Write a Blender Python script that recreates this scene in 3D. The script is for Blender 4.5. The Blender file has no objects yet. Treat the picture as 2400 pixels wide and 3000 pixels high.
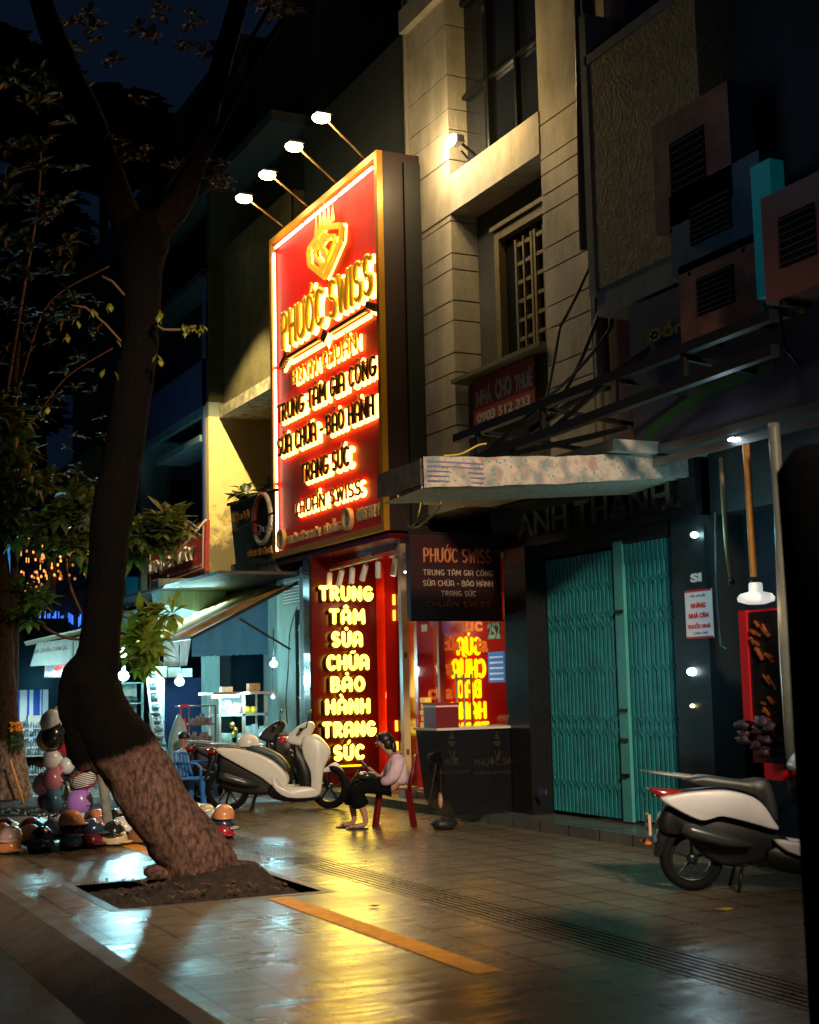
import bpy, bmesh, math, random
from mathutils import Vector as V, Matrix
rnd = random.Random(7)
rad = math.radians
S = bpy.context.scene
COL = S.collection
# ---------------------------------------------------------------- camera
CAM_H, YAW, ROLL, PITCH, FPX = 1.65, rad(26), rad(1.3), math.atan(511/4100), 4100.0
f0 = V((math.sin(YAW), math.cos(YAW), 0)); r0 = V((math.cos(YAW), -math.sin(YAW), 0)); zz = V((0, 0, 1))
FW = f0*math.cos(PITCH)+zz*math.sin(PITCH); up0 = -f0*math.sin(PITCH)+zz*math.cos(PITCH)
RT = r0*math.cos(ROLL)-up0*math.sin(ROLL); UP = r0*math.sin(ROLL)+up0*math.cos(ROLL)
CC = V((0, 0, CAM_H))
cam = bpy.data.cameras.new('camera'); camo = bpy.data.objects.new('camera', cam); COL.objects.link(camo)
m = Matrix((RT, UP, -FW)).transposed().to_4x4(); m.translation = CC; camo.matrix_world = m
cam.sensor_fit = 'VERTICAL'; cam.sensor_height = 36; cam.lens = FPX/3000*36
cam.clip_start = .1; cam.clip_end = 500
cam.dof.use_dof = True; cam.dof.focus_distance = 19; cam.dof.aperture_fstop = 2.4
S.camera = camo
S.view_settings.view_transform = 'Standard'; S.view_settings.look = 'None'
S.view_settings.exposure = 0; S.view_settings.gamma = 1
# ---------------------------------------------------------------- night sky
w = bpy.data.worlds.new('World'); S.world = w; w.use_nodes = True
nt = w.node_tree; bgn = nt.nodes['Background']
sky = nt.nodes.new('ShaderNodeTexSky'); sky.sky_type = 'NISHITA'; sky.sun_disc = False
sky.sun_elevation = rad(-4.5); sky.sun_rotation = rad(230)
mixn = nt.nodes.new('ShaderNodeMixRGB'); mixn.blend_type = 'ADD'; mixn.inputs[0].default_value = 1
mixn.inputs[2].default_value = (.0032, .0078, .0185, 1)
hs = nt.nodes.new('ShaderNodeHueSaturation'); hs.inputs['Value'].default_value = .05
nt.links.new(sky.outputs[0], hs.inputs['Color']); nt.links.new(hs.outputs[0], mixn.inputs[1])
nt.links.new(mixn.outputs[0], bgn.inputs[0]); bgn.inputs[1].default_value = .6

def G(px, py, z=0.):
    d = FW+RT*((px-1200)/FPX)+UP*((1500-py)/FPX); return CC+d*((z-CAM_H)/d.z)
def PX(px, py, X):
    d = FW+RT*((px-1200)/FPX)+UP*((1500-py)/FPX); return CC+d*(X/d.x)
def PY(px, py, Y):
    d = FW+RT*((px-1200)/FPX)+UP*((1500-py)/FPX); return CC+d*(Y/d.y)
def PD(px, py, D):
    d = FW+RT*((px-1200)/FPX)+UP*((1500-py)/FPX); return CC+d*D
# ---------------------------------------------------------------- materials
MATS = {}
def mat(name, col=(.5, .5, .5), rough=.6, metal=0, noise=.0, nscale=6, bump=0, bscale=40, em=None, es=0,
        alpha=1, trans=0, spec=.5, stretch=None, coat=0):
    if name in MATS: return MATS[name]
    m = bpy.data.materials.new(name); m.use_nodes = True; n = m.node_tree; b = n.nodes['Principled BSDF']
    b.inputs['Base Color'].default_value = (*col, 1); b.inputs['Roughness'].default_value = rough
    b.inputs['Metallic'].default_value = metal; b.inputs['Specular IOR Level'].default_value = spec
    b.inputs['Alpha'].default_value = alpha; b.inputs['Transmission Weight'].default_value = trans
    b.inputs['Coat Weight'].default_value = coat
    if em: b.inputs['Emission Color'].default_value = (*em, 1); b.inputs['Emission Strength'].default_value = es
    if noise or bump:
        tc = n.nodes.new('ShaderNodeTexCoord'); mp = n.nodes.new('ShaderNodeMapping')
        n.links.new(tc.outputs['Object'], mp.inputs[0])
        if stretch: mp.inputs['Scale'].default_value = stretch
    if noise:
        t = n.nodes.new('ShaderNodeTexNoise'); t.inputs['Scale'].default_value = nscale; t.inputs['Detail'].default_value = 6
        t.inputs['Roughness'].default_value = .65
        n.links.new(mp.outputs[0], t.inputs['Vector'])
        r = n.nodes.new('ShaderNodeMapRange'); r.inputs[1].default_value = .3; r.inputs[2].default_value = .7
        r.inputs[3].default_value = 1-noise; r.inputs[4].default_value = 1+noise*.5
        n.links.new(t.outputs[0], r.inputs[0])
        x = n.nodes.new('ShaderNodeVectorMath'); x.operation = 'SCALE'; x.inputs[0].default_value = col
        n.links.new(r.outputs[0], x.inputs['Scale']); n.links.new(x.outputs[0], b.inputs['Base Color'])
        r2 = n.nodes.new('ShaderNodeMapRange'); r2.inputs[3].default_value = min(1, rough*1.25); r2.inputs[4].default_value = rough*.8
        n.links.new(t.outputs[0], r2.inputs[0]); n.links.new(r2.outputs[0], b.inputs['Roughness'])
    if bump:
        t2 = n.nodes.new('ShaderNodeTexNoise'); t2.inputs['Scale'].default_value = bscale; t2.inputs['Detail'].default_value = 4
        n.links.new(mp.outputs[0], t2.inputs['Vector'])
        bp = n.nodes.new('ShaderNodeBump'); bp.inputs['Strength'].default_value = bump; bp.inputs['Distance'].default_value = .02
        n.links.new(t2.outputs[0], bp.inputs['Height']); n.links.new(bp.outputs[0], b.inputs['Normal'])
    MATS[name] = m; return m
def N(m, typ, **kw):
    n = m.node_tree.nodes.new(typ)
    for k, v in kw.items():
        if k in n.inputs.keys(): n.inputs[k].default_value = v
        else: setattr(n, k, v)
    return n
# ---------------------------------------------------------------- mesh builder
class MB:
    def __init__(s): s.v = []; s.f = []; s.mi = []; s.k = 0; s.sm = []; s.smooth = False
    def poly(s, pts):
        b = len(s.v); s.v += [tuple(p) for p in pts]; s.f.append(tuple(range(b, b+len(pts)))); s.mi.append(s.k); s.sm.append(s.smooth); return s
    def add(s, vs, fs):
        b = len(s.v); s.v += [tuple(p) for p in vs]
        for f in fs: s.f.append(tuple(b+i for i in f)); s.mi.append(s.k); s.sm.append(s.smooth)
        return s
    def box(s, x0, x1, y0, y1, z0, z1, M=None):
        vs = [V((x, y, z)) for x in (x0, x1) for y in (y0, y1) for z in (z0, z1)]
        if M is not None: vs = [M@v for v in vs]
        sm, s.smooth = s.smooth, False
        s.add(vs, [(0, 1, 3, 2), (4, 6, 7, 5), (0, 4, 5, 1), (2, 3, 7, 6), (0, 2, 6, 4), (1, 5, 7, 3)]); s.smooth = sm; return s
    def bar(s, a, b, w, h=None, up=V((0, 0, 1))):
        a = V(a); b = V(b); h = h or w; d = (b-a); L = d.length; d.normalize()
        x = d.cross(up)
        if x.length < .01: x = d.cross(V((1, 0, 0)))
        x.normalize(); u = x.cross(d)
        vs = []
        for p in (a, b):
            for i, j in ((-1, -1), (1, -1), (1, 1), (-1, 1)): vs.append(p+x*(i*w/2)+u*(j*h/2))
        sm, s.smooth = s.smooth, False
        s.add(vs, [(0, 1, 2, 3), (7, 6, 5, 4), (0, 4, 5, 1), (1, 5, 6, 2), (2, 6, 7, 3), (3, 7, 4, 0)]); s.smooth = sm; return s
    def tube(s, pts, rs, n=8, caps=True, sx=1, wob=0, seed=0):
        pts = [V(p) for p in pts]; 
        if not hasattr(rs, '__len__'): rs = [rs]*len(pts)
        rr = random.Random(seed); vs = []; fs = []; prev = None
        for i, p in enumerate(pts):
            d = (pts[min(i+1, len(pts)-1)]-pts[max(i-1, 0)]).normalized()
            if prev is None:
                x = d.cross(V((0, 0, 1)) if abs(d.z) < .9 else V((0, 1, 0))).normalized()
            else: x = (prev-d*prev.dot(d)).normalized()
            prev = x; y = d.cross(x)
            for k in range(n):
                a = 2*math.pi*k/n; q = rs[i]*(1+(rr.random()-.5)*wob)
                vs.append(p+x*(math.cos(a)*q*sx)+y*(math.sin(a)*q))
        for i in range(len(pts)-1):
            for k in range(n):
                fs.append((i*n+k, i*n+(k+1) % n, (i+1)*n+(k+1) % n, (i+1)*n+k))
        if caps: fs.append(tuple(range(n-1, -1, -1))); fs.append(tuple((len(pts)-1)*n+k for k in range(n)))
        sm, s.smooth = s.smooth, True
        s.add(vs, fs); s.smooth = sm; return s
    def lathe(s, prof, n=16, M=None, a0=0, a1=2*math.pi):
        full = abs(a1-a0-2*math.pi) < 1e-4; m = n if full else n+1; vs = []; fs = []
        for k in range(m):
            a = a0+(a1-a0)*k/n
            for r, z in prof: vs.append(V((r*math.cos(a), r*math.sin(a), z)))
        L = len(prof)
        for k in range(n):
            k2 = (k+1) % m
            for i in range(L-1): fs.append((k*L+i, k2*L+i, k2*L+i+1, k*L+i+1))
        if M is not None: vs = [M@v for v in vs]
        sm, s.smooth = s.smooth, True
        s.add(vs, fs); s.smooth = sm; return s
    def ell(s, c, rx, ry, rz, n=12, M=None, z0=-1, z1=1, wob=0, seed=0):
        rr = random.Random(seed); prof = []
        K = max(5, n//2)
        vs = []; fs = []
        for i in range(K+1):
            t = math.asin(z0)+(math.asin(z1)-math.asin(z0))*i/K
            for k in range(n):
                a = 2*math.pi*k/n; q = 1+(rr.random()-.5)*wob
                vs.append(V((rx*math.cos(t)*math.cos(a)*q, ry*math.cos(t)*math.sin(a)*q, rz*math.sin(t)*q)))
        for i in range(K):
            for k in range(n): fs.append((i*n+k, i*n+(k+1) % n, (i+1)*n+(k+1) % n, (i+1)*n+k))
        M = M or Matrix.Identity(4); c = V(c); vs = [M@v+c for v in vs]
        sm, s.smooth = s.smooth, True
        s.add(vs, fs); s.smooth = sm; return s
    def lens(s, poly, w, inset=.12, mid=.6, yc=0, M=None):
        """side profile (x,z) given a rounded thickness along y"""
        if s.smooth:
            P = [V(p) for p in poly]; n = len(P); out = []
            for i in range(n):
                p0, p1, p2, p3 = P[i-1], P[i], P[(i+1) % n], P[(i+2) % n]
                for t_ in (0, .33, .67): out.append(.5*((2*p1)+(p2-p0)*t_+(2*p0-5*p1+4*p2-p3)*t_*t_+(3*p1-p0-3*p2+p3)*t_**3))
            c = sum(out, V((0, 0)))/len(out); n = len(out); vs = []; fs = []; K = 9
            for k in range(K):
                u = -1+2*k/(K-1); sc = 1-inset*abs(u)**2.6
                if k in (0, K-1): sc -= inset*.6
                for p in out: vs.append(V((c.x+(p.x-c.x)*sc, yc+w*math.sin(u*1.5708)*1.0, c.y+(p.y-c.y)*sc)))
            if M is not None: vs = [M@v for v in vs]
            for i in range(K-1):
                for k in range(n): fs.append((i*n+k, (i+1)*n+k, (i+1)*n+(k+1) % n, i*n+(k+1) % n))
            fs += [tuple(range(n)), tuple(range(K*n-1, (K-1)*n-1, -1))]
            s.add(vs, fs); return s
        c = V((sum(p[0] for p in poly)/len(poly), sum(p[1] for p in poly)/len(poly)))
        rings = []
        for yy, sc in ((-w, 1-inset), (-w*mid, 1), (w*mid, 1), (w, 1-inset)):
            rings.append([V((c.x+(p[0]-c.x)*sc, yc+yy, c.y+(p[1]-c.y)*sc)) for p in poly])
        n = len(poly); vs = [q for r in rings for q in r]
        if M is not None: vs = [M@v for v in vs]
        fs = [tuple(range(n)), tuple(range(4*n-1, 3*n-1, -1))]
        for i in range(3):
            for k in range(n): fs.append((i*n+k, (i+1)*n+k, (i+1)*n+(k+1) % n, i*n+(k+1) % n))
        s.add(vs, fs); return s
    def build(s, name, mats, parent=None, world=False, fix=True):
        me = bpy.data.meshes.new(name)
        vs = s.v
        if world and parent is not None:
            o = parent
            loc = V((0, 0, 0))
            while o is not None: loc += o.location; o = o.parent
            vs = [tuple(V(v)-loc) for v in vs]
        me.from_pydata(vs, [], s.f)
        if not isinstance(mats, (list, tuple)): mats = [mats]
        for q in mats: me.materials.append(q)
        me.polygons.foreach_set('material_index', s.mi); me.polygons.foreach_set('use_smooth', s.sm)
        if fix:
            bm = bmesh.new(); bm.from_mesh(me); bmesh.ops.recalc_face_normals(bm, faces=bm.faces); bm.to_mesh(me); bm.free()
        me.update()
        ob = bpy.data.objects.new(name, me); COL.objects.link(ob)
        if parent is not None: ob.parent = parent
        return ob
def tag(o, label=None, cat=None, group=None, kind=None):
    if label: o['label'] = label
    if cat: o['category'] = cat
    if group: o['group'] = group
    if kind: o['kind'] = kind
    return o
def thing(name, label, cat, loc=(0, 0, 0), rz=0, group=None):
    o = bpy.data.objects.new(name, None); COL.objects.link(o); o.location = loc; o.rotation_euler = (0, 0, rz)
    return tag(o, label, cat, group)
def copy_tree(o, parent=None):
    c = o.copy(); COL.objects.link(c)
    if parent is not None: c.parent = parent
    for ch in list(o.children): copy_tree(ch, c)
    return c
# text as solid letters fitted to a rectangle: P = lower-left corner, U = full width vector, W = full height vector, D = depth vector
def text(mb, s, P, U, W, D, bold=.0, base=False):
    P = V(P); U = V(U); W = V(W); D = V(D)
    cu = bpy.data.curves.new('t', 'FONT'); cu.body = s; cu.offset = bold; cu.resolution_u = 3
    cu.extrude = .5; cu.size = 1
    ob = bpy.data.objects.new('t', cu); COL.objects.link(ob)
    dg = bpy.context.evaluated_depsgraph_get(); me = bpy.data.meshes.new_from_object(ob.evaluated_get(dg))
    bpy.data.objects.remove(ob); bpy.data.curves.remove(cu)
    if not me.vertices: return mb
    xs = [v.co.x for v in me.vertices]; ys = [v.co.y for v in me.vertices]
    x0, x1, y0, y1 = min(xs), max(xs), min(ys), max(ys)
    vs = [P+U*((v.co.x-x0)/(x1-x0))+W*((v.co.y-y0)/(y1-y0))+D*(v.co.z+.5) for v in me.vertices]
    mb.add(vs, [tuple(p.vertices) for p in me.polygons]); bpy.data.meshes.remove(me); return mb
import unicodedata
def arc(cx, cy, rx, ry, a0, a1, n=8): return [(cx+rx*math.cos(rad(a0+(a1-a0)*i/n)), cy+ry*math.sin(rad(a0+(a1-a0)*i/n))) for i in range(n+1)]
GL = {
 'A': (.62, [[(0, 0)]+arc(.31, .66, .31, .34, 180, 0)+[(.62, 0)], [(.06, .34), (.56, .34)]]),
 'B': (.56, [[(0, 0), (0, 1)], [(0, 1)]+arc(.30, .76, .22, .24, 90, -90, 6)+[(0, .52)], [(0, .52)]+arc(.30, .26, .26, .26, 90, -90, 6)+[(0, 0)]]),
 'C': (.56, [arc(.34, .5, .34, .5, 50, 310, 12)]), 'D': (.6, [[(0, 0), (0, 1)], [(0, 1), (.2, 1)]+arc(.24, .5, .36, .5, 80, -80, 8)+[(.2, 0), (0, 0)]]),
 'E': (.48, [[(0, 0), (0, 1)], [(0, 1), (.48, 1)], [(0, .5), (.42, .5)], [(0, 0), (.48, 0)]]),
 'G': (.62, [arc(.34, .5, .34, .5, 50, 350, 13), [(.66, .42), (.36, .42)]]), 'H': (.6, [[(0, 0), (0, 1)], [(.6, 0), (.6, 1)], [(0, .5), (.6, .5)]]),
 'I': (.0, [[(0, 0), (0, 1)]]), 'K': (.56, [[(0, 0), (0, 1)], [(.54, 1), (.04, .48)], [(.12, .54), (.56, 0)]]), 'L': (.46, [[(0, 1), (0, 0)], [(0, 0), (.46, 0)]]),
 'M': (.78, [[(0, 0), (.04, 1)], [(.04, 1), (.39, .3)], [(.39, .3), (.74, 1)], [(.74, 1), (.78, 0)]]), 'N': (.6, [[(0, 0), (0, 1)], [(0, 1), (.6, 0)], [(.6, 0), (.6, 1)]]),
 'O': (.66, [arc(.33, .5, .33, .5, 90, 450, 16)]), 'P': (.54, [[(0, 0), (0, 1)], [(0, 1)]+arc(.27, .73, .25, .27, 90, -90, 7)+[(0, .46)]]),
 'R': (.56, [[(0, 0), (0, 1)], [(0, 1)]+arc(.27, .74, .25, .26, 90, -90, 7)+[(0, .48)], [(.2, .46), (.56, 0)]]),
 'S': (.54, [arc(.28, .745, .25, .255, 40, 270, 9)+arc(.28, .245, .26, .245, 90, -140, 9)]), 'T': (.6, [[(.3, 0), (.3, 1)], [(0, 1), (.6, 1)]]),
 'U': (.6, [[(0, 1)]+arc(.3, .32, .3, .32, 180, 360, 9)+[(.6, 1)]]), 'W': (.86, [[(0, 1), (.2, 0)], [(.2, 0), (.43, .8)], [(.43, .8), (.66, 0)], [(.66, 0), (.86, 1)]]),
 'Y': (.6, [[(0, 1), (.3, .5)], [(.6, 1), (.3, .5)], [(.3, .5), (.3, 0)]]), '-': (.3, [[(0, .42), (.3, .42)]]), ' ': (.16, [])}
def stroke_text(mb, s_, P, U, W, D, th=.1, acc=True, gap=.2, cuts=False):
    """rounded tube letters: caps fill the P-U-W rectangle, accents rise above it; th is the stroke radius as a share of cap height"""
    P = V(P); U = V(U); W = V(W); D = V(D); lay = []; x = 0
    for ch in s_.upper():
        if ch == 'Đ': base, marks = 'D', ['bar']
        else:
            dec = unicodedata.normalize('NFD', ch); base, marks = dec[0], [unicodedata.name(c_) for c_ in dec[1:]]
        w_, st = GL[base]; lay.append((x, w_, st, marks)); x += w_+gap+th*.6
    tot = x-gap-th*.6; H = W.length; r_ = H*th
    def put(pts, k=1):
        q = [P+U*((x_)/tot)+W*y_+D for x_, y_ in pts]
        if len(q) < 2: return
        a = (q[0]-q[1]).normalized(); b_ = (q[-1]-q[-2]).normalized()
        q = [q[0]+a*r_*k*.85, q[0]+a*r_*k*.5]+q+[q[-1]+b_*r_*k*.5, q[-1]+b_*r_*k*.85]; n = len(q)
        mb.tube(q, [r_*k*.35, r_*k*.82]+[r_*k]*(n-4)+[r_*k*.82, r_*k*.35], 8)
    for x0_, w_, st, marks in lay:
        for poly in st: put([(x0_+a, b_) for a, b_ in poly])
        c = x0_+w_/2; yb = 1.0+th*1.4; 
        for m_ in marks:
            if m_ == 'bar': put([(x0_-.14, .5), (x0_+.22, .5)], .7)
            elif 'CIRCUMFLEX' in m_: put([(c-.16, yb+.05), (c, yb+.16)], .55); put([(c, yb+.16), (c+.16, yb+.05)], .55); yb += .2
            elif 'HORN' in m_: put(arc(x0_+w_+.02, 1.0, .1, .1, -60, 80, 5), .6)
            elif 'HOOK' in m_: put(arc(c, yb+.12, .08, .08, 160, -80, 6), .5)
            elif 'ACUTE' in m_: put([(c-.03, yb+.04), (c+.1, yb+.22)], .6)
            elif 'GRAVE' in m_: put([(c-.1, yb+.22), (c+.03, yb+.04)], .6)
            elif 'TILDE' in m_: put([(c-.18, yb+.06), (c-.08, yb+.14), (c+.06, yb+.08), (c+.17, yb+.16)], .5)
    return mb
def light(typ, loc, power, col, size=.1, target=None, angle=120, blend=.5, name='lamp_light'):
    l = bpy.data.lights.new(name, typ); l.energy = power; l.color = col
    if typ in ('POINT', 'SPOT'): l.shadow_soft_size = size
    if typ == 'SPOT': l.spot_size = rad(angle); l.spot_blend = blend
    if typ == 'AREA': l.size = size
    o = bpy.data.objects.new(name, l); COL.objects.link(o); o.location = loc
    if target is not None: o.rotation_euler = (V(target)-V(loc)).to_track_quat('-Z', 'Y').to_euler()
    return o
WARM = (1, .72, .35); CY = (.40, .90, 1)
# ================================================================ the ground
def tile_mat(name, c1, c2, rough, tw=.4, bump=.25):
    m = mat(name, c1); n = m.node_tree; b = n.nodes['Principled BSDF']
    tc = N(m, 'ShaderNodeTexCoord'); br = N(m, 'ShaderNodeTexBrick')
    br.offset = 0; br.inputs['Scale'].default_value = 1; br.inputs['Brick Width'].default_value = tw; br.inputs['Row Height'].default_value = tw
    br.inputs['Mortar Size'].default_value = .011; br.inputs['Color1'].default_value = (*c1, 1); br.inputs['Color2'].default_value = (*c2, 1)
    br.inputs['Mortar'].default_value = (c1[0]*.12, c1[1]*.12, c1[2]*.12, 1)
    n.links.new(tc.outputs['Object'], br.inputs['Vector'])
    ns = N(m, 'ShaderNodeTexNoise'); ns.inputs['Scale'].default_value = 1.1; ns.inputs['Detail'].default_value = 8; ns.inputs['Roughness'].default_value = .6
    n.links.new(tc.outputs['Object'], ns.inputs['Vector'])
    mr = N(m, 'ShaderNodeMapRange'); mr.inputs[1].default_value = .35; mr.inputs[2].default_value = .65; mr.inputs[3].default_value = .62; mr.inputs[4].default_value = 1.1
    n.links.new(ns.outputs[0], mr.inputs[0])
    vm = N(m, 'ShaderNodeVectorMath'); vm.operation = 'SCALE'; n.links.new(br.outputs['Color'], vm.inputs[0]); n.links.new(mr.outputs[0], vm.inputs['Scale'])
    n.links.new(vm.outputs[0], b.inputs['Base Color'])
    m2 = N(m, 'ShaderNodeMapRange'); m2.inputs[1].default_value = .35; m2.inputs[2].default_value = .65; m2.inputs[3].default_value = rough*1.4; m2.inputs[4].default_value = rough*.8
    n.links.new(ns.outputs[0], m2.inputs[0]); n.links.new(m2.outputs[0], b.inputs['Roughness'])
    n2 = N(m, 'ShaderNodeTexNoise'); n2.inputs['Scale'].default_value = 2.2; n2.inputs['Detail'].default_value = 3
    mp = N(m, 'ShaderNodeMapping'); mp.inputs['Rotation'].default_value = (0, 0, -YAW); mp.inputs['Scale'].default_value = (.8, 2.6, 1)
    n.links.new(tc.outputs['Object'], mp.inputs[0]); n.links.new(mp.outputs[0], n2.inputs['Vector'])
    ad = N(m, 'ShaderNodeMath'); ad.operation = 'MULTIPLY_ADD'; ad.inputs[1].default_value = -.3
    n.links.new(br.outputs['Fac'], ad.inputs[0]); n.links.new(n2.outputs[0], ad.inputs[2])
    bp = N(m, 'ShaderNodeBump'); bp.inputs['Strength'].default_value = bump; bp.inputs['Distance'].default_value = .05
    n.links.new(ad.outputs[0], bp.inputs['Height']); n.links.new(bp.outputs[0], b.inputs['Normal'])
    return m
M_tile = tile_mat('wet_paving_tiles', (.20, .165, .115), (.17, .145, .105), .25, .4, .26)
M_tile.node_tree.nodes['Principled BSDF'].inputs['Specular IOR Level'].default_value = .36
M_asph = mat('asphalt', (.045, .043, .04), .6, noise=.4, nscale=3, bump=.5, bscale=90)
M_kerb = mat('kerb_concrete', (.14, .12, .1), .6, noise=.4, nscale=4, bump=.3, bscale=50)
M_ypaint = mat('yellow_line_paint', (.85, .33, .005), .62, noise=.3, nscale=8, bump=.2, bscale=30)
M_tact = tile_mat('tactile_tile', (.25, .205, .14), (.215, .175, .12), .27, .4, .15)
M_soil = mat('soil', (.035, .02, .014), .95, noise=.6, nscale=14, bump=1, bscale=30)
b = MB(); b.box(-60, 1.84, -30, 160, -.4, -.15); tag(b.build('road', M_asph), kind='structure')
b = MB(); b.poly([(1.84, 160, -.148), (1.84, -30, -.148), (2.16, -30, 0), (2.16, 160, 0)]); b.poly([(2.16, 160, 0), (2.16, -30, 0), (2.3, -30, 0), (2.3, 160, 0)])
tag(b.build('kerb', M_kerb), kind='structure')
px0, px1, py0, py1 = 2.77, 4.45, 10.92, 12.5
b = MB()
for x0, x1, y0, y1 in ((2.3, px0, -30, 90), (px1, 3.83+1.07, -30, 90), (px0, px1, -30, py0), (px0, px1, py1, 90), (5.34, 30, -30, 90)):
    b.box(x0, x1, y0, y1, -.3, 0)
tag(b.build('sidewalk', M_tile), kind='structure')
b = MB(); b.k = 1; b.box(4.9, 5.34, -30, 90, -.3, -.016); b.k = 0
for i in range(7):
    x = 4.914+i*.0625; w_ = .032; b.box(x, x+w_, -30, 90, -.0159, .002)
tag(b.build('tactile_paving', [M_tact, mat('groove_black', (.006, .004, .003), 1, spec=.02)], fix=False), kind='structure')  # groove bottoms get their own near-black colour
b = MB()
for y0, y1 in ((7.32, py0-.13), (py1+.13, 60)): b.box(3.92, 4.11, y0, y1, .002, .005)  # near end of the stripe is cut off where shadow falls
tag(b.build('painted_line', M_ypaint), kind='structure')
b = MB()
t = .085
b.box(px0-t, px1+t, py0-t, py0, -.25, .003); b.box(px0-t, px1+t, py1, py1+t, -.25, .003)
b.box(px0-t, px0, py0, py1, -.25, .003); b.box(px1, px1+t, py0, py1, -.25, .003)
tag(b.build('tree_pit_frame', mat('pit_frame_stone', (.10, .085, .07), .45, noise=.4, nscale=7)), kind='structure')
b = MB(); nx, ny = 44, 40; vs = []; fs = []
rr = random.Random(3)
for i in range(nx+1):
    for j in range(ny+1):
        x = px0+(px1-px0)*i/nx; y = py0+(py1-py0)*j/ny
        d = math.hypot((x-3.98)/.62, (y-12.02)/.55); h = .13*math.exp(-d*d*.9)
        d2 = math.hypot((x-4.4)/.4, (y-11.95)/.35); h += .1*math.exp(-d2*d2)
        e = min(i, nx-i, j, ny-j); h *= min(1, e/5)
        vs.append((x, y, -.07+h+(rr.random()-.5)*.05*min(1, e)))
for i in range(nx):
    for j in range(ny): q = i*(ny+1)+j; fs.append((q, q+ny+1, q+ny+2, q+1))
b.smooth = True; b.add(vs, fs); tag(b.build('soil', M_soil), kind='structure')
M_step = tile_mat('threshold_stone', (.12, .13, .125), (.10, .11, .105), .3, .6, .1)
b = MB(); b.box(8.27, 8.9, 7.3, 34, 0.001, .115); tag(b.build('doorstep', M_step), kind='structure')
b = MB(); b.box(8.9, 11.5, 14.9, 20.6, .001, .118); tag(b.build('shop_floor', tile_mat('orange_floor_tiles', (.45, .24, .12), (.42, .22, .11), .2, .5, .05)), kind='structure')

# ================================================================ facades
def facade_mat(name, col, rough=.8, dirt=.35, scale=1.2, bump=.15, bs=60, streak=True):
    return mat(name, col, rough, noise=dirt, nscale=scale*2, bump=bump, bscale=bs, stretch=(1, 1, .45) if streak else None)
M_beige = facade_mat('beige_painted_cement', (.46, .41, .33), dirt=.42, scale=.8, bump=.35, bs=25)
M_dark = facade_mat('dark_wall', (.035, .04, .045), .5)
M_black = mat('black_stone', (.012, .012, .014), .18, noise=.3, nscale=8)
M_glassd = mat('dark_glass', (.01, .013, .018), .06)
M_metal = mat('grey_metal', (.3, .3, .3), .4, 1)
M_white = mat('white_paint', (.75, .74, .72), .4)
M_dmetal = mat('black_metal', (.02, .02, .022), .4, .6)
F = 8.9
# ---- beige townhouse
R = thing('beige_townhouse', 'beige townhouse with grooved pilasters rising above the green folding gate', 'house', (F, 15.4, 4))
gz = [PX(1243, y, F).z for y in (1280, 1222, 1129, 1074, 982, 925, 836, 790, 698, 640)]
up1 = [PX(1224, y, F).z for y in (468, 420, 330)]
def grooved(mb, y0, y1, z0, z1, zs, x0=F, x1=9.5, g=.02):
    cur = z0
    for z in sorted(zs):
        if z0+.05 < z < z1-.05: mb.box(x0, x1, y0, y1, cur, z-g/2); cur = z+g/2
    mb.box(x0, x1, y0, y1, cur, z1)
b = MB(); grooved(b, 16.72, 17.98, 4.05, 8.2, gz); grooved(b, 16.72, 17.98, 8.75, 14.5, [9.0, 9.45, 9.75, 10.25, 11.0]); b.build('pilaster', M_beige, R, world=True)
b = MB(); grooved(b, 13.25, 14.3, 4.05, 8.2, gz+[7.9, 8.15]); grooved(b, 13.25, 14.3, 8.2, 14.5, [8.55]); b.build('pilaster', M_beige, R, world=True)
b = MB(); b.box(F-.004, 9.5, 12.75, 13.25, 4.05, 14.5); b.box(F-.012, 9.5, 14.3, 18.0, 8.2, 8.75); b.box(F, 9.5, 14.3, 16.72, 4.05, 4.3)
b.build('wall', M_beige, R, world=True)
b = MB(); b.box(9.32, 9.5, 12.8, 17.9, 4.06, 14.4); b.box(9.5, 16, 12.76, 17.97, 4.0, 14.3); b.build('recess_wall', facade_mat('recess_paint', (.07, .07, .06)), R, world=True)
b = MB()
for z in (11.4, 12.2, 12.9): b.box(F-.12, F, 16.72, 18.0, z, z+.35)
b.box(F-.05, F+.02, 17.98, 18.02, 8.8, 14.5)
b.build('ledge', facade_mat('shaded_ledge', (.30, .27, .22)), R, world=True)
# upper window wall (dark), mullions
b = MB(); b.box(9.2, 9.3, 14.3, 16.72, 8.75, 14.4); b.build('upper_window', M_glassd, R, world=True)
b = MB()
for y in (15.2, 15.95): b.box(9.12, 9.2, y, y+.05, 8.75, 14.4)
for z in (9.9, 11.3): b.box(9.13, 9.19, 14.3, 16.72, z, z+.05)
b.build('window_mullion', M_dmetal, R, world=True)
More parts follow.
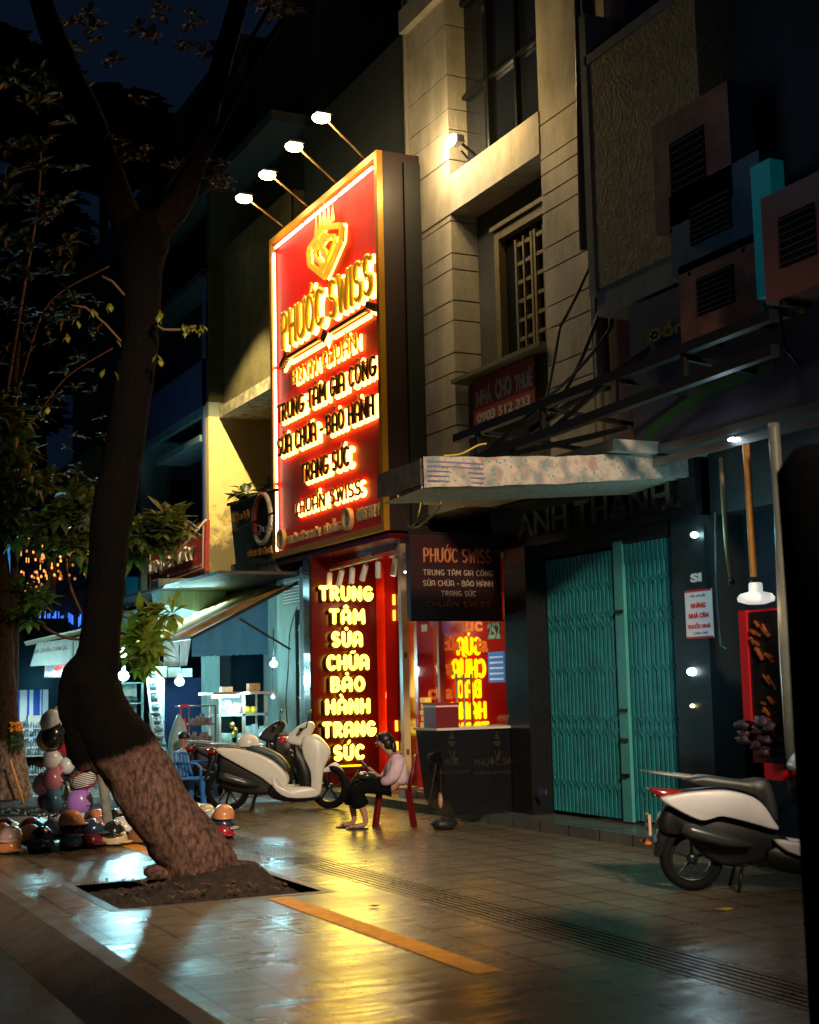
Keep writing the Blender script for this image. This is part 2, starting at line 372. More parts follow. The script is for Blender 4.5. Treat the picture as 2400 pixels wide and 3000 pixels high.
# wooden window with louvred shutters
wn = thing('shuttered_window', None, None); 
COL.objects.unlink(wn); bpy.data.objects.remove(wn)
M_wood = mat('brown_painted_wood', (.15, .12, .06), .6, noise=.3, nscale=10)
y0, y1, z0, z1 = 14.38, 15.98, 5.72, 7.6
b = MB(); b.box(9.16, 9.3, y0, y1, z1, z1+.14); b.box(9.16, 9.3, y0, y0+.12, z0, z1); b.box(9.16, 9.3, y1-.12, y1, z0, z1); b.box(9.16, 9.3, y0+.12, y1-.12, z0, z0+.1); b.box(9.12, 9.3, y0-.05, y1+.05, z1+.14, z1+.2)
b.build('window_frame', M_wood, R, world=True)
b = MB()
for ya, yb in ((14.52, 15.02), (15.05, 15.5)):
    for k in range(7):
        za = z0+.12+k*.255; b.box(9.2, 9.24, ya, yb, za, za+.05); 
    b.box(9.19, 9.25, ya, ya+.05, z0+.1, z1-.12); b.box(9.19, 9.25, yb-.05, yb, z0+.1, z1-.12); b.box(9.19, 9.25, (ya+yb)/2-.02, (ya+yb)/2+.02, z0+.1, z1-.12)
b.build('shutter_lattice', M_wood, R, world=True)
b = MB(); b.box(9.27, 9.3, y0+.12, y1-.12, z0+.1, z1); b.build('window_pane', M_glassd, R, world=True)
SZ = PX(1500, 1052, 8.82).z+.02; b = MB(); b.box(8.82, 9.3, 14.35, 16.7, SZ, SZ+.06); b.build('window_sill', mat('sill_green', (.14, .15, .09), .5), R, world=True)
b = MB(); b.box(9.1, 9.3, 14.3, 16.72, 4.3, SZ-.005); b.build('panel_under_window', facade_mat('recess_olive', (.12, .12, .085)), R, world=True)
# banner for rent
bn = thing('rental_banner', 'red and white house for rent banner hung under the shuttered window', 'banner', (8.98, 15.6, 5))
BX = 8.97
a = PX(1388, 1258, BX); c = PX(1570, 1200, BX); d = PX(1390, 1112, BX); e = PX(1566, 1048, BX)
ya, yb = (a.y+d.y)/2, (c.y+e.y)/2; za, zb = (a.z+c.z)/2-.02, (d.z+e.z)/2
b = MB(); b.box(BX-.01, BX, yb, ya, za, zb); b.build('cloth', mat('banner_red', (.32, .045, .035), .7, noise=.2), bn, world=True)
mw = mat('banner_white', (.5, .46, .42), .7, noise=.25, nscale=9)
b = MB(); W_ = ya-yb; H_ = zb-za
for i, s_ in enumerate(('NHÀ', 'CHO', 'THUÊ')):
    text(b, s_, (BX-.011, ya-W_*(.06+i*.32), za+H_*.46), (0, -W_*.27, 0), (0, 0, H_*.38), (-.008, 0, 0), .05)
b.build('lettering', mw, bn, world=True); b = MB()
text(b, '0903 512 333', (BX-.011, ya-W_*.06, za+H_*.12), (0, -W_*.88, 0), (0, 0, H_*.2), (-.008, 0, 0), .04)
b.build('lettering', mw, bn, world=True)
# drain pipe, cables
b = MB(); b.tube([(8.75, 12.9, 4.9), (8.75, 12.9, 14.5)], .085, 10); b.tube([(8.72, 13.15, 6.6), (8.74, 12.95, 14)], .05, 8)
tag(b.build('drain_pipe', mat('dark_pipe', (.045, .045, .06), .5)), 'dark vertical drain pipe between the beige townhouse and the rough stucco house', 'pipe')
b = MB(); b.box(8.86, 9.5, 12.35, 12.75, 4.02, 14.5); tag(b.build('pink_pillar', facade_mat('mauve_paint', (.30, .17, .21))), 'mauve painted pillar beside the drain pipe on the beige townhouse', 'pillar')
b = MB(); b.tube([(8.83, 13.05, 4.3), (8.83, 13.05, 8.4)], .028, 8); b.tube([(8.83, 13.2, 4.4), (8.83, 13.18, 7.5)], .018, 6)
tag(b.build('conduit', mat('pale_conduit', (.5, .42, .32), .5)), 'thin pale conduits running down the right pilaster of the beige townhouse', 'conduit')
cab = MB()
def cable(mb, a, b_, sag, r=.012, n=14):
    a = V(a); b_ = V(b_); mb.tube([a.lerp(b_, i/n)-V((0, 0, sag*4*(i/n)*(1-i/n))) for i in range(n+1)], r, 5)
cable(cab, PX(1815, 250, 8.7), PX(1775, 860, 8.7), .1, .03); cable(cab, PX(1775, 860, 8.7), PX(1600, 1230, 8.3), .15, .025)
cable(cab, PX(1810, 560, 8.7), PX(1640, 960, 8.6), .1, .02); cable(cab, PX(1640, 960, 8.6), PX(1590, 1220, 8.2), .05, .02)
cable(cab, PX(1830, 640, 8.6), PX(1790, 960, 8.6), -.1, .03); cable(cab, PX(1790, 960, 8.6), PX(1560, 1190, 8), .1, .02)
tag(cab.build('cable', mat('black_rubber_cable', (.02, .02, .022), .5)), 'black cables hanging across the beige pilaster from the drain pipe', 'cable')
# ---- concrete canopy slab over the gate
b = MB(); b.box(7.75, F-.004, 11.3, 15.5, 3.9, 4.02); tag(b.build('canopy_slab', facade_mat('pale_concrete', (.46, .42, .36), dirt=.25)), 'pale concrete canopy slab above the green folding gate', 'canopy')
# ---- steel truss beams
t = thing('steel_truss', 'black steel truss frame running above the concrete canopy', 'truss', (7.5, 12, 4.2))
def bm_(a, b_, w=.09): return MB().bar(a, b_, w, w)
bm_((7.5, 14.1, 4.48), (7.5, 8.6, 4.56)).build('upper_beam', M_dmetal, t, world=True)
bm_((7.5, 13.9, 4.16), (7.5, 8.6, 4.27)).build('lower_beam', M_dmetal, t, world=True)
b = MB()
for y in (13.6, 12.2, 10.8, 9.8): b.bar((7.5, y, 4.2), (7.5, y-.02, 4.5), .05); b.bar((7.5, y, 4.48), (8.88, y, 4.35), .05)
b.bar((7.5, 13.4, 4.2), (7.5, 12.2, 4.5), .04); b.bar((7.5, 12.9, 4.2), (8.6, 10.9, 5.25), .06); b.bar((7.5, 12.1, 4.2), (7.5, 11, 4.5), .04)
b.bar((7.45, 13.2, 4.1), (7.6, 10.8, 4.03), .05)
for y in (13.3, 12.9): b.bar((7.5, y, 4.02), (7.5, y-.1, 4.2), .05)
b.build('brace', M_dmetal, t, world=True)
# ---- floral cloth awning
def cloth_mat():
    m = mat('floral_cloth', (.5, .3, .25), .85); n = m.node_tree; bb = n.nodes['Principled BSDF']
    tc = N(m, 'ShaderNodeTexCoord'); a = N(m, 'ShaderNodeTexNoise'); a.inputs['Scale'].default_value = 5; a.inputs['Detail'].default_value = 4
    n.links.new(tc.outputs['Object'], a.inputs['Vector'])
    cr = N(m, 'ShaderNodeValToRGB'); e = cr.color_ramp.elements
    e[0].position = .36; e[0].color = (.17, .18, .19, 1); e[1].position = .46; e[1].color = (.30, .24, .205, 1)
    q = e.new(.56); q.color = (.42, .36, .30, 1); q = e.new(.66); q.color = (.30, .19, .17, 1)
    n.links.new(a.outputs[0], cr.inputs[0])
    v = N(m, 'ShaderNodeTexVoronoi'); v.inputs['Scale'].default_value = 19; n.links.new(tc.outputs['Object'], v.inputs['Vector'])
    lt = N(m, 'ShaderNodeMath'); lt.operation = 'LESS_THAN'; lt.inputs[1].default_value = .23; n.links.new(v.outputs[0], lt.inputs[0])
    mx = N(m, 'ShaderNodeMixRGB'); mx.inputs[2].default_value = (.04, .25, .22, 1)
    n.links.new(lt.outputs[0], mx.inputs[0]); n.links.new(cr.outputs[0], mx.inputs[1]); n.links.new(mx.outputs[0], bb.inputs['Base Color']); return m
def dots_mat(name, c1, c2, sc, th):
    m = mat(name, c1, .85); n = m.node_tree; bb = n.nodes['Principled BSDF']
    tc = N(m, 'ShaderNodeTexCoord'); v = N(m, 'ShaderNodeTexVoronoi'); v.inputs['Scale'].default_value = sc; n.links.new(tc.outputs['Object'], v.inputs['Vector'])
    lt = N(m, 'ShaderNodeMath'); lt.operation = 'LESS_THAN'; lt.inputs[1].default_value = th; n.links.new(v.outputs[0], lt.inputs[0])
    mx = N(m, 'ShaderNodeMixRGB'); mx.inputs[1].default_value = (*c1, 1); mx.inputs[2].default_value = (*c2, 1)
    n.links.new(lt.outputs[0], mx.inputs[0]); n.links.new(mx.outputs[0], bb.inputs['Base Color']); return m
aw = thing('cloth_awning', 'worn awning wrapped in floral cloth, jutting out over the green folding gate', 'awning', (7.3, 11.6, 3.7))
AY = 11.4
P = [PY(x, y, AY) for x, y in ((1240, 1338), (2045, 1322), (2060, 1352), (2052, 1392), (1245, 1428))]
b = MB(); b.smooth = False
nseg = 28; top = []; bot = []
for i in range(nseg+1):
    f = i/nseg; a = P[0].lerp(P[1], f); c = P[4].lerp(P[3], f)
    w1 = .004*math.sin(f*23)+.004*math.sin(f*51)-.02*math.sin(f*3.14); w2 = .012*math.sin(f*31+1)
    top.append(a+V((0, 0, w1))); bot.append(c+V((0, w2, w1)))
vs = []; fs = []
for i in range(nseg+1): vs += [top[i], bot[i], bot[i]+V((0, .06, -.01)), top[i]+V((0, .06, 0))]
for i in range(nseg):
    q = i*4
    for k in range(4): fs.append((q+k, q+(k+1) % 4, q+4+(k+1) % 4, q+4+k))
b.add(vs, fs); b.poly([top[-1], bot[-1], bot[-1]+V((0, .06, 0)), top[-1]+V((0, .06, 0))])
b.build('floral_valance', cloth_mat(), aw, world=True)
b = MB(); fx = P[4].x
b.poly([(fx, AY+.04, P[4].z), (P[3].x, AY+.04, P[3].z+.0), (P[3].x, AY+1.0, P[3].z-.06), (fx-.0, AY+1.0, P[4].z-.03)])
b.build('liner_sheet', dots_mat('green_speckled_cloth', (.42, .42, .33), (.08, .3, .25), 14, .3), aw, world=True, fix=False)
b = MB(); b.box(fx-.02, fx+.02, AY+.05, AY+1.0, P[4].z+.03, P[0].z-.02); b.build('end_panel', mat('dark_stained_cloth', (.06, .05, .05), .9, noise=.6, nscale=8), aw, world=True)
b = MB(); b.box(fx, P[1].x, AY+.06, AY+1.0, P[0].z-.05, P[0].z-.02); b.build('roof_sheet', mat('awning_roof', (.12, .11, .1), .8, noise=.4), aw, world=True)
b = MB()
for k in range(5): z = P[4].z+.06+k*.045; b.box(fx+.03, fx+.62, AY-.004, AY, z, z+.014)
b.build('printed_notice', mat('notice_ink', (.12, .1, .2), .8), aw, world=True)
# ---- yellow wires drooping at the awning's corner
b = MB(); z = PX(1165, 1445, 8.0)
def catm(mb, pts, r):
    pts = [V(p) for p in pts]; out = []
    for i in range(len(pts)-1):
        p0 = pts[max(i-1, 0)]; p1 = pts[i]; p2 = pts[i+1]; p3 = pts[min(i+2, len(pts)-1)]
        for k in range(5):
            t_ = k/5; out.append(.5*((2*p1)+(p2-p0)*t_+(2*p0-5*p1+4*p2-p3)*t_*t_+(3*p1-p0-3*p2+p3)*t_**3))
    out.append(pts[-1]); mb.tube(out, r, 6)
catm(b, [PY(x, y, 13) for x, y in ((1166, 1450), (1175, 1490), (1200, 1540), (1222, 1545), (1255, 1520), (1285, 1490), (1300, 1450))], .009)
catm(b, [PY(x, y, 13.3) for x, y in ((1235, 1460), (1228, 1500), (1215, 1535), (1195, 1545))], .008)
tag(b.build('wire', mat('yellow_wire', (.5, .34, .06), .5)), 'loose yellow wires drooping below the corner of the floral awning', 'wire')
b = MB(); catm(b, [PY(x, y, 12) for x, y in ((1300, 1335), (1350, 1330), (1400, 1305), (1425, 1300))], .01)
tag(b.build('wire', MATS['yellow_wire']), 'yellow wire lying on top of the floral awning under the truss', 'wire')

# ---- dark fascia above the gate with gold letters
fa = thing('gate_fascia', 'black fascia board with worn gold letters above the green folding gate', 'sign', (8.8, 13, 3.5))
b = MB(); b.box(8.72, F-.002, 11.3, 15.5, 3.3, 3.88); b.build('board', M_black, fa, world=True)
M_gold = mat('worn_gold', (.40, .36, .28), .22, 1, noise=.7, nscale=5)
b = MB(); text(b, 'ANH THÀNH', (8.71, 14.75, 3.42), (0, -3.1, 0), (0, 0, .36), (-.05, 0, 0), .02); b.build('lettering', M_gold, fa, world=True)
# ---- pillar, folding gate
b = MB(); b.box(8.6, 9.4, 14.5, 14.96, .116, 3.3); b.box(8.62, 9.4, 14.96, 15.05, 1.1, 3.3); tag(b.build('black_pillar', M_black), 'black stone pillar between the red glass shopfront and the green folding gate', 'pillar')
gt = thing('folding_gate', 'closed teal green accordion folding gate with a pale central post', 'gate', (F, 13.2, .12))
M_teal = mat('teal_gate_paint', (.024, .25, .29), .45, .0, noise=.35, nscale=5)
M_teal2 = mat('pale_teal_post', (.07, .36, .36), .4, noise=.2, nscale=4)
GP = G(1840, 2395, .12)
yc = PX(1835, 2000, F).y
for nm, ya, yb in (('gate_leaf', yc+.09, 14.5), ('gate_leaf', 11.85, yc-.09)):
    b = MB(); n = int((yb-ya)/.075); st = (yb-ya)/n
    for i in range(n):
        y = ya+i*st+.01; b.box(F-.02, F+.02, y, y+.045, .16, 3.12)
        if nm == 'gate_leaf' and yb < 14: b.box(F-.03, F-.021, y-.002, y+.05, 2.95, 3.15)
    for z in (.5, 1.1, 1.25, 1.8, 2.3, 2.42, 2.75):
        for i in range(n-1):
            y = ya+i*st+.03; s_ = 1 if i % 2 else -1; b.bar((F-.024, y, z-.05*s_), (F-.024, y+st, z+.05*s_), .006, .022)
    b.build(nm, M_teal, gt, world=True)
b = MB(); b.box(F-.05, F+.03, yc-.085, yc+.085, .14, 3.2); b.build('central_post', M_teal2, gt, world=True)
b = MB()
for z in (.62, 1.0, 1.32, 2.4): b.box(F-.075, F-.05, yc-.07, yc+.05, z, z+.035)
b.build('lock_bolt', M_dmetal, gt, world=True)
b = MB(); b.box(F+.25, F+.3, 11.8, 14.55, .1, 3.3); b.box(F-.04, F+.06, 11.8, 14.55, 3.16, 3.3); b.build('backing', mat('gate_backing', (.012, .022, .022), .8), gt, world=True)

# ---- red glass shopfront (near part)
sh = thing('glass_shopfront', 'glazed red shopfront between the cream door post and the black pillar', 'shopfront', (F, 16.5, .12))
M_redw = mat('red_acrylic', (.55, .012, .01), .25, noise=.12, nscale=3)
M_redd = mat('dark_red_acrylic', (.16, .008, .01), .18, noise=.3, nscale=2)
WX = PY(1482, 2000, 18.2).x
b = MB(); b.box(F+.05, WX, 18.2, 18.3, .12, 3.6); b.build('red_wall', M_redw, sh, world=True)
b = MB(); b.box(WX+.002, 12.3, 18.2, 18.3, .12, 3.6); b.box(12.2, 12.3, 14.9, 18.2, .12, 3.6); b.build('side_wall', mat('olive_interior', (.10, .10, .06), .6, noise=.4, nscale=3), sh, world=True)
b = MB(); b.box(F, 12.3, 14.98, 18.3, 3.5, 3.6); b.build('ceiling', mat('dark_ceiling', (.05, .04, .04), .6), sh, world=True)
def thin_glass(name, tint=(.9, .9, .9), f=.06, rough=.03):
    m = mat(name, tint); n = m.node_tree; out = n.nodes['Material Output']
    tr = N(m, 'ShaderNodeBsdfTransparent'); tr.inputs[0].default_value = (*tint, 1); gl = N(m, 'ShaderNodeBsdfGlossy'); gl.inputs['Roughness'].default_value = rough
    lw = N(m, 'ShaderNodeLayerWeight'); lw.inputs[0].default_value = .5; pw = N(m, 'ShaderNodeMath'); pw.operation = 'POWER'; pw.inputs[1].default_value = 3.5
    fr = N(m, 'ShaderNodeMath'); fr.operation = 'MULTIPLY_ADD'; fr.inputs[1].default_value = .7; fr.inputs[2].default_value = .04; mx = N(m, 'ShaderNodeMixShader')
    n.links.new(lw.outputs['Facing'], pw.inputs[0]); n.links.new(pw.outputs[0], fr.inputs[0]); n.links.new(fr.outputs[0], mx.inputs[0]); n.links.new(tr.outputs[0], mx.inputs[1]); n.links.new(gl.outputs[0], mx.inputs[2]); n.links.new(mx.outputs[0], out.inputs[0]); return m
M_glass = thin_glass('clear_glass', (.92, .88, .86))
b = MB(); b.poly([(F-.01, 15.05, .12), (F-.01, 18.1, .12), (F-.01, 18.1, 3.5), (F-.01, 15.05, 3.5)]); b.build('glass_pane', M_glass, sh, world=True)
b = MB(); b.box(F-.04, F+.02, 15.05, 18.1, .12, .2); b.box(F-.04, F+.02, 15.05, 18.1, 3.4, 3.5)
b.build('pane_frame', mat('red_frame', (.4, .02, .02), .3), sh, world=True)
b = MB(); b.box(F-.03, F+.06, 17.35, 17.42, .2, 3.4); b.build('mullion', mat('orange_red_frame', (.55, .06, .02), .3), sh, world=True)
M_led = mat('yellow_led', (.9, .7, .1), .4, em=(1, .80, .16), es=3.2)
M_yglow = mat('soft_yellow_glow', (.9, .7, .05), .4, em=(1, .66, .0), es=1.6)
b = MB()
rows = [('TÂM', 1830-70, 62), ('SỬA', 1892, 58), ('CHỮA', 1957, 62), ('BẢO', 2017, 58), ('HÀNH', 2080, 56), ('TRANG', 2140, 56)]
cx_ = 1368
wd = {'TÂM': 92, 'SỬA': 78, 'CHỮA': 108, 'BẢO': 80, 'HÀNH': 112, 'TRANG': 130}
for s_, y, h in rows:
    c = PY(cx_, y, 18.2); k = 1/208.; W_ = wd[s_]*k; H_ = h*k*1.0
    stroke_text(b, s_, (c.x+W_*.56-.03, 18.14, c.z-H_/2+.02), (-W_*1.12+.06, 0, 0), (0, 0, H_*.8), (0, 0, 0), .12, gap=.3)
b.build('reflected_letters', M_yglow, sh, world=True)  # reflection of the lit panel's words, modelled as glowing reversed letters
M_or = mat('orange_letter', (.75, .22, .04), .3, em=(1, .2, .02), es=.35)
b = MB()
for s_, x, y, w_, h_ in (('úc', 1385, 1830, 60, 40), ('cửa', 1320, 1885, 55, 42), ('ta', 1410, 1890, 40, 42), ('tra', 1300, 1958, 60, 42), ('của', 1290, 2025, 80, 48)):
    c = PY(x, y, 17.9); k = 1/206.; text(b, s_, (c.x-w_*k/2, 17.9, c.z-h_*k/2), (w_*k, 0, 0), (0, 0, h_*k), (0, -.03, 0), .03)
b.build('orange_letters', M_or, sh, world=True)
b = MB()
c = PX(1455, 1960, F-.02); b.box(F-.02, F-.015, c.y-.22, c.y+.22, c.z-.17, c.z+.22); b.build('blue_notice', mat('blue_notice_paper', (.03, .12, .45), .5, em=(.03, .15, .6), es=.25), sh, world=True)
b = MB()
for k in range(5): b.box(F-.026, F-.021, c.y-.18, c.y+.17, c.z-.14+k*.07, c.z-.115+k*.07)
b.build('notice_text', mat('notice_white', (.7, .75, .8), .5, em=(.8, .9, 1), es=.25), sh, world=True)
c = PX(1450, 1850, F-.02); b = MB(); text(b, '252', (F-.02, c.y+.16, c.z-.1), (0, -.34, 0), (0, 0, .22), (-.02, 0, 0), .05); b.build('house_number', mat('number_gold', (.5, .42, .12), .3, .6), sh, world=True)
c = PX(1243, 1840, F-.02); b = MB(); b.box(F-.02, F-.014, c.y-.09, c.y+.09, c.z-.05, c.z+.05); b.build('sticker', mat('sticker_yellow', (.5, .5, .12), .5), sh, world=True)
light('POINT', (10.3, 17.0, 2.6), 26, (1, .5, .25), .25)
light('POINT', (9.6, 17.7, 1.0), 7, (1, .4, .2), .3)
b = MB(); b.box(11.4, 11.6, 15.5, 16.6, 2.0, 2.04); b.box(10.9, 11.5, 18.12, 18.19, 2.04, 2.11)
tag(b.build('tube_lamp', mat('warm_tube', (1, 1, 1), .5, em=(1, .8, .5), es=4)), 'warm tube lamp inside the shop behind the black pillar', 'lamp')
b = MB(); b.box(11.0, 11.5, 18.1, 18.19, 1.1, 1.5); tag(b.build('yellow_box', mat('yellow_card', (.6, .5, .1), .5, em=(1, .7, .1), es=.25)), 'small yellow box on the shelf inside the dark end of the shop', 'box')
# white vertical strips in front of backward letters
st_ = thing('display_rack', 'white wire display rack standing behind the maroon cash box inside the red shop', 'rack', (9.4, 17.6, .12))
b = MB()
for x in (1337, 1358, 1380):
    a = PY(x, 1975, 17.5); b.box(a.x-.012, a.x+.012, 17.49, 17.51, .9, a.z)
b.build('rack_rod', M_white, st_, world=True)
a = PY(1337, 1992, 17.5); c = PY(1380, 1992, 17.5); b = MB(); b.box(a.x, c.x, 17.48, 17.49, a.z, a.z+.03); b.build('crossbar', M_white, st_, world=True)
# cream door post
b = MB(); a = G(1195, 2338, .116); DPX, DPY = 8.62, 17.95
b.box(DPX-.05, DPX+.05, DPY-.05, DPY+.05, .118, 3.75)
dp = thing('door_post', 'cream steel door post at the entrance of the red shop', 'post', (DPX, DPY, .118))
b.build('post', mat('cream_paint', (.62, .45, .24), .4), dp, world=True)
b = MB()
for z in (.7, 2.05): b.box(DPX-.02, DPX+.02, DPY-.06, DPY-.05, z, z+.08)
b.build('latch_plate', mat('latch_brown', (.12, .08, .04), .4), dp, world=True)
b = MB(); b.box(DPX-.09, DPX+.09, DPY-.12, DPY+.1, .118, .26); b.build('foot', M_white, dp, world=True)
b = MB(); b.box(8.7, 8.78, 15.6, 17.85, .118, .2); b.box(8.72, 8.8, 15.6, 17.85, .2, .24)
tag(b.build('door_sill', mat('sill_white', (.7, .65, .55), .4)), 'whitish door sill along the foot of the red glass', 'door sill')

# ---- entrance recess under the big sign with the lit panel
en = thing('red_entrance', 'red clad entrance recess under the big red sign', 'entrance', (F, 19.4, .12))
b = MB(); b.box(8.66, F+.3, 18.2, 20.6, 3.62, 3.76); b.box(8.3, 8.66, 17.7, 22.1, 3.72, 3.8); b.box(8.66, 11.5, 17.7, 20.6, 3.761, 3.8)
b.build('ceiling', M_redd, en, world=True)
b = MB(); b.box(9.42, 9.62, 20.3, 20.8, .12, 3.7); b.build('lit_red_column', mat('glossy_red', (.6, .015, .01), .15), en, world=True)
b = MB(); b.box(8.9, 11.5, 17.98, 18.06, 3.0, 3.6); b.box(9.62, 9.66, 18.3, 20.4, .12, 3.6); b.build('side_panel', M_redd, en, world=True)
b = MB(); 
for z in (.62, 2.95, 2.7, .95): b.box(9.56, 9.6, 20.27, 20.3, z, z+.17)
b.build('yellow_marker', mat('yellow_marker', (.9, .6, .05), .4, em=(1, .6, .05), es=1.6), en, world=True)
pn = thing('led_panel', 'tall dark red panel with glowing yellow upright letters behind the white scooter', 'sign', (8.85, 20.6, .12))
b = MB(); b.box(8.28, 9.42, 20.62, 20.8, .12, 3.74); b.build('board', mat('panel_red', (.085, .003, .003), .25, noise=.2, nscale=2), pn, world=True)
b = MB(); b.box(8.24, 8.28, 20.58, 20.84, .12, 3.74); b.build('edge', M_black, pn, world=True)
lines = [('TRUNG', 935, 1093, 1715, 1761), ('TÂM', 965, 1070, 1782, 1829), ('SỬA', 971, 1063, 1848, 1896), ('CHỮA', 957, 1082, 1916, 1964), ('BẢO', 969, 1070, 1980, 2027), ('HÀNH', 954, 1085, 2045, 2093), ('TRANG', 945, 1102, 2112, 2160), ('SỨC', 977, 1068, 2180, 2228)]
for s_, xa, xb, yt, ybt in lines:
    back = MB(); front = MB()
    A = PY(xa, ybt, 20.5); B_ = PY(xb, ybt, 20.5); T = PY((xa+xb)/2, yt, 20.5); z0 = (A.z+B_.z)/2
    H_ = T.z-z0; H_ *= .97; r_ = .115*H_
    stroke_text(front, s_, (A.x+r_, 20.5, z0+r_), (B_.x-A.x-2*r_, 0, 0), (0, 0, H_-2*r_), (0, 0, 0), .165, gap=.33)
    stroke_text(back, s_, (A.x+r_, 20.58, z0+r_-.02), (B_.x-A.x-2*r_, 0, 0), (0, 0, H_-2*r_), (0, 0, 0), .22, gap=.33)
    front.build('lettering', mat('led_letter_face', (.9, .8, .3), .4, em=(1, .70, .05), es=6.5), pn, world=True); back.build('letter_backing', mat('dark_backing', (.05, .004, .004), .5), pn, world=True)
A = PY(985, 2246, 20.5); B_ = PY(1060, 2246, 20.5); b = MB(); b.box(A.x, B_.x, 20.5, 20.6, A.z-.012, A.z+.012); b.build('light_line', M_yglow, pn, world=True)
light('AREA', (8.85, 20.3, 2.0), 32, (1, .70, .12), 1.1, target=(7.6, 15, .2))
light('POINT', (9.2, 19.6, 2.9), 7, (1, .75, .5), .1)
# folding stand near the panel
b = MB(); A = PY(1010, 2260, 20.2); 
for xx, yy, x2, y2 in ((1060, 2245, 1005, 2330), (1005, 2262, 1045, 2335)): b.bar(PY(xx, yy, 20.2), PY(x2, y2, 20.2), .03)
b.bar(PY(985, 2250, 20.2), PY(1065, 2250, 20.2), .03)
tag(b.build('folding_stand', M_dmetal), 'black folding stand leaning below the glowing letters', 'stand')
# track spot lights
tr_ = thing('track_rail', 'white ceiling track rail carrying spotlights over the entrance', 'track rail', (8.6, 19, 3.6))
TX = 8.62
p0 = PX(932, 1657, TX); p1 = PX(1118, 1602, TX); b = MB(); b.bar((TX, p0.y, 3.52), (TX, p1.y, 3.56), .035, .03)
p2 = PX(1142, 1590, TX); p3 = PX(1198, 1574, TX); b.bar((TX, p2.y, 3.53), (TX, p3.y-.1, 3.53), .035, .03); b.build('rail', M_white, tr_, world=True)
b = MB()
for y in (p0.y-.2, p1.y+.4, p2.y-.2): b.tube([(TX, y, 3.54), (TX, y, 3.65)], .012, 6)
b.build('hanger', M_white, tr_, world=True)
spx = [(945, 1672, -28), (966, 1668, -12), (1003, 1655, 18), (1033, 1645, -6), (1073, 1638, 24), (1107, 1622, -20), (1159, 1607, 6), (1187, 1597, -24)]
for i, (x, y, tl) in enumerate(spx):
    c = PX(x, y, TX); 
    so = thing('track_spotlight', ['leftmost white spotlight on the entrance track, tilted left', 'second white spotlight from the left on the entrance track', 'third white spotlight from the left on the entrance track, lens bright', 'fourth white spotlight from the left, pointing straight down', 'fifth white spotlight from the left, its round lens glowing', 'sixth white spotlight from the left, at the end of the longer track', 'white spotlight at the start of the short track, pointing down', 'last white spotlight, beside the dark hanging sign, tilted right'][i], 'spotlight', (TX, c.y, 3.5), 0, 'white track spotlights over the entrance')
    so.rotation_euler = (rad(tl*.9), rad(8), 0)
    MB().lathe([(0, -.02), (.042, -.02), (.045, -.04), (.045, -.26), (.04, -.27)], 14).build('housing', M_white, so)
    on = i in (2, 4, 6, 7)
    MB().lathe([(0, -.262), (.038, -.262)], 12).build('lens', mat('lens_on', (1, 1, 1), .3, em=(.8, .95, 1), es=9) if on else mat('lens_off', (.3, .3, .3), .2), so)
    MB().box(-.012, .012, -.03, .03, -.04, .03).build('bracket', M_metal, so)
    if i in (2, 4, 6): light('SPOT', (TX-.02, c.y, 3.2), 45, (1, .85, .5), .12, target=(TX-1.5, c.y-2.3, 0), angle=84, blend=.9)
# PHUOC blade sign (faces the camera)
bl = thing('hanging_sign', 'dark unlit square sign with orange and beige lettering hanging over the red shop', 'sign', (8.25, 15.6, 2.45))
b = MB(); b.box(7.6, 8.9, 15.6, 15.72, 2.47, 3.55); b.build('cabinet', mat('dark_maroon_sheet', (.035, .01, .012), .3, noise=.3, nscale=4), bl, world=True)
b = MB(); b.box(7.58, 8.92, 15.585, 15.6, 2.45, 2.475); b.box(7.58, 8.92, 15.585, 15.6, 3.545, 3.57); b.build('trim', M_dmetal, bl, world=True)
M_lo = mat('dim_orange_letter', (.42, .12, .035), .4); M_lb = mat('dim_beige_letter', (.40, .29, .22), .5)
def srowY(mb, s_, xa, xb, yt, ybt, Y, th=.1):
    A = PY(xa, ybt, Y); B_ = PY(xb, ybt, Y); T = PY((xa+xb)/2, yt, Y); z0 = (A.z+B_.z)/2; stroke_text(mb, s_, (A.x, Y, z0), (B_.x-A.x, 0, 0), (0, 0, T.z-z0), (0, 0, 0), th, gap=.24)
def prow(mb, s_, xa, xb, yt, ybt, Y, D=-.02, bold=.02):
    A = PY(xa, ybt, Y); B_ = PY(xb, ybt, Y); T = PY((xa+xb)/2, yt, Y); z0 = (A.z+B_.z)/2
    text(mb, s_, (A.x, Y, z0), (B_.x-A.x, 0, 0), (0, 0, T.z-z0), (0, D, 0), bold)
for nm_, mm_, *a_ in (('orange_lettering', M_lo, 'PHƯỚC SWISS', 1243, 1438, 1610, 1647), ('orange_lettering', M_lo, 'CHUẨN SWISS', 1250, 1438, 1763, 1777), ('beige_lettering', M_lb, 'TRUNG TÂM GIA CÔNG', 1241, 1443, 1671, 1686), ('beige_lettering', M_lb, 'SỬA CHỮA - BẢO HÀNH', 1241, 1443, 1702, 1717), ('beige_lettering', M_lb, 'TRANG SỨC', 1294, 1394, 1732, 1746)):
    b = MB(); srowY(b, *a_, 15.59); b.build(nm_, mm_, bl, world=True)
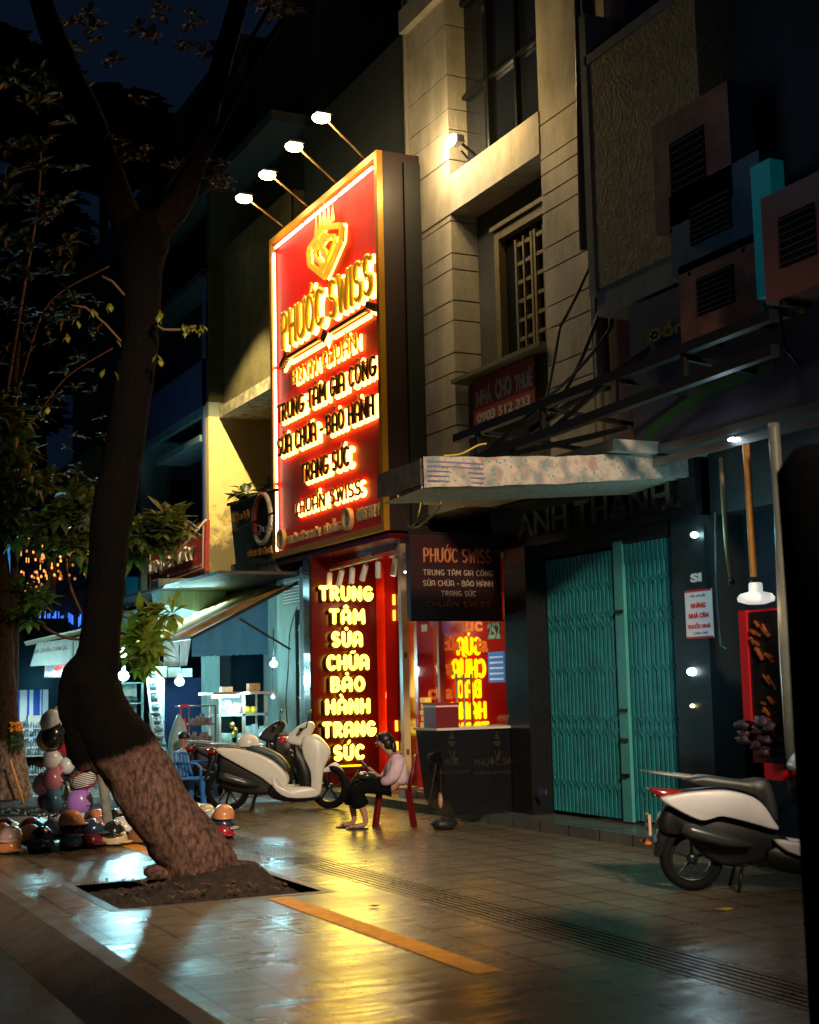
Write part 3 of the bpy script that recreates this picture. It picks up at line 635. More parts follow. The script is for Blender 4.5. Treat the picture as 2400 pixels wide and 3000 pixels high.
# counter facing the camera
ct = thing('display_counter', 'black glossy display counter with faint gold emblems in front of the red shop', 'counter', (8.35, 15.1, .1))
Yc = 15.0; x0 = PY(1283, 2140, Yc).x; x1 = 8.86
b = MB(); b.lens([(x0+.0, 1.12), (x1, 1.12), (x1, .12), (x0+.22, .12), (x0+.1, .3)], .3, 0, 1, Yc+.3); b.build('body', mat('counter_black', (.010, .009, .012), .16, noise=.3, nscale=2), ct, world=True)
b = MB(); b.box(x0-.03, x1, Yc-.03, Yc+.62, 1.121, 1.15); b.build('countertop', mat('pale_top', (.6, .55, .5), .25), ct, world=True)
M_dg = mat('faint_gold', (.05, .042, .028), .35, .4)
b = MB()
for cx2 in (1323, 1456):
    c = PY(cx2, 2175, Yc); k = 1/245.
    for dz, hw in ((.12, .012), (.08, .022), (.05, .03), (0, .05), (-.03, .03)): b.box(c.x-hw, c.x+hw, Yc-.008, Yc-.002, c.z+dz-.012, c.z+dz+.012)
    b.bar((c.x-.04, Yc-.005, c.z-.1), (c.x, Yc-.005, c.z-.22), .012, .012); b.bar((c.x+.04, Yc-.005, c.z-.1), (c.x, Yc-.005, c.z-.22), .012, .012)
prow(b, 'PHƯỚC SWISS', 1390, 1530, 2214, 2242, Yc, -.008, .0); prow(b, 'PHƯỚC', 1305, 1345, 2214, 2242, Yc, -.008, .0)
prow(b, 'TRANG SỨC CHUẨN SWISS', 1285, 1375, 2254, 2266, Yc, -.006, .0); prow(b, 'GIA CÔNG SỬA CHỮA TRANG SỨC CHUẨN SWISS', 1390, 1540, 2254, 2266, Yc, -.006, .0)
b.build('gold_print', M_dg, ct, world=True)
# maroon cash box on counter + stack of yellow boxes
cb = thing('cash_box', 'maroon cash box with a pale band standing on the black counter', 'box', (x0-.05, Yc+.2, 1.15))
a = PY(1268, 2060, Yc+.1); c = PY(1336, 2130, Yc+.1)
b = MB(); b.box(a.x, c.x, Yc+.02, Yc+.35, 1.152, a.z-.05); b.build('case', mat('maroon', (.16, .01, .012), .4), cb, world=True)
b = MB(); b.box(a.x-.005, c.x+.005, Yc+.01, Yc+.36, a.z-.05, a.z-.03); b.build('band', mat('pink_white', (.75, .6, .58), .4), cb, world=True)
b = MB(); b.box(a.x-.005, c.x+.005, Yc+.01, Yc+.36, a.z-.03, a.z); b.build('lid', mat('maroon2', (.3, .02, .02), .3), cb, world=True)
b = MB(); a = PY(1252, 2065, Yc+.3); c = PY(1276, 2130, Yc+.3)
for k in range(5):
    z0 = 1.152+k*.075; b.box(a.x+(k % 2)*.012, c.x-.01, Yc+.37, Yc+.5, z0, z0+.06)
tag(b.build('yellow_boxes', mat('yellow_boxes_card', (.75, .5, .06), .5, em=(1, .6, .05), es=.3)), 'stacked yellow and white boxes beside the maroon cash box', 'boxes')
# fire extinguisher, bags by the counter
fe = thing('fire_extinguisher', 'red fire extinguisher standing inside the red shop behind the seated woman', 'extinguisher', (8.98, 17.6, .24))
MB().lathe([(0, 0), (.075, 0), (.08, .03), (.08, .42), (.05, .5), (.02, .53), (0, .53)], 16).build('cylinder', mat('ext_red', (.55, .03, .015), .3), fe)
MB().box(-.02, .02, -.02, .02, .53, .6).bar((0, 0, .58), (.12, 0, .62), .02).build('valve', mat('valve_tan', (.5, .4, .3), .4), fe)
MB().box(-.04, .04, -.088, -.08, .3, .36).build('tag', M_white, fe)
bg = thing('folded_trolley', 'black folding trolley leaning on the left side of the black counter', 'trolley', (7.7, 14.6, .1))
b = MB(); zc = 14.7
pts = [PY(x, y, zc) for x, y in ((1278, 2235), (1262, 2330), (1258, 2362), (1275, 2370), (1290, 2360), (1292, 2250))]
catm(b, pts, .012); b.build('frame', M_dmetal, bg, world=True)
b = MB(); a = PY(1290, 2345, zc); b.ell(a, .03, .03, .09, 10, wob=.2); b.build('roll', mat('striped_roll', (.5, .25, .2), .6, noise=.8, nscale=14), bg, world=True)
b = MB(); a = PY(1300, 2385, zc); b.ell((a.x, zc, .06), .16, .12, .08, 12, wob=.35, seed=2); tag(b.build('cable_heap', mat('black_rubber', (.012, .012, .012), .5)), 'black cable heap lying at the foot of the black counter', 'cable')
bg2 = MB(); a = PX(1590, 2320, 8.58); bg2.box(8.57, 8.59, a.y-.08, a.y+.08, a.z-.03, a.z+.03)
tag(bg2.build('wall_sticker', mat('purple_sticker', (.06, .04, .16), .4)), 'small purple sticker low on the black pillar', 'sticker')

# ================================================================ the big lit sign
SX = 8.3
bs = thing('illuminated_billboard', 'big red illuminated jewellery sign in a golden frame on the house front', 'sign', (8.6, 19.9, 3.83))
Y0, Y1, Z0, Z1 = 17.66, 22.15, 3.83, 9.38
M_board = mat('sign_red', (.72, .004, .002), .55, spec=.25, noise=.12, nscale=1.5, stretch=(1, 4, .2))
M_gframe = mat('gold_frame', (.55, .26, .02), .3, .3, noise=.2, nscale=3)
b = MB(); b.box(SX, F-.004, Y0, Y1, Z0, Z1); b.build('cabinet', mat('dark_maroon_cladding', (.016, .003, .002), .5, noise=.3, nscale=3), bs, world=True)
b = MB(); b.box(SX-.02, SX, Y0+.12, Y1-.1, Z0+.12, Z1-.1); b.build('face', M_board, bs, world=True)
b = MB(); fw = .1
b.box(SX-.09, SX, Y0, Y0+fw, Z0, Z1); b.box(SX-.09, SX, Y1-fw, Y1, Z0, Z1); b.box(SX-.09, SX, Y0+fw, Y1-fw, Z1-fw, Z1); b.box(SX-.09, SX, Y0+fw, Y1-fw, Z0, Z0+fw)
b.build('frame', M_gframe, bs, world=True)
b = MB(); b.box(8.62, 8.88, Y0-.06, Y0-.001, Z0+.1, Z1-.15); b.build('side_batten', mat('black_side', (.004, .004, .004), .6), bs, world=True)
M_neon = mat('neon_white', (1, 1, 1), .4, em=(1, .80, .50), es=9)
b = MB(); ny_ = Y1-fw-.09
for za, zb in ((Z0+.12, 5.05), (5.12, 7.05), (7.12, Z1-.28)): b.tube([(SX-.07, ny_, za), (SX-.07, ny_, zb)], .022, 8)
b.build('neon_tube', M_neon, bs, world=True)
b = MB()
for ya, yb in ((Y1-.25, 20.6), (20.5, 19.2), (19.1, 17.85)): b.tube([(SX-.07, ya, Z1-.2), (SX-.07, yb, Z1-.2)], .022, 8)
b.build('neon_tube', M_neon, bs, world=True)
M_face = mat('dark_gold_face', (.10, .055, .01), .35, .5)
M_goldl = mat('bright_gold_letter', (.75, .42, .05), .25, .6, em=(1, .45, .02), es=.25)
M_halo = mat('halo_led', (1, .9, .5), .4, em=(1, .45, .07), es=11)
def rowpts(lt, lb, rt, rb, X=8.26):
    a = PX(*lt, X); b_ = PX(*lb, X); c = PX(*rt, X); d = PX(*rb, X)
    ya = (a.y+b_.y)/2; yb = (c.y+d.y)/2; z0 = (b_.z+d.z)/2; z1 = (a.z+c.z)/2; return ya, yb, z0, z1
def srow(s_, q, hb=.145, fb=.10, face=M_face, nm='lettering'):
    ya, yb, z0, z1 = q
    h_ = (z1-z0); d_ = yb-ya
    h = MB(); stroke_text(h, s_, (SX-.045, ya-.02, z0+.01), (0, d_, 0), (0, 0, h_*.92), (0, 0, 0), hb, gap=.26); h.build('letter_halo', M_halo, bs, world=True)
    f = MB(); stroke_text(f, s_, (SX-.12, ya, z0+.03), (0, d_, 0), (0, 0, h_*.92), (0, 0, 0), fb, gap=.26); return f.build(nm, face, bs, world=True)
srow('PHƯỚC SWISS', rowpts((843, 905), (843, 1025), (1103, 760), (1103, 865)), .10, .085, M_goldl)
# dark stripes across the large letters
srow('ENTN CHUẨN', rowpts((872, 1085), (872, 1129), (1058, 985), (1058, 1030)), .1, .09, M_goldl)
srow('TRUNG TÂM GIA CÔNG', rowpts((828, 1195), (828, 1250), (1114, 1042), (1114, 1100)))
srow('SỬA CHỮA - BẢO HÀNH', rowpts((828, 1290), (828, 1345), (1108, 1158), (1108, 1218)))
srow('TRANG SỨC', rowpts((898, 1366), (898, 1422), (1035, 1308), (1035, 1366)))
srow('CHUẨN SWISS', rowpts((876, 1474), (876, 1515), (1070, 1408), (1070, 1455)), .12, .09)
q = rowpts((845, 1560), (845, 1598), (1000, 1512), (1000, 1550)); f = MB(); M_cream = mat('cream_gold_letter', (.75, .62, .32), .35, .3)
text(f, '252 ÔNG ÍCH KHIÊM - ĐÀ NẴNG', (SX-.02, q[0], q[2]), (0, q[1]-q[0], 0), (0, 0, q[3]-q[2]), (-.05, 0, 0), .02); f.build('contact_lettering', M_cream, bs, world=True); f = MB()
q = rowpts((1050, 1492), (1050, 1530), (1128, 1467), (1128, 1506)); text(f, '0905 851 441', (SX-.02, q[0], q[2]), (0, q[1]-q[0], 0), (0, 0, q[3]-q[2]), (-.05, 0, 0), .02); f.build('contact_lettering', M_cream, bs, world=True)
def ring(mb, c, r0_, r1_, th):
    # ring in the sign plane facing -X
    n = 28; vs = []; fs = []
    for k in range(n):
        a = 2*math.pi*k/n
        for r_, x in ((r0_, SX-.02), (r1_, SX-.02), (r1_, SX-th), (r0_, SX-th)): vs.append((x, c.y+r_*math.cos(a), c.z+r_*math.sin(a)))
    for k in range(n):
        k2 = (k+1) % n
        for i in range(4): fs.append((k*4+i, k*4+(i+1) % 4, k2*4+(i+1) % 4, k2*4+i))
    mb.add(vs, fs)
f = MB()
for x, y in ((833, 1580), (1028, 1522)):
    c = PX(x, y, SX); ring(f, c, .12, .17, .09); f.box(SX-.06, SX-.02, c.y-.05, c.y+.05, c.z-.06, c.z+.06)
f.build('round_icon', M_cream, bs, world=True)
# ornamental rule: two bars, centre gem, hooked ends
a = PX(828, 1072, 8.24); c = PX(1118, 898, 8.24); zm = (a.z+c.z)/2; ym = (a.y+c.y)/2
f = MB(); h = MB()
for s_ in (1, -1):
    e = ym+s_*(a.y-c.y)/2; 
    f.box(SX-.14, SX-.08, min(ym+s_*.22, e-s_*.42), max(ym+s_*.22, e-s_*.42), zm+.02, zm+.08)
    h.box(SX-.06, SX-.022, min(ym+s_*.2, e-s_*.4), max(ym+s_*.2, e-s_*.4), zm-.06, zm+.0)
    for k in range(5): f.box(SX-.14, SX-.08, e-s_*(.08+.07*k)-.03, e-s_*(.08+.07*k)+.03, zm-.06+.028*k, zm+.04+.03*k)
    for k in range(5): h.box(SX-.05, SX-.022, e-s_*(.08+.07*k)-.03, e-s_*(.08+.07*k)+.03, zm-.12+.028*k, zm-.06+.03*k)
f.poly([(SX-.13, ym+.14, zm+.04), (SX-.13, ym, zm+.16), (SX-.13, ym-.14, zm+.04), (SX-.13, ym, zm-.1)])
h.poly([(SX-.04, ym+.18, zm+.0), (SX-.04, ym, zm+.12), (SX-.04, ym-.18, zm+.0), (SX-.04, ym, zm-.16)])
f.build('ornament', M_face, bs, world=True); h.build('ornament_halo', M_halo, bs, world=True)
# emblem: diamond shield with a crown
E_ = {k: PX(*p, SX-.06) for k, p in dict(t=(963, 662), l=(911, 747), r=(1008, 690), b=(961, 812), cl=(930, 668), cr=(985, 620)).items()}
def dia(mb, sc, th0, th1, w_):
    cy = (E_['l'].y+E_['r'].y)/2; top = E_['t'].z; bot = E_['b'].z; mid = (E_['l'].z+E_['r'].z)/2; hw = (E_['l'].y-E_['r'].y)/2*sc
    cz = (top+bot)/2; pts = [(cy, cz+(top-cz)*sc), (cy-hw, cz+(top-cz)*.55*sc), (cy-hw*.95, mid-.12*sc), (cy, cz+(bot-cz)*sc), (cy+hw*.95, mid-.12*sc), (cy+hw, cz+(top-cz)*.55*sc)]
    for i in range(6):
        p, q_ = pts[i], pts[(i+1) % 6]; mb.bar((th0, *p), (th0, *q_), w_, th1, up=V((1, 0, 0)))
    return cy, cz
f = MB(); cy, cz = dia(f, 1, SX-.1, .05, .09); dia(f, .62, SX-.1, .05, .06)
text(f, 'S', (SX-.08, cy+.17, cz-.3), (0, -.34, 0), (0, 0, .6), (-.05, 0, 0), .02)
for k, (dy, hh) in enumerate(((.34, .22), (.17, .3), (0, .38), (-.17, .3), (-.34, .22))):
    f.poly([(SX-.1, cy+dy+.09, E_['t'].z-.02), (SX-.1, cy+dy, E_['t'].z+hh+.1), (SX-.1, cy+dy-.09, E_['t'].z-.02)]); 
f.build('emblem', mat('bright_gold_emblem', (.8, .5, .05), .25, .5, em=(1, .55, .03), es=.5), bs, world=True)
h = MB(); dia(h, 1.04, SX-.03, .012, .05); dia(h, .55, SX-.03, .012, .04); h.build('emblem_halo', M_halo, bs, world=True)
# flood lights on arms
for i, ((lx, ly), (rx, ry)) in enumerate(zip([(945, 340), (865, 425), (787, 508), (718, 577)], [(1080, 450), (997, 525), (915, 603), (845, 670)])):
    r = PX(rx, ry, SX); l = PY(lx, ly, r.y); r.z = Z1
    fl = thing('floodlight', ['highest and rightmost', 'second highest', 'third highest', 'lowest and leftmost'][i] + ' lit floodlight on a thin arm above the big sign', 'floodlight', r, 0, 'floodlights above the big sign')
    d = l-r; MB().tube([(0, 0, -.02), d*.94], .016, 6).build('arm', mat('gold_brown_arm', (.25, .15, .03), .4, .3), fl)
    b = MB(); b.box(d.x-.14, d.x+.11, d.y-.12, d.y+.12, d.z+.0, d.z+.035); b.build('lamp_head', M_dmetal, fl)
    b = MB(); b.smooth = True; b.ell((d.x-.02, d.y, d.z-.03), .14, .12, .075, 14); b.build('lens', mat('flood_lens', (1, 1, 1), .3, em=(1, .82, .42), es=30), fl)
    light('SPOT', l+V((.0, 0, -.12)), 120, (1, .70, .28), .06, target=(SX+.25, r.y, 6.6), angle=128, blend=.7)
    light('POINT', l+V((0, 0, -.14)), [10, 9, 9, 12][i], (1, .74, .34), .08)
# flood light on the beige house
c = PX(1347, 415, 8.75)
fl = thing('wall_floodlight', 'bright wall floodlight on the beige townhouse below its upper window', 'floodlight', c)
MB().box(-.10, .02, -.10, .10, -.04, .06).build('lamp_head', M_metal, fl)
MB().bar((0, 0, 0), (.3, .1, -.12), .03).bar((.05, .05, -.1), (.15, .05, -.2), .02).build('bracket', M_dmetal, fl)
MB().ell((-.125, 0, 0), .03, .14, .085, 14).build('lens', mat('flood_lens', (1, 1, 1)), fl)
light('POINT', c+V((-.45, -.9, .0)), 60, (1, .66, .24), .08)
light('SPOT', c+V((-.9, -.6, .3)), 95, (1, .66, .24), .05, target=(8.3, 11.6, 7.0), angle=60, blend=.6)
light('POINT', c+V((-.22, .5, .05)), 95, (1, .75, .38), .08)
light('SPOT', c+V((-1.0, .2, .1)), 110, (1, .80, .52), .15, target=(8.9, 15.2, 6.3), angle=125, blend=.9)

# ================================================================ house right of the beige one
rh = thing('stucco_house', 'dark house with rough stucco bay above the green and gold shop sign', 'house', (F, 9, 4))
M_stuc = mat('rough_stucco', (.30, .23, .125), .9, noise=.3, nscale=9, bump=1.0, bscale=26)
b = MB(); Yr = PX(2020, 780, 8.5).y
b.box(8.3, 9.4, 10.4, 12.3, 5.85, 8.4); b.box(8.86, 9.3, 12.3, 12.36, 5, 6); b.build('stucco_bay', M_stuc, rh, world=True)
b = MB(); b.box(8.29, 9.4, 12.3, 12.42, 5.8, 9); b.box(8.31, 9.4, 5, 12.3, 5.55, 5.85); b.box(8.29, 9.4, 10.35, 12.34, 8.4, 8.5); b.build('bay_trim', facade_mat('bay_trim_grey', (.2, .2, .2)), rh, world=True)
b = MB(); b.box(8.9, 14, 4, 12.7, 4.0, 13); b.box(8.6, 9, 4, 10.2, 5.85, 8.2); b.build('wall', facade_mat('night_blue_wall', (.06, .07, .085)), rh, world=True)
b = MB(); b.box(8.84, 8.9, 5, 12.2, 8.6, 13); b.build('upper_window', M_glassd, rh, world=True)
# dark ground floor
gd = thing('dark_shop', 'dark closed shop unit at the right of the green folding gate', 'shop', (F, 9, .12))
b = MB(); b.box(9.3, 12, 4, 11.85, .1, 4.0); b.build('wall', mat('dark_blue_wall', (.02, .028, .045), .5, noise=.3), gd, world=True)
b = MB(); b.box(8.8, 9.3, 11.3, 11.85, .1, 3.88); b.build('pillar', mat('dark_teal_pillar', (.02, .03, .035), .4), gd, world=True)
b = MB(); b.box(8.9, 9.3, 4, 11.3, 3.3, 3.99); b.build('header', M_dark, gd, world=True)
def em_ball(name, p, r, em, es, label, M=None):
    b = MB(); b.ell((0, 0, 0), r, r*.8, r*.7, 12); o = b.build(name, mat('em_%s' % name+str(es), (1, 1, 1), .4, em=em, es=es)); o.location = p; return tag(o, label, 'lamp')
em_ball('bulb', PX(2035, 1567, 8.75), .045, (.6, 1, 1), 12, 'small cool white bulb high beside the folding gate')
light('POINT', PX(2035, 1567, 8.3), 9, (.30, .9, 1), .1)
em_ball('lamp', PX(2028, 1968, 8.78), .06, (.7, .95, 1), 9, 'cool white oval lamp beside the right edge of the folding gate')
light('POINT', PX(2028, 1968, 8.2), 7, (.5, .85, 1), .05)
em_ball('small_bulb', PX(2029, 2068, 8.78), .028, (1, .7, .3), 6, 'tiny warm bulb low beside the folding gate')
po = thing('poster', 'white poster with three red lines of text beside the folding gate', 'poster', (8.79, 11.4, 1.9))
X = 8.79; A = PX(2008, 1732, X); B_ = PX(2086, 1725, X); A2 = PX(2014, 1872, X)
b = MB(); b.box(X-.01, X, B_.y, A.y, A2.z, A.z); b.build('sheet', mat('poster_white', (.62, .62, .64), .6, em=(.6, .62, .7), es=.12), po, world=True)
W_ = A.y-B_.y; H_ = A.z-A2.z; b = MB()
for k, (s_, wf) in enumerate((('NHÀNG', .55), ('NHÀ CÂN', .75), ('THUỐC NHÀ', .86))):
    text(b, s_, (X-.011, A.y-W_*(1-wf)/2, A2.z+H_*(.62-.21*k)), (0, -W_*wf, 0), (0, 0, H_*.13), (-.004, 0, 0), .05)
b.box(X-.014, X-.0101, B_.y, A.y, A.z-.02, A.z); b.box(X-.014, X-.0101, B_.y, A.y, A2.z, A2.z+.018)
b.build('red_text', mat('poster_red', (.6, .03, .04), .6), po, world=True)
b = MB(); text(b, 'Cần tìm gấp', (X-.011, A.y-W_*.2, A2.z+H_*.84), (0, -W_*.6, 0), (0, 0, H_*.08), (-.004, 0, 0)); text(b, 'Liên hệ', (X-.011, A.y-W_*.3, A2.z+H_*.07), (0, -W_*.5, 0), (0, 0, H_*.07), (-.004, 0, 0))
b.build('blue_text', mat('ink_blue', (.1, .12, .25), .6), po, world=True)
b = MB(); A = PX(2015, 1685, X); B_ = PX(2060, 1712, X); b.box(X-.01, X, B_.y, A.y, B_.z, A.z); pl = tag(b.build('number_plaque', mat('plaque_black', (.02, .03, .03), .3)), 'small black plaque with pale letters above the white poster', 'plaque')
b = MB(); text(b, 'SI', (X-.011, A.y-.06, B_.z+.03), (0, -.18, 0), (0, 0, .09), (-.004, 0, 0), .05); b.build('lettering', M_white, pl)
# green and gold shop sign board above
gs = thing('green_swoosh_sign', 'unlit dark shop sign with a green swoosh and gold text at the right', 'sign', (8.3, 10.5, 4))
X = 8.3
b = MB(); b.box(X, X+.25, 8.4, 11.72, 4.0, 5.5); b.build('board', mat('sign_slate', (.05, .055, .09), .4), gs, world=True)
b = MB(); pts = [(1872, 1320), (1890, 1270), (1960, 1200), (2060, 1130), (2180, 1085), (2270, 1055), (2270, 1085), (2180, 1120), (2080, 1160), (1990, 1215), (1920, 1270), (1895, 1310)]
b.add([PX(*p, X-.004) for p in pts], [(i, i+1, 10-i, 11-i) for i in range(5)]); b.build('green_swoosh', mat('swoosh_green', (.01, .085, .02), .6), gs, world=True)
b = MB(); text(b, 'Đồng Hồ Kính', (X-.006, 11.4, 5.0), (0, -2.0, 0), (0, 0, .2), (-.01, 0, 0), .03); text(b, 'KÍNH MẮT TUẤN', (X-.006, 11.5, 4.78), (0, -2.4, 0), (0, 0, .14), (-.01, 0, 0), .03); b.build('gold_text', mat('dull_gold_text', (.2, .15, .03), .5), gs, world=True)
b = MB(); b.box(X-.02, X+.3, 8.4, 11.74, 3.9, 3.99); b.box(X-.01, X+.02, 8.4, 11.72, 3.78, 3.86); b.build('bottom_rail', M_metal, gs, world=True)
c = PX(2145, 1287, X-.03); em_ball('rail_lamp', c, .03, (.8, .9, 1), 20, 'tiny bright lamp on the rail under the dark shop sign').scale = (1, 2.2, .8)
light('POINT', c+V((-.1, 0, -.1)), 2, (.6, .85, 1), .05)
# air conditioners on the facade
def aircon(px, py, X, w_, h_, label, colr, side):
    c = PX(px, py, X); o = thing('air_conditioner', label, 'air conditioner', c, 0, 'outdoor air conditioner units at the right')
    MB().box(0, .3, -w_/2, w_/2, -h_/2, h_/2).build('casing', colr, o)
    b = MB(); b.box(-.012, 0, -w_*.2, w_*.26, -h_*.22, h_*.24); fg = b.build('fan_grille', mat('matte_black', (.006, .006, .007), .95, spec=.05), o)
    b = MB()
    for k in range(7): z_ = -h_*.20+k*h_*.44/6.5; b.box(-.02, -.0125, -w_*.19, w_*.25, z_, z_+.008)
    b.build('guard', mat('dull_grey', (.05, .05, .05), .8), fg)
    b = MB(); b.tube([(.1, -w_/2-.02, -h_*.3), (.1, -w_/2-.1, -h_*.35), (.12, -w_/2-.12, -h_*.9), (.3, -w_/2-.1, -h_*1.1)], .018, 6); b.build('hose', M_dmetal, o)
    MB().box(.0, .3, -w_/2-.012, -w_/2, -h_/2, h_/2).build('side_panel', side, o)
    b = MB(); b.bar((.3, -w_*.3, -h_/2-.03), (.0, -w_*.3, -h_/2-.03), .04); b.bar((.3, w_*.3, -h_/2-.03), (.0, w_*.3, -h_/2-.03), .04); b.build('bracket', M_dmetal, o)
pk = mat('pinkish_casing', (.22, .085, .065), .6, noise=.5, nscale=4); tq = mat('turquoise_side', (.03, .30, .36), .5); sb = mat('slate_blue_casing', (.04, .08, .14), .5, noise=.4, nscale=4)
aircon(2022, 470, 8.0, 1.15, 1.1, 'upper pinkish air conditioner beside the stucco bay', pk, sb)
aircon(2090, 635, 8.0, 1.3, .8, 'slate blue air conditioner box under the upper pinkish one', sb, sb)
aircon(2105, 850, 8.0, 1.15, .75, 'lower pinkish air conditioner with a turquoise flank', pk, tq)
aircon(2345, 690, 7.6, .9, .9, 'dim reddish air conditioner at the right edge', mat('dim_red_casing', (.15, .06, .055), .5), sb)
b = MB(); a = PX(2215, 560, 7.8); c = PX(2290, 855, 7.8); b.box(7.75, 7.9, c.y, a.y, c.z, a.z+.2); tag(b.build('turquoise_downpipe_box', mat('turquoise_lit', (.02, .26, .32), .7, em=(.0, .45, .55), es=.05)), 'turquoise vertical panel with an added dim glow beside the lower air conditioner', 'panel')  # slight emission put in to make the panel stand out
light('POINT', (6.5, 9.6, 6.6), 7, (.6, .8, 1), .5)  # fill lamp added to brighten the air conditioners, no fixture
# ropes with hanging white lamp
rp = thing('hanging_lamp', 'white domed lamp hung on an orange cord above the red cabinet', 'lamp', PX(2215, 1740, 8.2))
L0 = V(rp.location)
b = MB(); pts = [PX(x, y, 8.2)-L0 for x, y in ((2185, 1300), (2192, 1400), (2200, 1550), (2208, 1690))]; b.tube(pts, .032, 8); b.build('cord', mat('orange_cord', (.55, .26, .06), .6, noise=.3, nscale=20), rp)
b = MB(); pp = PX(2210, 1700, 8.2)-L0; b.tube([pp, pp+V((0, 0, -.07))], .035, 8); b.build('socket', M_dmetal, rp)
M_dome = mat('white_dome', (.8, .8, .78), .35, em=(.9, 1, 1), es=.5)
b = MB(); b.lathe([(0, .10), (.05, .10), (.06, .09), (.062, .02), (.14, .0), (.165, -.03), (.16, -.065), (.08, -.09), (0, -.095)], 20); b.build('dome', M_dome, rp)
b = MB(); pts = [PX(x, y, 8.5) for x, y in ((2112, 1340), (2118, 1450), (2128, 1590), (2142, 1700))]; b.tube(pts, .022, 8); b.k = 1; b.tube([pts[-1], pts[-1]-V((0, .01, .04))], .03, 8)
tag(b.build('cord', [mat('tan_cord', (.25, .18, .09), .6), M_dmetal]), 'tan cord hanging beside the orange one, tied off at its end', 'cord')
b = MB(); pts = [PX(x, y, 8.7) for x, y in ((2095, 1500), (2098, 1700), (2112, 1890), (2130, 1900))]; b.tube(pts, .012, 6)
tag(b.build('hook_pole', mat('thin_dark_rod', (.08, .09, .1), .4)), 'thin dark hooked rod beside the white poster', 'rod')
# red display cabinet with clutter
rc = thing('red_cabinet', 'tall red display cabinet with dark goods under the white domed lamp', 'cabinet', (8.3, 9.6, .12))
X = 8.1; A = PX(2168, 1790, X); B_ = PX(2275, 1790, X); zb = PX(2200, 2280, X).z
b = MB(); b.box(X+.02, X+.5, B_.y, A.y, zb, A.z); b.box(X-.02, X+.02, A.y-.1, A.y, zb, A.z); b.box(X-.02, X+.02, B_.y, A.y, zb, zb+.14); b.box(X-.02, X+.02, A.y-.24, A.y, zb, zb+.5); b.build('frame', mat('cabinet_red', (.50, .01, .015), .35), rc, world=True)
b = MB(); b.box(X+.0, X+.019, B_.y, A.y-.1, zb+.1, A.z-.02); b.build('dark_glass', M_black, rc, world=True)
b = MB(); r_ = random.Random(5)
for k in range(20):
    y = B_.y+.08+r_.random()*(A.y-B_.y-.25); z = zb+.35+r_.random()*(A.z-zb-.5); w_ = .02+.03*r_.random(); b.bar((X-.02, y-w_, z-w_*r_.random()), (X-.02, y+w_, z+w_*2*r_.random()), .008+.03*r_.random(), .02)
b.build('orange_goods', mat('orange_goods', (.30, .08, .02), .35, noise=.8, nscale=20), rc, world=True)
b = MB()
for k in range(9): b.ell((X-.06, B_.y+.05+r_.random()*.4, zb+.2+r_.random()*.3), .05, .09, .045, 9, wob=.9, seed=k+40)
b.build('dark_bundles', mat('dark_bundles', (.04, .02, .035), .6, noise=.6, nscale=9), rc, world=True)
light('POINT', PX(2215, 1790, 7.8), 3, (1, .7, .4), .1)
b = MB(); b.tube([PX(2267, 1240, 8.0), PX(2268, 1262, 8.0), PX(2285, 1500, 8.0), PX(2300, 1900, 8.0), PX(2318, 2200, 8.0), G(2330, 2430, .0)], .05, 10)
tag(b.build('downpipe', mat('pale_grey_pipe', (.22, .23, .21), .4, noise=.3, nscale=4)), 'pale grey standing pipe beside the red cabinet', 'pipe')
# near dark pole with faded poster
np_ = thing('dark_post', 'near dark out of focus post at the right edge of the view', 'post', (4.67, 4.9, -.012))
b = MB(); b.tube([(0, 0, 0), (-.02, 0, 2), (-.035, 0, 2.62), (-.035, 0, 2.72)], [.315, .30, .30, .22], 32); b.build('shaft', mat('pole_concrete', (.003, .003, .0035), 1, spec=0, bump=.6, bscale=8), np_)
# bundle of dim cables overhead at upper right
tp = MB(); a = PX(2302, 1690, 8.2); c = PX(2400, 2060, 8.2); tp.box(8.2, 8.22, c.y, a.y, c.z, a.z)
pb = tag(tp.build('faded_board', mat('faded_pink_board', (.14, .085, .08), .8, noise=.3)), 'faded pinkish notice board with blue strips beside the pale pipe', 'board')
b = MB()
for k in range(3): z = a.z-.1-.14*k; b.box(8.19, 8.2, c.y+.08, a.y-.06, z-.05, z)
b.build('blue_strip', mat('faded_blue', (.03, .045, .12), .8), pb)

# ================================================================ street light from behind the camera (own fixture, outside the view)
sl = thing('street_lamp', 'street lamp on a tall grey pole beside the road, behind the viewer', 'street lamp', (1.4, -3.5, -.15))
MB().tube([(0, 0, 0), (0, 0, 7.6), (.5, .3, 8.2), (1.4, .9, 8.4)], [.1, .07, .05, .04], 10).build('pole', M_metal, sl)
MB().box(1.2, 1.8, .7, 1.1, 8.36, 8.48).build('lamp_head', M_dmetal, sl)
MB().box(1.3, 1.75, .75, 1.05, 8.34, 8.358).build('lens', mat('street_lens', (1, 1, 1), .4, em=(1, .72, .45), es=12), sl)
light('SPOT', (2.95, -2.6, 8.1), 13500, (1, .78, .52), .6, target=(5.6, 16.6, 0), angle=34, blend=.6)
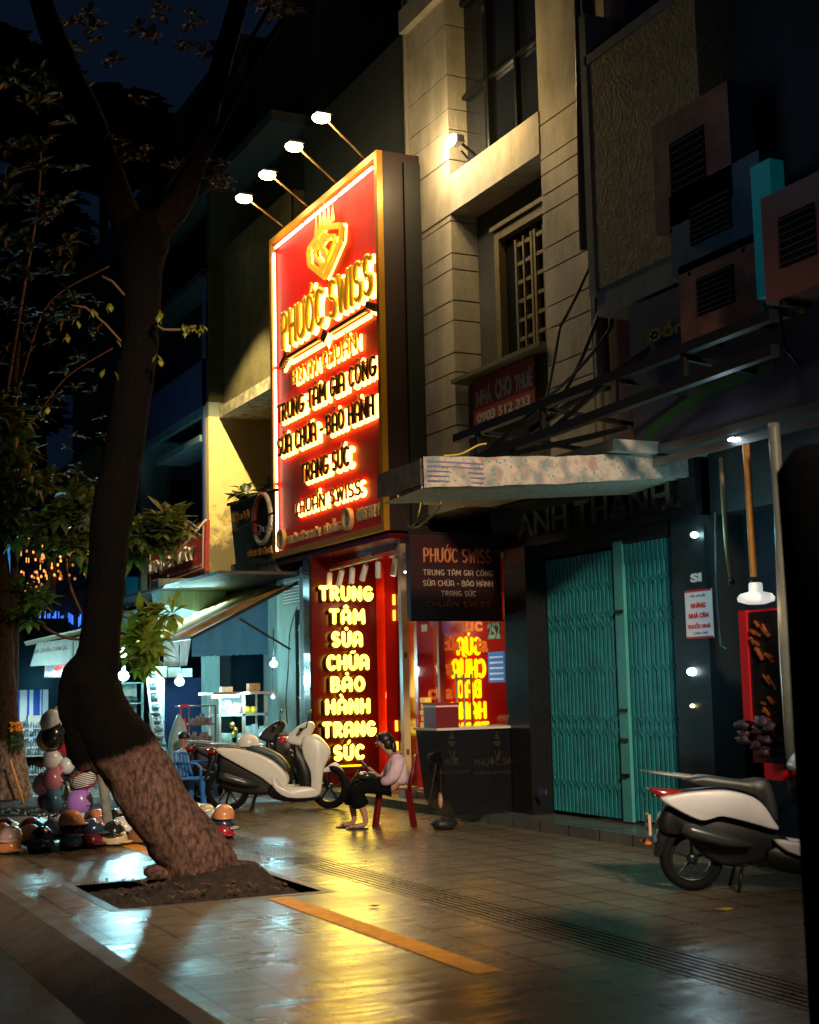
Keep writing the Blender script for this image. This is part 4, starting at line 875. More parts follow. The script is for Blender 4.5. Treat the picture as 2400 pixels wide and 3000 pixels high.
# ================================================================ houses to the left of the big sign
# house behind the sign and its balcony neighbour (yellow wall)
hb = thing('signboard_house', 'dark narrow house hidden behind the big red sign', 'house', (F, 20, 4))
b = MB(); b.box(8.9, 16, 18.02, 22.2, 3.81, 11.5); b.build('wall', facade_mat('deep_teal_wall', (.018, .026, .028)), hb, world=True)
ye = thing('yellow_balcony_house', 'house with a lit yellow balcony wall and corrugated metal upper wall', 'house', (F, 24, 3.8))
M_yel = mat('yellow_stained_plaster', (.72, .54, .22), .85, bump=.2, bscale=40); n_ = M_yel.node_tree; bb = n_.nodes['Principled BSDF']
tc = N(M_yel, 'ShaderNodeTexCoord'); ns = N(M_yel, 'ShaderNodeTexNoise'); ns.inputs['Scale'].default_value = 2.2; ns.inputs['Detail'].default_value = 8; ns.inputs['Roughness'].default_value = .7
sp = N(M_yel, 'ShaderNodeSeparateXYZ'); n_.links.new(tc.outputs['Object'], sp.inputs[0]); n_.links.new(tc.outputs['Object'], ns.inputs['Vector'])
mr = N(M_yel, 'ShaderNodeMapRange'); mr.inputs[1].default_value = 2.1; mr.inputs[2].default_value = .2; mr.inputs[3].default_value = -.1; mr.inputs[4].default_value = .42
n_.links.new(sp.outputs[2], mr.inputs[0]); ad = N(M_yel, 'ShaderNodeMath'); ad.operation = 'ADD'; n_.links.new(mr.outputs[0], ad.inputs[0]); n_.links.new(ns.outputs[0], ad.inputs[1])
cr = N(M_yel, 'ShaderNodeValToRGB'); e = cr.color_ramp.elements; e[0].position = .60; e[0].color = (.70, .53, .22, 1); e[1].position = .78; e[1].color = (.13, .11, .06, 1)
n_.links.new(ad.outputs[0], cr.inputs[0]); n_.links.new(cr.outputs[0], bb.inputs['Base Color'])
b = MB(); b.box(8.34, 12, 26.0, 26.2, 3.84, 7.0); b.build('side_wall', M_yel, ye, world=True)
b = MB(); b.box(11, 14, 22.2, 26, 3.8, 7.1); b.box(8.34, 12, 26.0, 26.2, 7.0, 7.3); b.build('back_wall', facade_mat('grey_green_plaster', (.16, .19, .16)), ye, world=True)
b = MB(); nb = 40; st = 3.75/nb
b.smooth = False
for i in range(nb):
    y = 22.22+i*st; b.poly([(8.66, y, 7.25), (8.63, y+st/2, 7.25), (8.63, y+st/2, 10.4), (8.66, y, 10.4)]); b.poly([(8.63, y+st/2, 7.25), (8.66, y+st, 7.25), (8.66, y+st, 10.4), (8.63, y+st/2, 10.4)])
nb = 22; st = .36/nb*1.9
for i in range(nb):
    x = 8.34+i*st; b.poly([(x, 26.0, 7.3), (x+st/2, 25.97, 7.3), (x+st/2, 25.97, 10.4), (x, 26.0, 10.4)]); b.poly([(x+st/2, 25.97, 7.3), (x+st, 26, 7.3), (x+st, 26, 10.4), (x+st/2, 25.97, 10.4)])
b.box(8.7, 12, 22.2, 25.9, 7.3, 10.39)
b.build('corrugated_wall', mat('olive_corrugated', (.085, .075, .035), .5, .3, noise=.4, nscale=3), ye, world=True, fix=False)
b = MB(); b.box(8.55, 11, 22.2, 25.98, 6.98, 7.2); b.build('balcony_slab', mat('mossy_slab', (.34, .30, .19), .9, noise=.75, nscale=5, bump=.5, bscale=20), ye, world=True)
b = MB(); b.box(8.3, 11, 22.2, 26, 3.55, 3.84); b.box(8.3, 8.4, 22.2, 24.6, 3.84, 3.95); b.build('floor_slab', mat('mossy_slab2', (.20, .18, .12), .9, noise=.8, nscale=5), ye, world=True)
# green banner on that balcony
gb = thing('green_banner', 'dark green shop banner with a large looping letter on the balcony under the yellow wall', 'banner', (8.2, 23, 4))
X = 8.2; q = [PX(*p, X) for p in ((673, 1477), (806, 1437), (806, 1640), (692, 1668))]
b = MB(); b.smooth = True; M0 = []
for (p0_, p1_) in ((q[0], q[1]),):
    n = 12; vs = []; fs = []
    for i in range(n+1):
        f_ = i/n; a = q[0].lerp(q[1], f_); c = q[3].lerp(q[2], f_); w_ = .03*math.sin(f_*9)
        for k in range(5): p = a.lerp(c, k/4); vs.append(p+V((w_*(k/4), 0, 0)))
    for i in range(n):
        for k in range(4): fs.append((i*5+k, i*5+k+1, i*5+k+6, i*5+k+5))
    b.add(vs, fs)
b.build('cloth', mat('banner_green', (.035, .075, .055), .7, noise=.3, nscale=4), gb, world=True)
def onX(mb, s_, xa, xb, ya, yb, ybt_b, X, D=-.02, bold=.02):
    # text on a plane x = X: xa,xb px span; ya baseline px at xa; yb baseline px at xb; ybt_b top px at xa
    A = PX(xa, ya, X); B_ = PX(xb, yb, X); T = PX(xa, ybt_b, X); text(mb, s_, A, (0, B_.y-A.y, B_.z-A.z), (0, 0, T.z-A.z), (D, 0, 0), bold)
b = MB(); onX(b, 'Tiệm hội', 682, 732, 1535, 1522, 1505, X-.05); onX(b, 'BÁNH MÌ XÔI GÀ', 728, 800, 1632, 1620, 1610, X-.05); b.build('orange_text', mat('banner_orange', (.45, .20, .02), .6), gb, world=True)
b = MB(); c = PX(768, 1520, X-.06)
f = MB(); n = 24; vs = []
b.tube([c+V((0, .42*math.cos(t_), .42*math.sin(t_)*1.0)) for t_ in [2*math.pi*k/n for k in range(n+1)]], .045, 6, caps=False)
onX(b, 'Quê', 745, 800, 1572, 1560, 1540, X-.05, -.02, .0); b.build('white_script', mat('banner_script', (.45, .45, .42), .6), gb, world=True)
b = MB(); b.tube([c+V((-.02, .36*math.cos(t_)-.05, .40*math.sin(t_))) for t_ in [-.6+2.6*k/12 for k in range(13)]], .04, 6); b.build('red_stroke', mat('banner_red_stroke', (.5, .05, .02), .6), gb, world=True)
b = MB(); b.tube([q[0]+V((0, .1, 0)), q[1]+V((0, -.1, 0))], .03, 6); b.tube([PX(680, 1560, X-.1), PX(806, 1500, X-.1)], .02, 6); b.build('pole', M_dmetal, gb, world=True)
# leafy pot plants over that balcony
def leaf(mb, p, d, L, w_, up=V((0, 0, 1)), droop=.25):
    d = d.normalized(); sd = d.cross(up)
    if sd.length < .05: sd = V((1, 0, 0))
    sd.normalize(); nrm = sd.cross(d)
    mid = p+d*L*.55+nrm*L*.05; tip = p+d*L-nrm*L*droop
    a = p+d*L*.6+sd*w_/2-nrm*L*.06; c = p+d*L*.6-sd*w_/2-nrm*L*.06; a0 = p+d*L*.25+sd*w_*.25; c0 = p+d*L*.25-sd*w_*.25
    mb.add([p, a0, a, tip, c, c0, mid], [(0, 1, 6), (1, 2, 6), (2, 3, 6), (3, 4, 6), (4, 5, 6), (5, 0, 6)])
def leaf_mat(name, col, tr=.35):
    m = mat(name, col, .45, noise=.35, nscale=5); n = m.node_tree; b = n.nodes['Principled BSDF']; out = n.nodes['Material Output']
    t_ = N(m, 'ShaderNodeBsdfTranslucent'); t_.inputs[0].default_value = (min(1, col[0]*1.6), min(1, col[1]*1.6), col[2]*.8 if col[1] > col[2] else col[2]*1.4, 1); mx = N(m, 'ShaderNodeMixShader'); mx.inputs[0].default_value = tr
    n.links.new(b.outputs[0], mx.inputs[1]); n.links.new(t_.outputs[0], mx.inputs[2]); n.links.new(mx.outputs[0], out.inputs[0]); return m
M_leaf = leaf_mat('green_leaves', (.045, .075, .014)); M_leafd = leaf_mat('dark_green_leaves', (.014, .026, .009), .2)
def rosette(mb, p, ax, r_, n=9, L=.2, w_=.09):
    ax = ax.normalized(); x = ax.cross(V((.3, .2, 1))).normalized(); y = ax.cross(x)
    for k in range(n):
        a = 2*math.pi*(k+r_.random()*.6)/n; t_ = .35+r_.random()*.9
        d = ax*(.9*t_-.25)+(x*math.cos(a)+y*math.sin(a)); leaf(mb, p, d, L*(.7+r_.random()*.5), w_*(.7+.5*r_.random()), droop=.15+.3*r_.random())
b = MB(); r_ = random.Random(4)
for k in range(5): rosette(b, PX(700+r_.random()*50, 1440+r_.random()*24, 8.4), V((-.3, -.4, .6)), r_, 7, .3, .2)
for k in range(4): rosette(b, PX(775+r_.random()*30, 1425+r_.random()*20, 8.4), V((-.3, -.4, .6)), r_, 7, .3, .18)
tag(b.build('balcony_plant', M_leafd, fix=False), 'broad leaved plants growing over the top of the green banner', 'plant')
# blue house
bh = thing('blue_house', 'dark blue painted house with a recessed upper balcony left of the yellow wall', 'house', (F, 28, 3.8))
b = MB(); b.box(8.3, 8.4, 26.2, 31.6, 7.25, 8.2); b.box(8.3, 8.36, 26.2, 26.3, 3.8, 10); b.build('parapet', facade_mat('royal_blue_paint', (.025, .05, .19)), bh, world=True)
b = MB(); b.box(8.34, 13, 31.0, 31.2, 3.8, 8.0); b.box(8.34, 11, 26.3, 31, 7.1, 7.25); b.box(8.25, 9.0, 26.3, 29.4, 6.55, 6.68); b.build('wall', facade_mat('light_teal_paint', (.10, .20, .23)), bh, world=True)
b = MB(); b.box(11, 13, 26.2, 31, 3.8, 7.2); b.box(8.9, 13, 26.3, 31.6, 7.3, 10.2); b.build('back_wall', facade_mat('navy_wall', (.02, .035, .06)), bh, world=True)
A = PY(500, 1408, 30.9); B_ = PY(572, 1520, 30.9); b = MB(); b.box(A.x, B_.x, 30.94, 30.99, B_.z-.6, A.z); b.build('window_pane', M_glassd, bh, world=True)
b = MB()
for x0, x1, z0, z1 in ((A.x-.06, A.x, B_.z-.6, A.z+.06), (B_.x, B_.x+.06, B_.z-.6, A.z+.06), (A.x, B_.x, A.z, A.z+.06)): b.box(x0, x1, 30.9, 30.98, z0, z1)
for k in range(1, 5): x = A.x+(B_.x-A.x)*k/5; b.box(x-.008, x+.008, 30.92, 30.94, B_.z-.6, A.z)
for k in range(1, 4): z = A.z-k*.3; b.box(A.x, B_.x, 30.91, 30.92, z, z+.015)
b.build('window_frame', mat('brown_frame', (.15, .12, .06), .6), bh, world=True)
# red sign with a stay bar, cloth box awning
rs = thing('red_shop_sign', 'slanted dark red shop sign crossed by a pale stay bar', 'sign', (8.2, 27.5, 4))
X = 8.05; q = [PX(*p, X) for p in ((432, 1598), (604, 1522), (600, 1672), (432, 1732))]
b = MB(); b.add([*q, *[v+V((.08, 0, 0)) for v in q]], [(0, 1, 2, 3), (7, 6, 5, 4), (0, 4, 5, 1), (1, 5, 6, 2), (2, 6, 7, 3), (3, 7, 4, 0)]); b.build('board', mat('dull_red_board', (.33, .035, .03), .5, noise=.2), rs, world=True)
b = MB(); onX(b, 'UNG MÂY', 440, 575, 1685, 1637, 1640, X-.01, -.05, .03); b.build('lettering', mat('board_letters', (.50, .45, .42), .4), rs, world=True)
b = MB(); onX(b, '123 ĐƯỜNG LỚN', 450, 590, 1706, 1660, 1696, X-.01, -.01); 
for (p, q_) in (((440, 1606), (596, 1536)), ((440, 1722), (594, 1665)), ((440, 1606), (440, 1722)), ((596, 1536), (594, 1665))): b.bar(PX(*p, X-.01), PX(*q_, X-.01), .03)
b.build('trim_line', mat('board_pale_line', (.3, .22, .2), .5), rs, world=True)
b = MB(); b.tube([PX(604, 1524, 7.9), PX(470, 1680, 7.6)], .025, 6); b.build('stay_bar', mat('pale_bar', (.45, .45, .42), .4), rs, world=True)
# hanging canvas boxes
b = MB(); q = [PY(*p, 25.2) for p in ((463, 1695), (662, 1693), (664, 1800), (560, 1870), (478, 1860))]
b.smooth = False; b.add([*q, *[v+V((0, .5, 0)) for v in q]], [(0, 1, 2, 3, 4), (9, 8, 7, 6, 5), (0, 5, 6, 1), (1, 6, 7, 2), (4, 9, 5, 0)])
tag(b.build('canvas_sheet', mat('pale_teal_canvas', (.22, .30, .30), .7, noise=.45, nscale=2, stretch=(3, 1, .3), bump=.4, bscale=6)), 'pale teal canvas sheet hanging below the slanted red sign', 'canvas')
# corrugated awning with blue side curtain
ca = thing('corrugated_awning', 'sloping brown corrugated awning over the drinks stall with a blue side curtain', 'awning', (7.6, 23, 2.8))
AY = 21.6; hi = PY(905, 1690, AY); lo = PY(562, 1868, AY)
b = MB(); n = 70; vs = []; fs = []
for i in range(n+1):
    y = AY+i*4.6/n; dz = .018*math.sin(i*2.2)
    vs += [(lo.x, y, lo.z+dz), (hi.x, y, hi.z+dz)]
for i in range(n): fs.append((i*2, i*2+1, i*2+3, i*2+2))
b.add(vs, fs); b.build('roof_sheet', mat('rusty_corrugated', (.50, .29, .06), .7, .0, noise=.5, nscale=4), ca, world=True, fix=False)
b = MB(); b.bar(lo, hi, .05); b.bar(lo+V((0, 4.6, 0)), hi+V((0, 4.6, 0)), .05); b.bar(lo, lo+V((0, 4.6, 0)), .05); b.bar((8.3, AY, lo.z-.2), lo+V((.8, 0, .3)), .03); b.build('awning_frame', M_dmetal, ca, world=True)
b = MB(); q = [PY(*p, AY) for p in ((562, 1872), (600, 1850), (700, 1800), (785, 1760), (787, 1916), (700, 1920), (600, 1925), (563, 1924))]
n = 24; vs = []; fs = []
for i in range(n+1):
    f_ = i/n; x = q[0].x+(q[3].x-q[0].x)*f_; zt = lo.z+(hi.z-lo.z)*(x-lo.x)/(hi.x-lo.x)-.03; vs += [(x, AY+.004*math.sin(i*1.9), zt), (x, AY+.008*math.sin(i*1.1+.6), q[7].z+(q[4].z-q[7].z)*f_+.01*math.sin(i*3))]
for i in range(n): fs.append((i*2, i*2+1, i*2+3, i*2+2))
b.smooth = True; b.add(vs, fs); b.build('side_curtain', leaf_mat('blue_tarpaulin', (.015, .075, .13), .3), ca, world=True, fix=False)
q = [PY(*p, 24.8) for p in ((478, 1868), (562, 1858), (548, 1950), (480, 1955))]; b = MB(); b.add(q, [(0, 1, 2, 3)])
tag(b.build('hanging_sheet', mat('greyish_plastic', (.35, .28, .27), .5, noise=.5, nscale=4, stretch=(3, 1, .4), bump=.6, bscale=8)), 'grey pink plastic sheet hanging beside the blue awning curtain', 'sheet')
# teal ground floor house with accordion gate
th_ = thing('teal_house_front', 'pale teal house front with a narrow accordion gate left of the glowing letters', 'house', (8.7, 21.4, .12))
M_ptl = facade_mat('pale_teal_plaster', (.24, .35, .32), .75)
A = PY(785, 2100, 22.9); 
b = MB(); b.box(8.28, 8.44, 20.82, 21.1, .12, 3.6); b.build('dark_jamb', mat('dark_jamb', (.04, .05, .05), .6), th_, world=True)
X = 8.45
def yz(px, py): p = PX(px, py, X); return p.y, p.z
yR = 21.1; yG = yz(868, 2100)[0]; yL = yz(815, 2100)[0]; yLL = yz(785, 2100)[0]
b = MB(); b.box(X, X+.3, yG, yL, .12, 3.6); b.box(X, X+.3, yR, yG, 2.95, 3.6); b.build('pillar', M_ptl, th_, world=True)
b = MB(); 
for k in range(7): y = yR+.03+k*(yG-yR-.05)/7; b.box(X+.04, X+.08, y, y+.05, .15, 2.7)
for k in range(5): z = .4+k*.55; b.box(X+.03, X+.035, yR, yG, z, z+.03)
b.build('accordion_gate', mat('beige_gate', (.42, .40, .32), .5, noise=.3), th_, world=True)
b = MB(); b.box(X+.14, X+.18, yR, yG, .12, 2.94); b.build('backing', mat('gate_shadow', (.06, .08, .08), .7), th_, world=True)
b = MB(); b.box(X-.01, X+.0, yR+.1, yG+.5, 3.05, 3.5); b.build('vent_panel', mat('vent_grey', (.12, .15, .15), .5), th_, world=True)
b = MB()
for k in range(8): z = 3.08+k*.05; b.box(X-.02, X-.011, yR+.12, yG+.48, z, z+.015)
b.build('vent_slat', M_white, th_, world=True)
b = MB(); catm(b, [PX(x, y, 8.3) for x, y in ((870, 1780), (850, 1850), (845, 1950), (838, 2050), (842, 2120))], .01); tag(b.build('wire', M_dmetal), 'thin wire running down the pale teal pillar', 'wire')
# interior box of the drinks shop
st2 = thing('stall_shop', 'open lit shop interior with striped metal shutter behind the drinks cart', 'shop', (8.6, 25, .1))
b = MB(); b.box(9.6, 9.7, 21.5, 30, .1, 3.5); b.build('wall', facade_mat('cool_grey_plaster', (.38, .46, .46), .7), st2, world=True)
b = MB(); b.box(7.0, 9.6, 21.3, 29.5, 3.5, 3.55); b.build('ceiling', M_dark, st2, world=True)
Yb = 26.5
def ypl(px, py, Y=Yb): p = PY(px, py, Y); return p.x, p.z
b = MB(); x0, _ = ypl(676, 2000); x1, _ = ypl(775, 2000); n = 22; st = (x1-x0)/n
for i in range(n): x = x0+i*st; b.add([(x, Yb, .1), (x+st/2, Yb-.07, .1), (x+st, Yb, .1), (x, Yb, 2.75), (x+st/2, Yb-.07, 2.75), (x+st, Yb, 2.75)], [(0, 1, 4, 3), (1, 2, 5, 4)])
b.build('corrugated_shutter', mat('blue_steel_sheet', (.05, .13, .20), .25, .7), st2, world=True, fix=False)
b = MB(); xa, _ = ypl(775, 2000); b.box(xa, 9.6, Yb, Yb+.1, .1, 3.5); xa, _ = ypl(590, 2000); xb, _ = ypl(630, 2000); b.box(xa, xb, Yb-.3, Yb, .1, 3.5); b.build('pillar', facade_mat('chalky_teal', (.40, .55, .53)), st2, world=True)
b = MB(); xc, _ = ypl(632, 2000); b.box(xc, x0, Yb, Yb+.06, .1, 3.5); b.box(x0, x1, Yb, Yb+.06, 2.75, 3.5); b.build('dark_panel', mat('black_panel', (.012, .016, .02), .5), st2, world=True)
# blue cabinet with steel side, boxes on top
bc = thing('blue_cabinet', 'tall dark blue cabinet with a shiny steel side under the shop bulb', 'cabinet', (6.9, 24.6, 0))
Yc2 = 24.5; a, _ = ypl(482, 2100, Yc2); c, zt = ypl(588, 1986, Yc2); l, _ = ypl(464, 2100, Yc2)
b = MB(); b.box(a, c, Yc2, Yc2+.7, .02, zt); b.build('body', mat('deep_blue_lacquer', (.0015, .0055, .020), .8, spec=.1), bc, world=True)
b = MB(); b.box(l, a-.003, Yc2-.01, Yc2+.6, .02, zt+.02); b.build('steel_side', mat('brushed_steel', (.45, .62, .65), .25, .9, noise=.5, nscale=9, bump=.4, bscale=5), bc, world=True)
for k, (xa, xb, cc_) in enumerate(((450, 492, (.62, .64, .52)), (493, 532, (.55, .62, .55)), (533, 566, (.5, .62, .6)))):
    a_, zb_ = ypl(xa, 1986, Yc2); c_, zt_ = ypl(xb, 1952+k*3, Yc2)
    b = MB(); b.box(a_, c_-.01, Yc2+.02, Yc2+.4, zt+.022, zt_); o = b.build('carton', mat('carton%d' % k, cc_, .8, noise=.3)); tag(o, ['leftmost pale carton on top of the blue cabinet', 'middle pale carton on top of the blue cabinet', 'right pale carton on top of the blue cabinet'][k], 'carton', 'cartons on the blue cabinet')
def bulb(px, py, Y, r, label, power, col=CY, es=10, cord=True):
    p = PY(px, py, Y); o = thing('light_bulb', label, 'light bulb', p)
    MB().ell((0, 0, 0), r, r, r*.9, 12).build('globe', mat('bulb_glow%d' % es, (1, 1, 1), .3, em=(.75, .97, 1), es=es), o)
    MB().tube([(0, 0, r*.8), (0, 0, r*1.7)], r*.35, 8).build('socket', M_white, o)
    if cord: MB().tube([(0, 0, r*1.7), (.0, 0, r*1.7+.5)], .008, 5).build('cord', M_dmetal, o)
    light('POINT', p+V((0, -.12, -.02)), power, col, r)
bulb(526, 1997, 24.0, .085, 'bright bulb hanging in front of the dark blue cabinet', 150)
bulb(362, 1980, 24.0, .10, 'large bright bulb right of the big leaning trunk', 150)
bulb(361, 1916, 25.0, .07, 'smaller bulb above the large one right of the big trunk', 75)
bulb(214, 1972, 27.5, .07, 'bright bulb left of the big trunk under the banners', 90)
bulb(802, 1945, 23.4, .07, 'bulb shining on the pale teal pillar', 60, es=9)
bulb(800, 2042, 23.6, .035, 'small cream bulb beside the drinks cart', 4, es=6)
light('AREA', (7.3, 25, 3.3), 170, CY, 2.0, target=(6.6, 24, 0))
# ladders / goods strip between shelf and cabinet
sf = thing('glass_shelf', 'glass display shelf full of dark shoes right of the big trunk', 'shelf', (6.2, 25, 0))
Ys = 25.5; a, zt = ypl(345, 2000, Ys); c, zb_ = ypl(418, 2210, Ys)
b = MB()
for x in (a, c): b.box(x-.02, x+.02, Ys, Ys+.04, 0, zt)
for k in range(5): z = .35+k*(zt-.35)/4; b.box(a, c, Ys, Ys+.4, z-.02, z)
b.build('frame', mat('teal_frame', (.2, .4, .38), .4, .3), sf, world=True)
b = MB(); b.box(a, c, Ys+.42, Ys+.44, 0, zt); b.build('back_panel', mat('pale_back', (.35, .55, .52), .6, noise=.5, nscale=5), sf, world=True)
b = MB(); r_ = random.Random(9)
for k in range(4):
    for j in range(4): b.ell((a+.12+(c-a-.2)*j/3.6, Ys+.2, .40+k*(zt-.35)/4), .09, .1, .055+.03*r_.random(), 8, wob=.4, seed=k*9+j)
b.build('shoes', mat('dark_shoes', (.03, .05, .05), .5, noise=.5), sf, world=True)
for i, (xt, yt, xb_, yb_, cc_) in enumerate(((430, 1975, 462, 2250, (.6, .65, .65)), (440, 2090, 474, 2290, (.45, .5, .5)))):
    ld = thing('leaning_rack', ['pale leaning rack of slippers beside the glass shelf', 'shorter grey leaning rack in front of the cabinet'][i], 'rack', PY(xb_, yb_, 24.2-i*.4))
    Yl = 24.2-i*.4; o0 = V(ld.location); b = MB(); 
    for dx in (0, .16): b.bar(PY(xt, yt, Yl)+V((dx, 0, 0))-o0, PY(xb_, yb_, Yl)+V((dx, 0, 0))-o0, .035)
    b.build('rail', mat('rack_rail%d' % i, cc_, .4), ld)
    b = MB()
    for k in range(8): f_ = (k+.5)/8; p = PY(xt, yt, Yl).lerp(PY(xb_, yb_, Yl), f_)-o0; b.bar(p, p+V((.16, 0, 0)), .03)
    b.build('rung', mat('rack_rail%d' % i, cc_, .4), ld)
    b = MB()
    for k in range(9): f_ = (k+.4)/9; p = PY(xt, yt, Yl).lerp(PY(xb_, yb_, Yl), f_)-o0; b.ell(p+V((.08, -.05, .04)), .08, .05, .045, 8, wob=.5, seed=k)
    b.build('slippers', mat('slippers', (.12, .15, .16), .5, noise=.9, nscale=9), ld)
# drinks cart with fruit
dc = thing('drinks_cart', 'glass fronted drinks cart with fruit and a white tube lamp', 'food cart', (7.9, 23.0, 0))
Yk = 23.0
def K(px, py, Y=Yk): return PY(px, py, Y)
a = K(644, 2036); c = K(785, 2025); m1 = K(714, 2030); zs = K(700, 2094).z; zb_ = K(700, 2182).z; zt = a.z
M_wood2 = mat('pinkish_wood', (.40, .26, .20), .5, noise=.2); M_alu = mat('aluminium', (.6, .62, .62), .3, .8)
b = MB()
for x, w_ in ((a.x, .03), (m1.x, .05), (c.x-.03, .05)): b.box(x-w_/2, x+w_/2, Yk-.02, Yk+.03, zb_, zt)
for x in (a.x, c.x-.03): b.box(x-.015, x+.015, Yk+.5, Yk+.53, zb_, zt)
b.build('post', M_wood2, dc, world=True)
b = MB(); b.box(K(618, 2030).x, K(803, 2030).x, Yk-.15, Yk+.7, zt, zt+.045); b.build('roof', M_wood2, dc, world=True)
b = MB(); b.box(a.x, c.x, Yk-.02, Yk+.55, zs-.02, zs+.015); b.build('shelf', M_alu, dc, world=True)
b = MB(); b.box(a.x-.1, c.x+.15, Yk-.1, Yk+.7, .1, zb_); b.build('base', mat('cart_base', (.3, .32, .32), .5, noise=.4), dc, world=True)
b = MB(); b.tube([K(622, 2040, Yk-.05), K(700, 2036, Yk-.05)], .03, 8); b.build('tube_lamp', mat('cold_tube', (1, 1, 1), .4, em=(.8, 1, 1), es=16), dc, world=True)
b = MB(); b.poly([(a.x, Yk-.03, zb_), (c.x, Yk-.03, zb_), (c.x, Yk-.03, zt), (a.x, Yk-.03, zt)]); b.build('glass_pane', thin_glass('clear_glass2', (.9, .95, .95)), dc, world=True)
light('AREA', (K(680, 2045).x, Yk-.2, zt-.1), 16, CY, .5, target=(K(690, 2100).x, Yk+.3, zs))
light('POINT', (K(700, 2150).x, Yk+.2, zs-.08), 3, CY, .1)
def fruits(nm, label, cat, cols, region, n, rr_, Y, seed):
    r_ = random.Random(seed)
    for ci, cc_ in enumerate(cols):
        b = MB()
        for k in range(n):
            p = K(region[0]+(region[1]-region[0])*r_.random(), region[2]+(region[3]-region[2])*r_.random(), Y+r_.random()*.1); q_ = rr_*(.8+.4*r_.random()); b.ell(p, q_, q_, q_*.9, 10)
        tag(b.build(nm, mat('fr_%s%d' % (nm, ci), cc_, .35)), label[ci], cat)
fruits('melons', ['green melons on the left of the cart shelf'], 'fruit', [(.2, .45, .14)], (650, 664, 2062, 2090), 7, .07, Yk+.12, 1)
fruits('carrots', ['orange carrots stood beside the melons in the cart'], 'vegetable', [(.75, .25, .05)], (668, 678, 2058, 2090), 8, .06, Yk+.12, 2)
fruits('apples', ['red apples piled on the cart shelf', 'cream mangoes among the apples on the cart shelf'], 'fruit', [(.55, .08, .04), (.6, .45, .2)], (684, 710, 2068, 2090), 9, .065, Yk+.10, 3)
fruits('oranges', ['yellow oranges in a bowl on the right of the cart shelf'], 'fruit', [(.8, .45, .02)], (718, 745, 2078, 2090), 8, .065, Yk+.10, 4)
b = MB()
for x, y in ((728, 2150), (745, 2145), (758, 2160), (738, 2168), (770, 2150)): p = K(x, y, Yk+.2); b.lathe([(0, -.2), (.07, -.2), (.075, .0), (.065, .12), (.04, .14)], 12, Matrix.Translation(p))
tag(b.build('cups', mat('clear_plastic', (.6, .75, .78), .2, alpha=.55)), 'stacks of clear plastic cups in the lower right of the cart', 'cups')
b = MB()
for x, y in ((680, 2125), (690, 2140), (683, 2152)): b.ell(K(x, y, Yk+.2), .05, .05, .06, 10)
tag(b.build('brass_pots', mat('brass', (.65, .4, .08), .25, .9)), 'brass coloured pots in the lower left of the cart', 'pots')
b = MB()
for x in (652, 662, 672, 702): p = K(x, 2165, Yk+.2); b.lathe([(0, -.07), (.05, -.07), (.05, .08), (.035, .1), (0, .1)], 12, Matrix.Translation(p))
tag(b.build('jars', mat('jar_glass', (.35, .5, .42), .2, noise=.6, nscale=9)), 'glass jars on the cart counter below the fruit', 'jars')
for i, (xa, xb) in enumerate(((657, 688), (736, 768))):
    p = K(xa, 2026); q_ = K(xb, 2012); b = MB(); b.box(p.x, q_.x, Yk+.1, Yk+.25, zt+.047, zt+.047+.09+.05*i); tag(b.build('small_box', mat('orange_crate', (.35, .12, .03), .6, noise=.5, nscale=12)), ['low red brown box on the left of the cart roof', 'taller orange box on the right of the cart roof'][i], 'box', 'boxes on the cart roof')
# glass cigarette cabinet
gc = thing('glass_cabinet', 'small glass vendor cabinet with red trim left of the drinks cart', 'cabinet', (7.2, 22.4, 0))
Yg = 22.4; a = K(531, 2070, Yg); c = K(632, 2070, Yg); d_ = K(555, 2070, Yg)
b = MB()
for x in (a.x, d_.x, c.x): b.box(x-.012, x+.012, Yg, Yg+.03, .55, a.z)
for z in (a.z, a.z-.3, a.z-.6, a.z-.85, .55): b.box(a.x, c.x, Yg, Yg+.35, z-.012, z+.012)
b.build('frame', mat('cabinet_frame', (.12, .10, .08), .4), gc, world=True)
b = MB(); b.box(a.x-.02, d_.x, Yg-.02, Yg, a.z-.02, a.z+.03); b.box(a.x-.02, a.x, Yg-.02, Yg, a.z-.42, a.z); b.build('red_trim', mat('red_trim', (.6, .02, .03), .4), gc, world=True)
b = MB(); r_ = random.Random(31)
for j, z in enumerate((a.z-.29, a.z-.59, a.z-.84)):
    for k in range(6): x = d_.x+.04+k*(c.x-d_.x-.05)/6; h_ = .08+.12*r_.random(); b.box(x, x+.05, Yg+.1, Yg+.2, z, z+h_)
b.build('goods', mat('assorted_goods', (.2, .16, .16), .5, noise=.95, nscale=12), gc, world=True)
b = MB(); b.ell(K(540, 2130, Yg-.03), .045, .03, .14, 8, wob=.5, seed=2); b.build('red_packets', mat('red_packets', (.7, .03, .02), .35), gc, world=True)
b = MB(); b.box(a.x-.02, c.x+.02, Yg, Yg+.4, .02, .54); b.build('stand', mat('dark_stand', (.05, .03, .03), .6), gc, world=True)
# plastic-covered thing
b = MB(); n = 9; p0_ = K(519, 2230, 22.2)
b.lathe([(.20, 0), (.19, .15), (.155, .4), (.09, .62), (.03, .75), (0, .77)], 16, Matrix.Translation((p0_.x+.03, 22.2, p0_.z-.02)))
tag(b.build('plastic_cover', mat('light_blue_plastic', (.32, .52, .60), .3, alpha=.8, bump=.8, bscale=9)), 'light blue translucent plastic cover left of the vendor cabinet', 'cover')
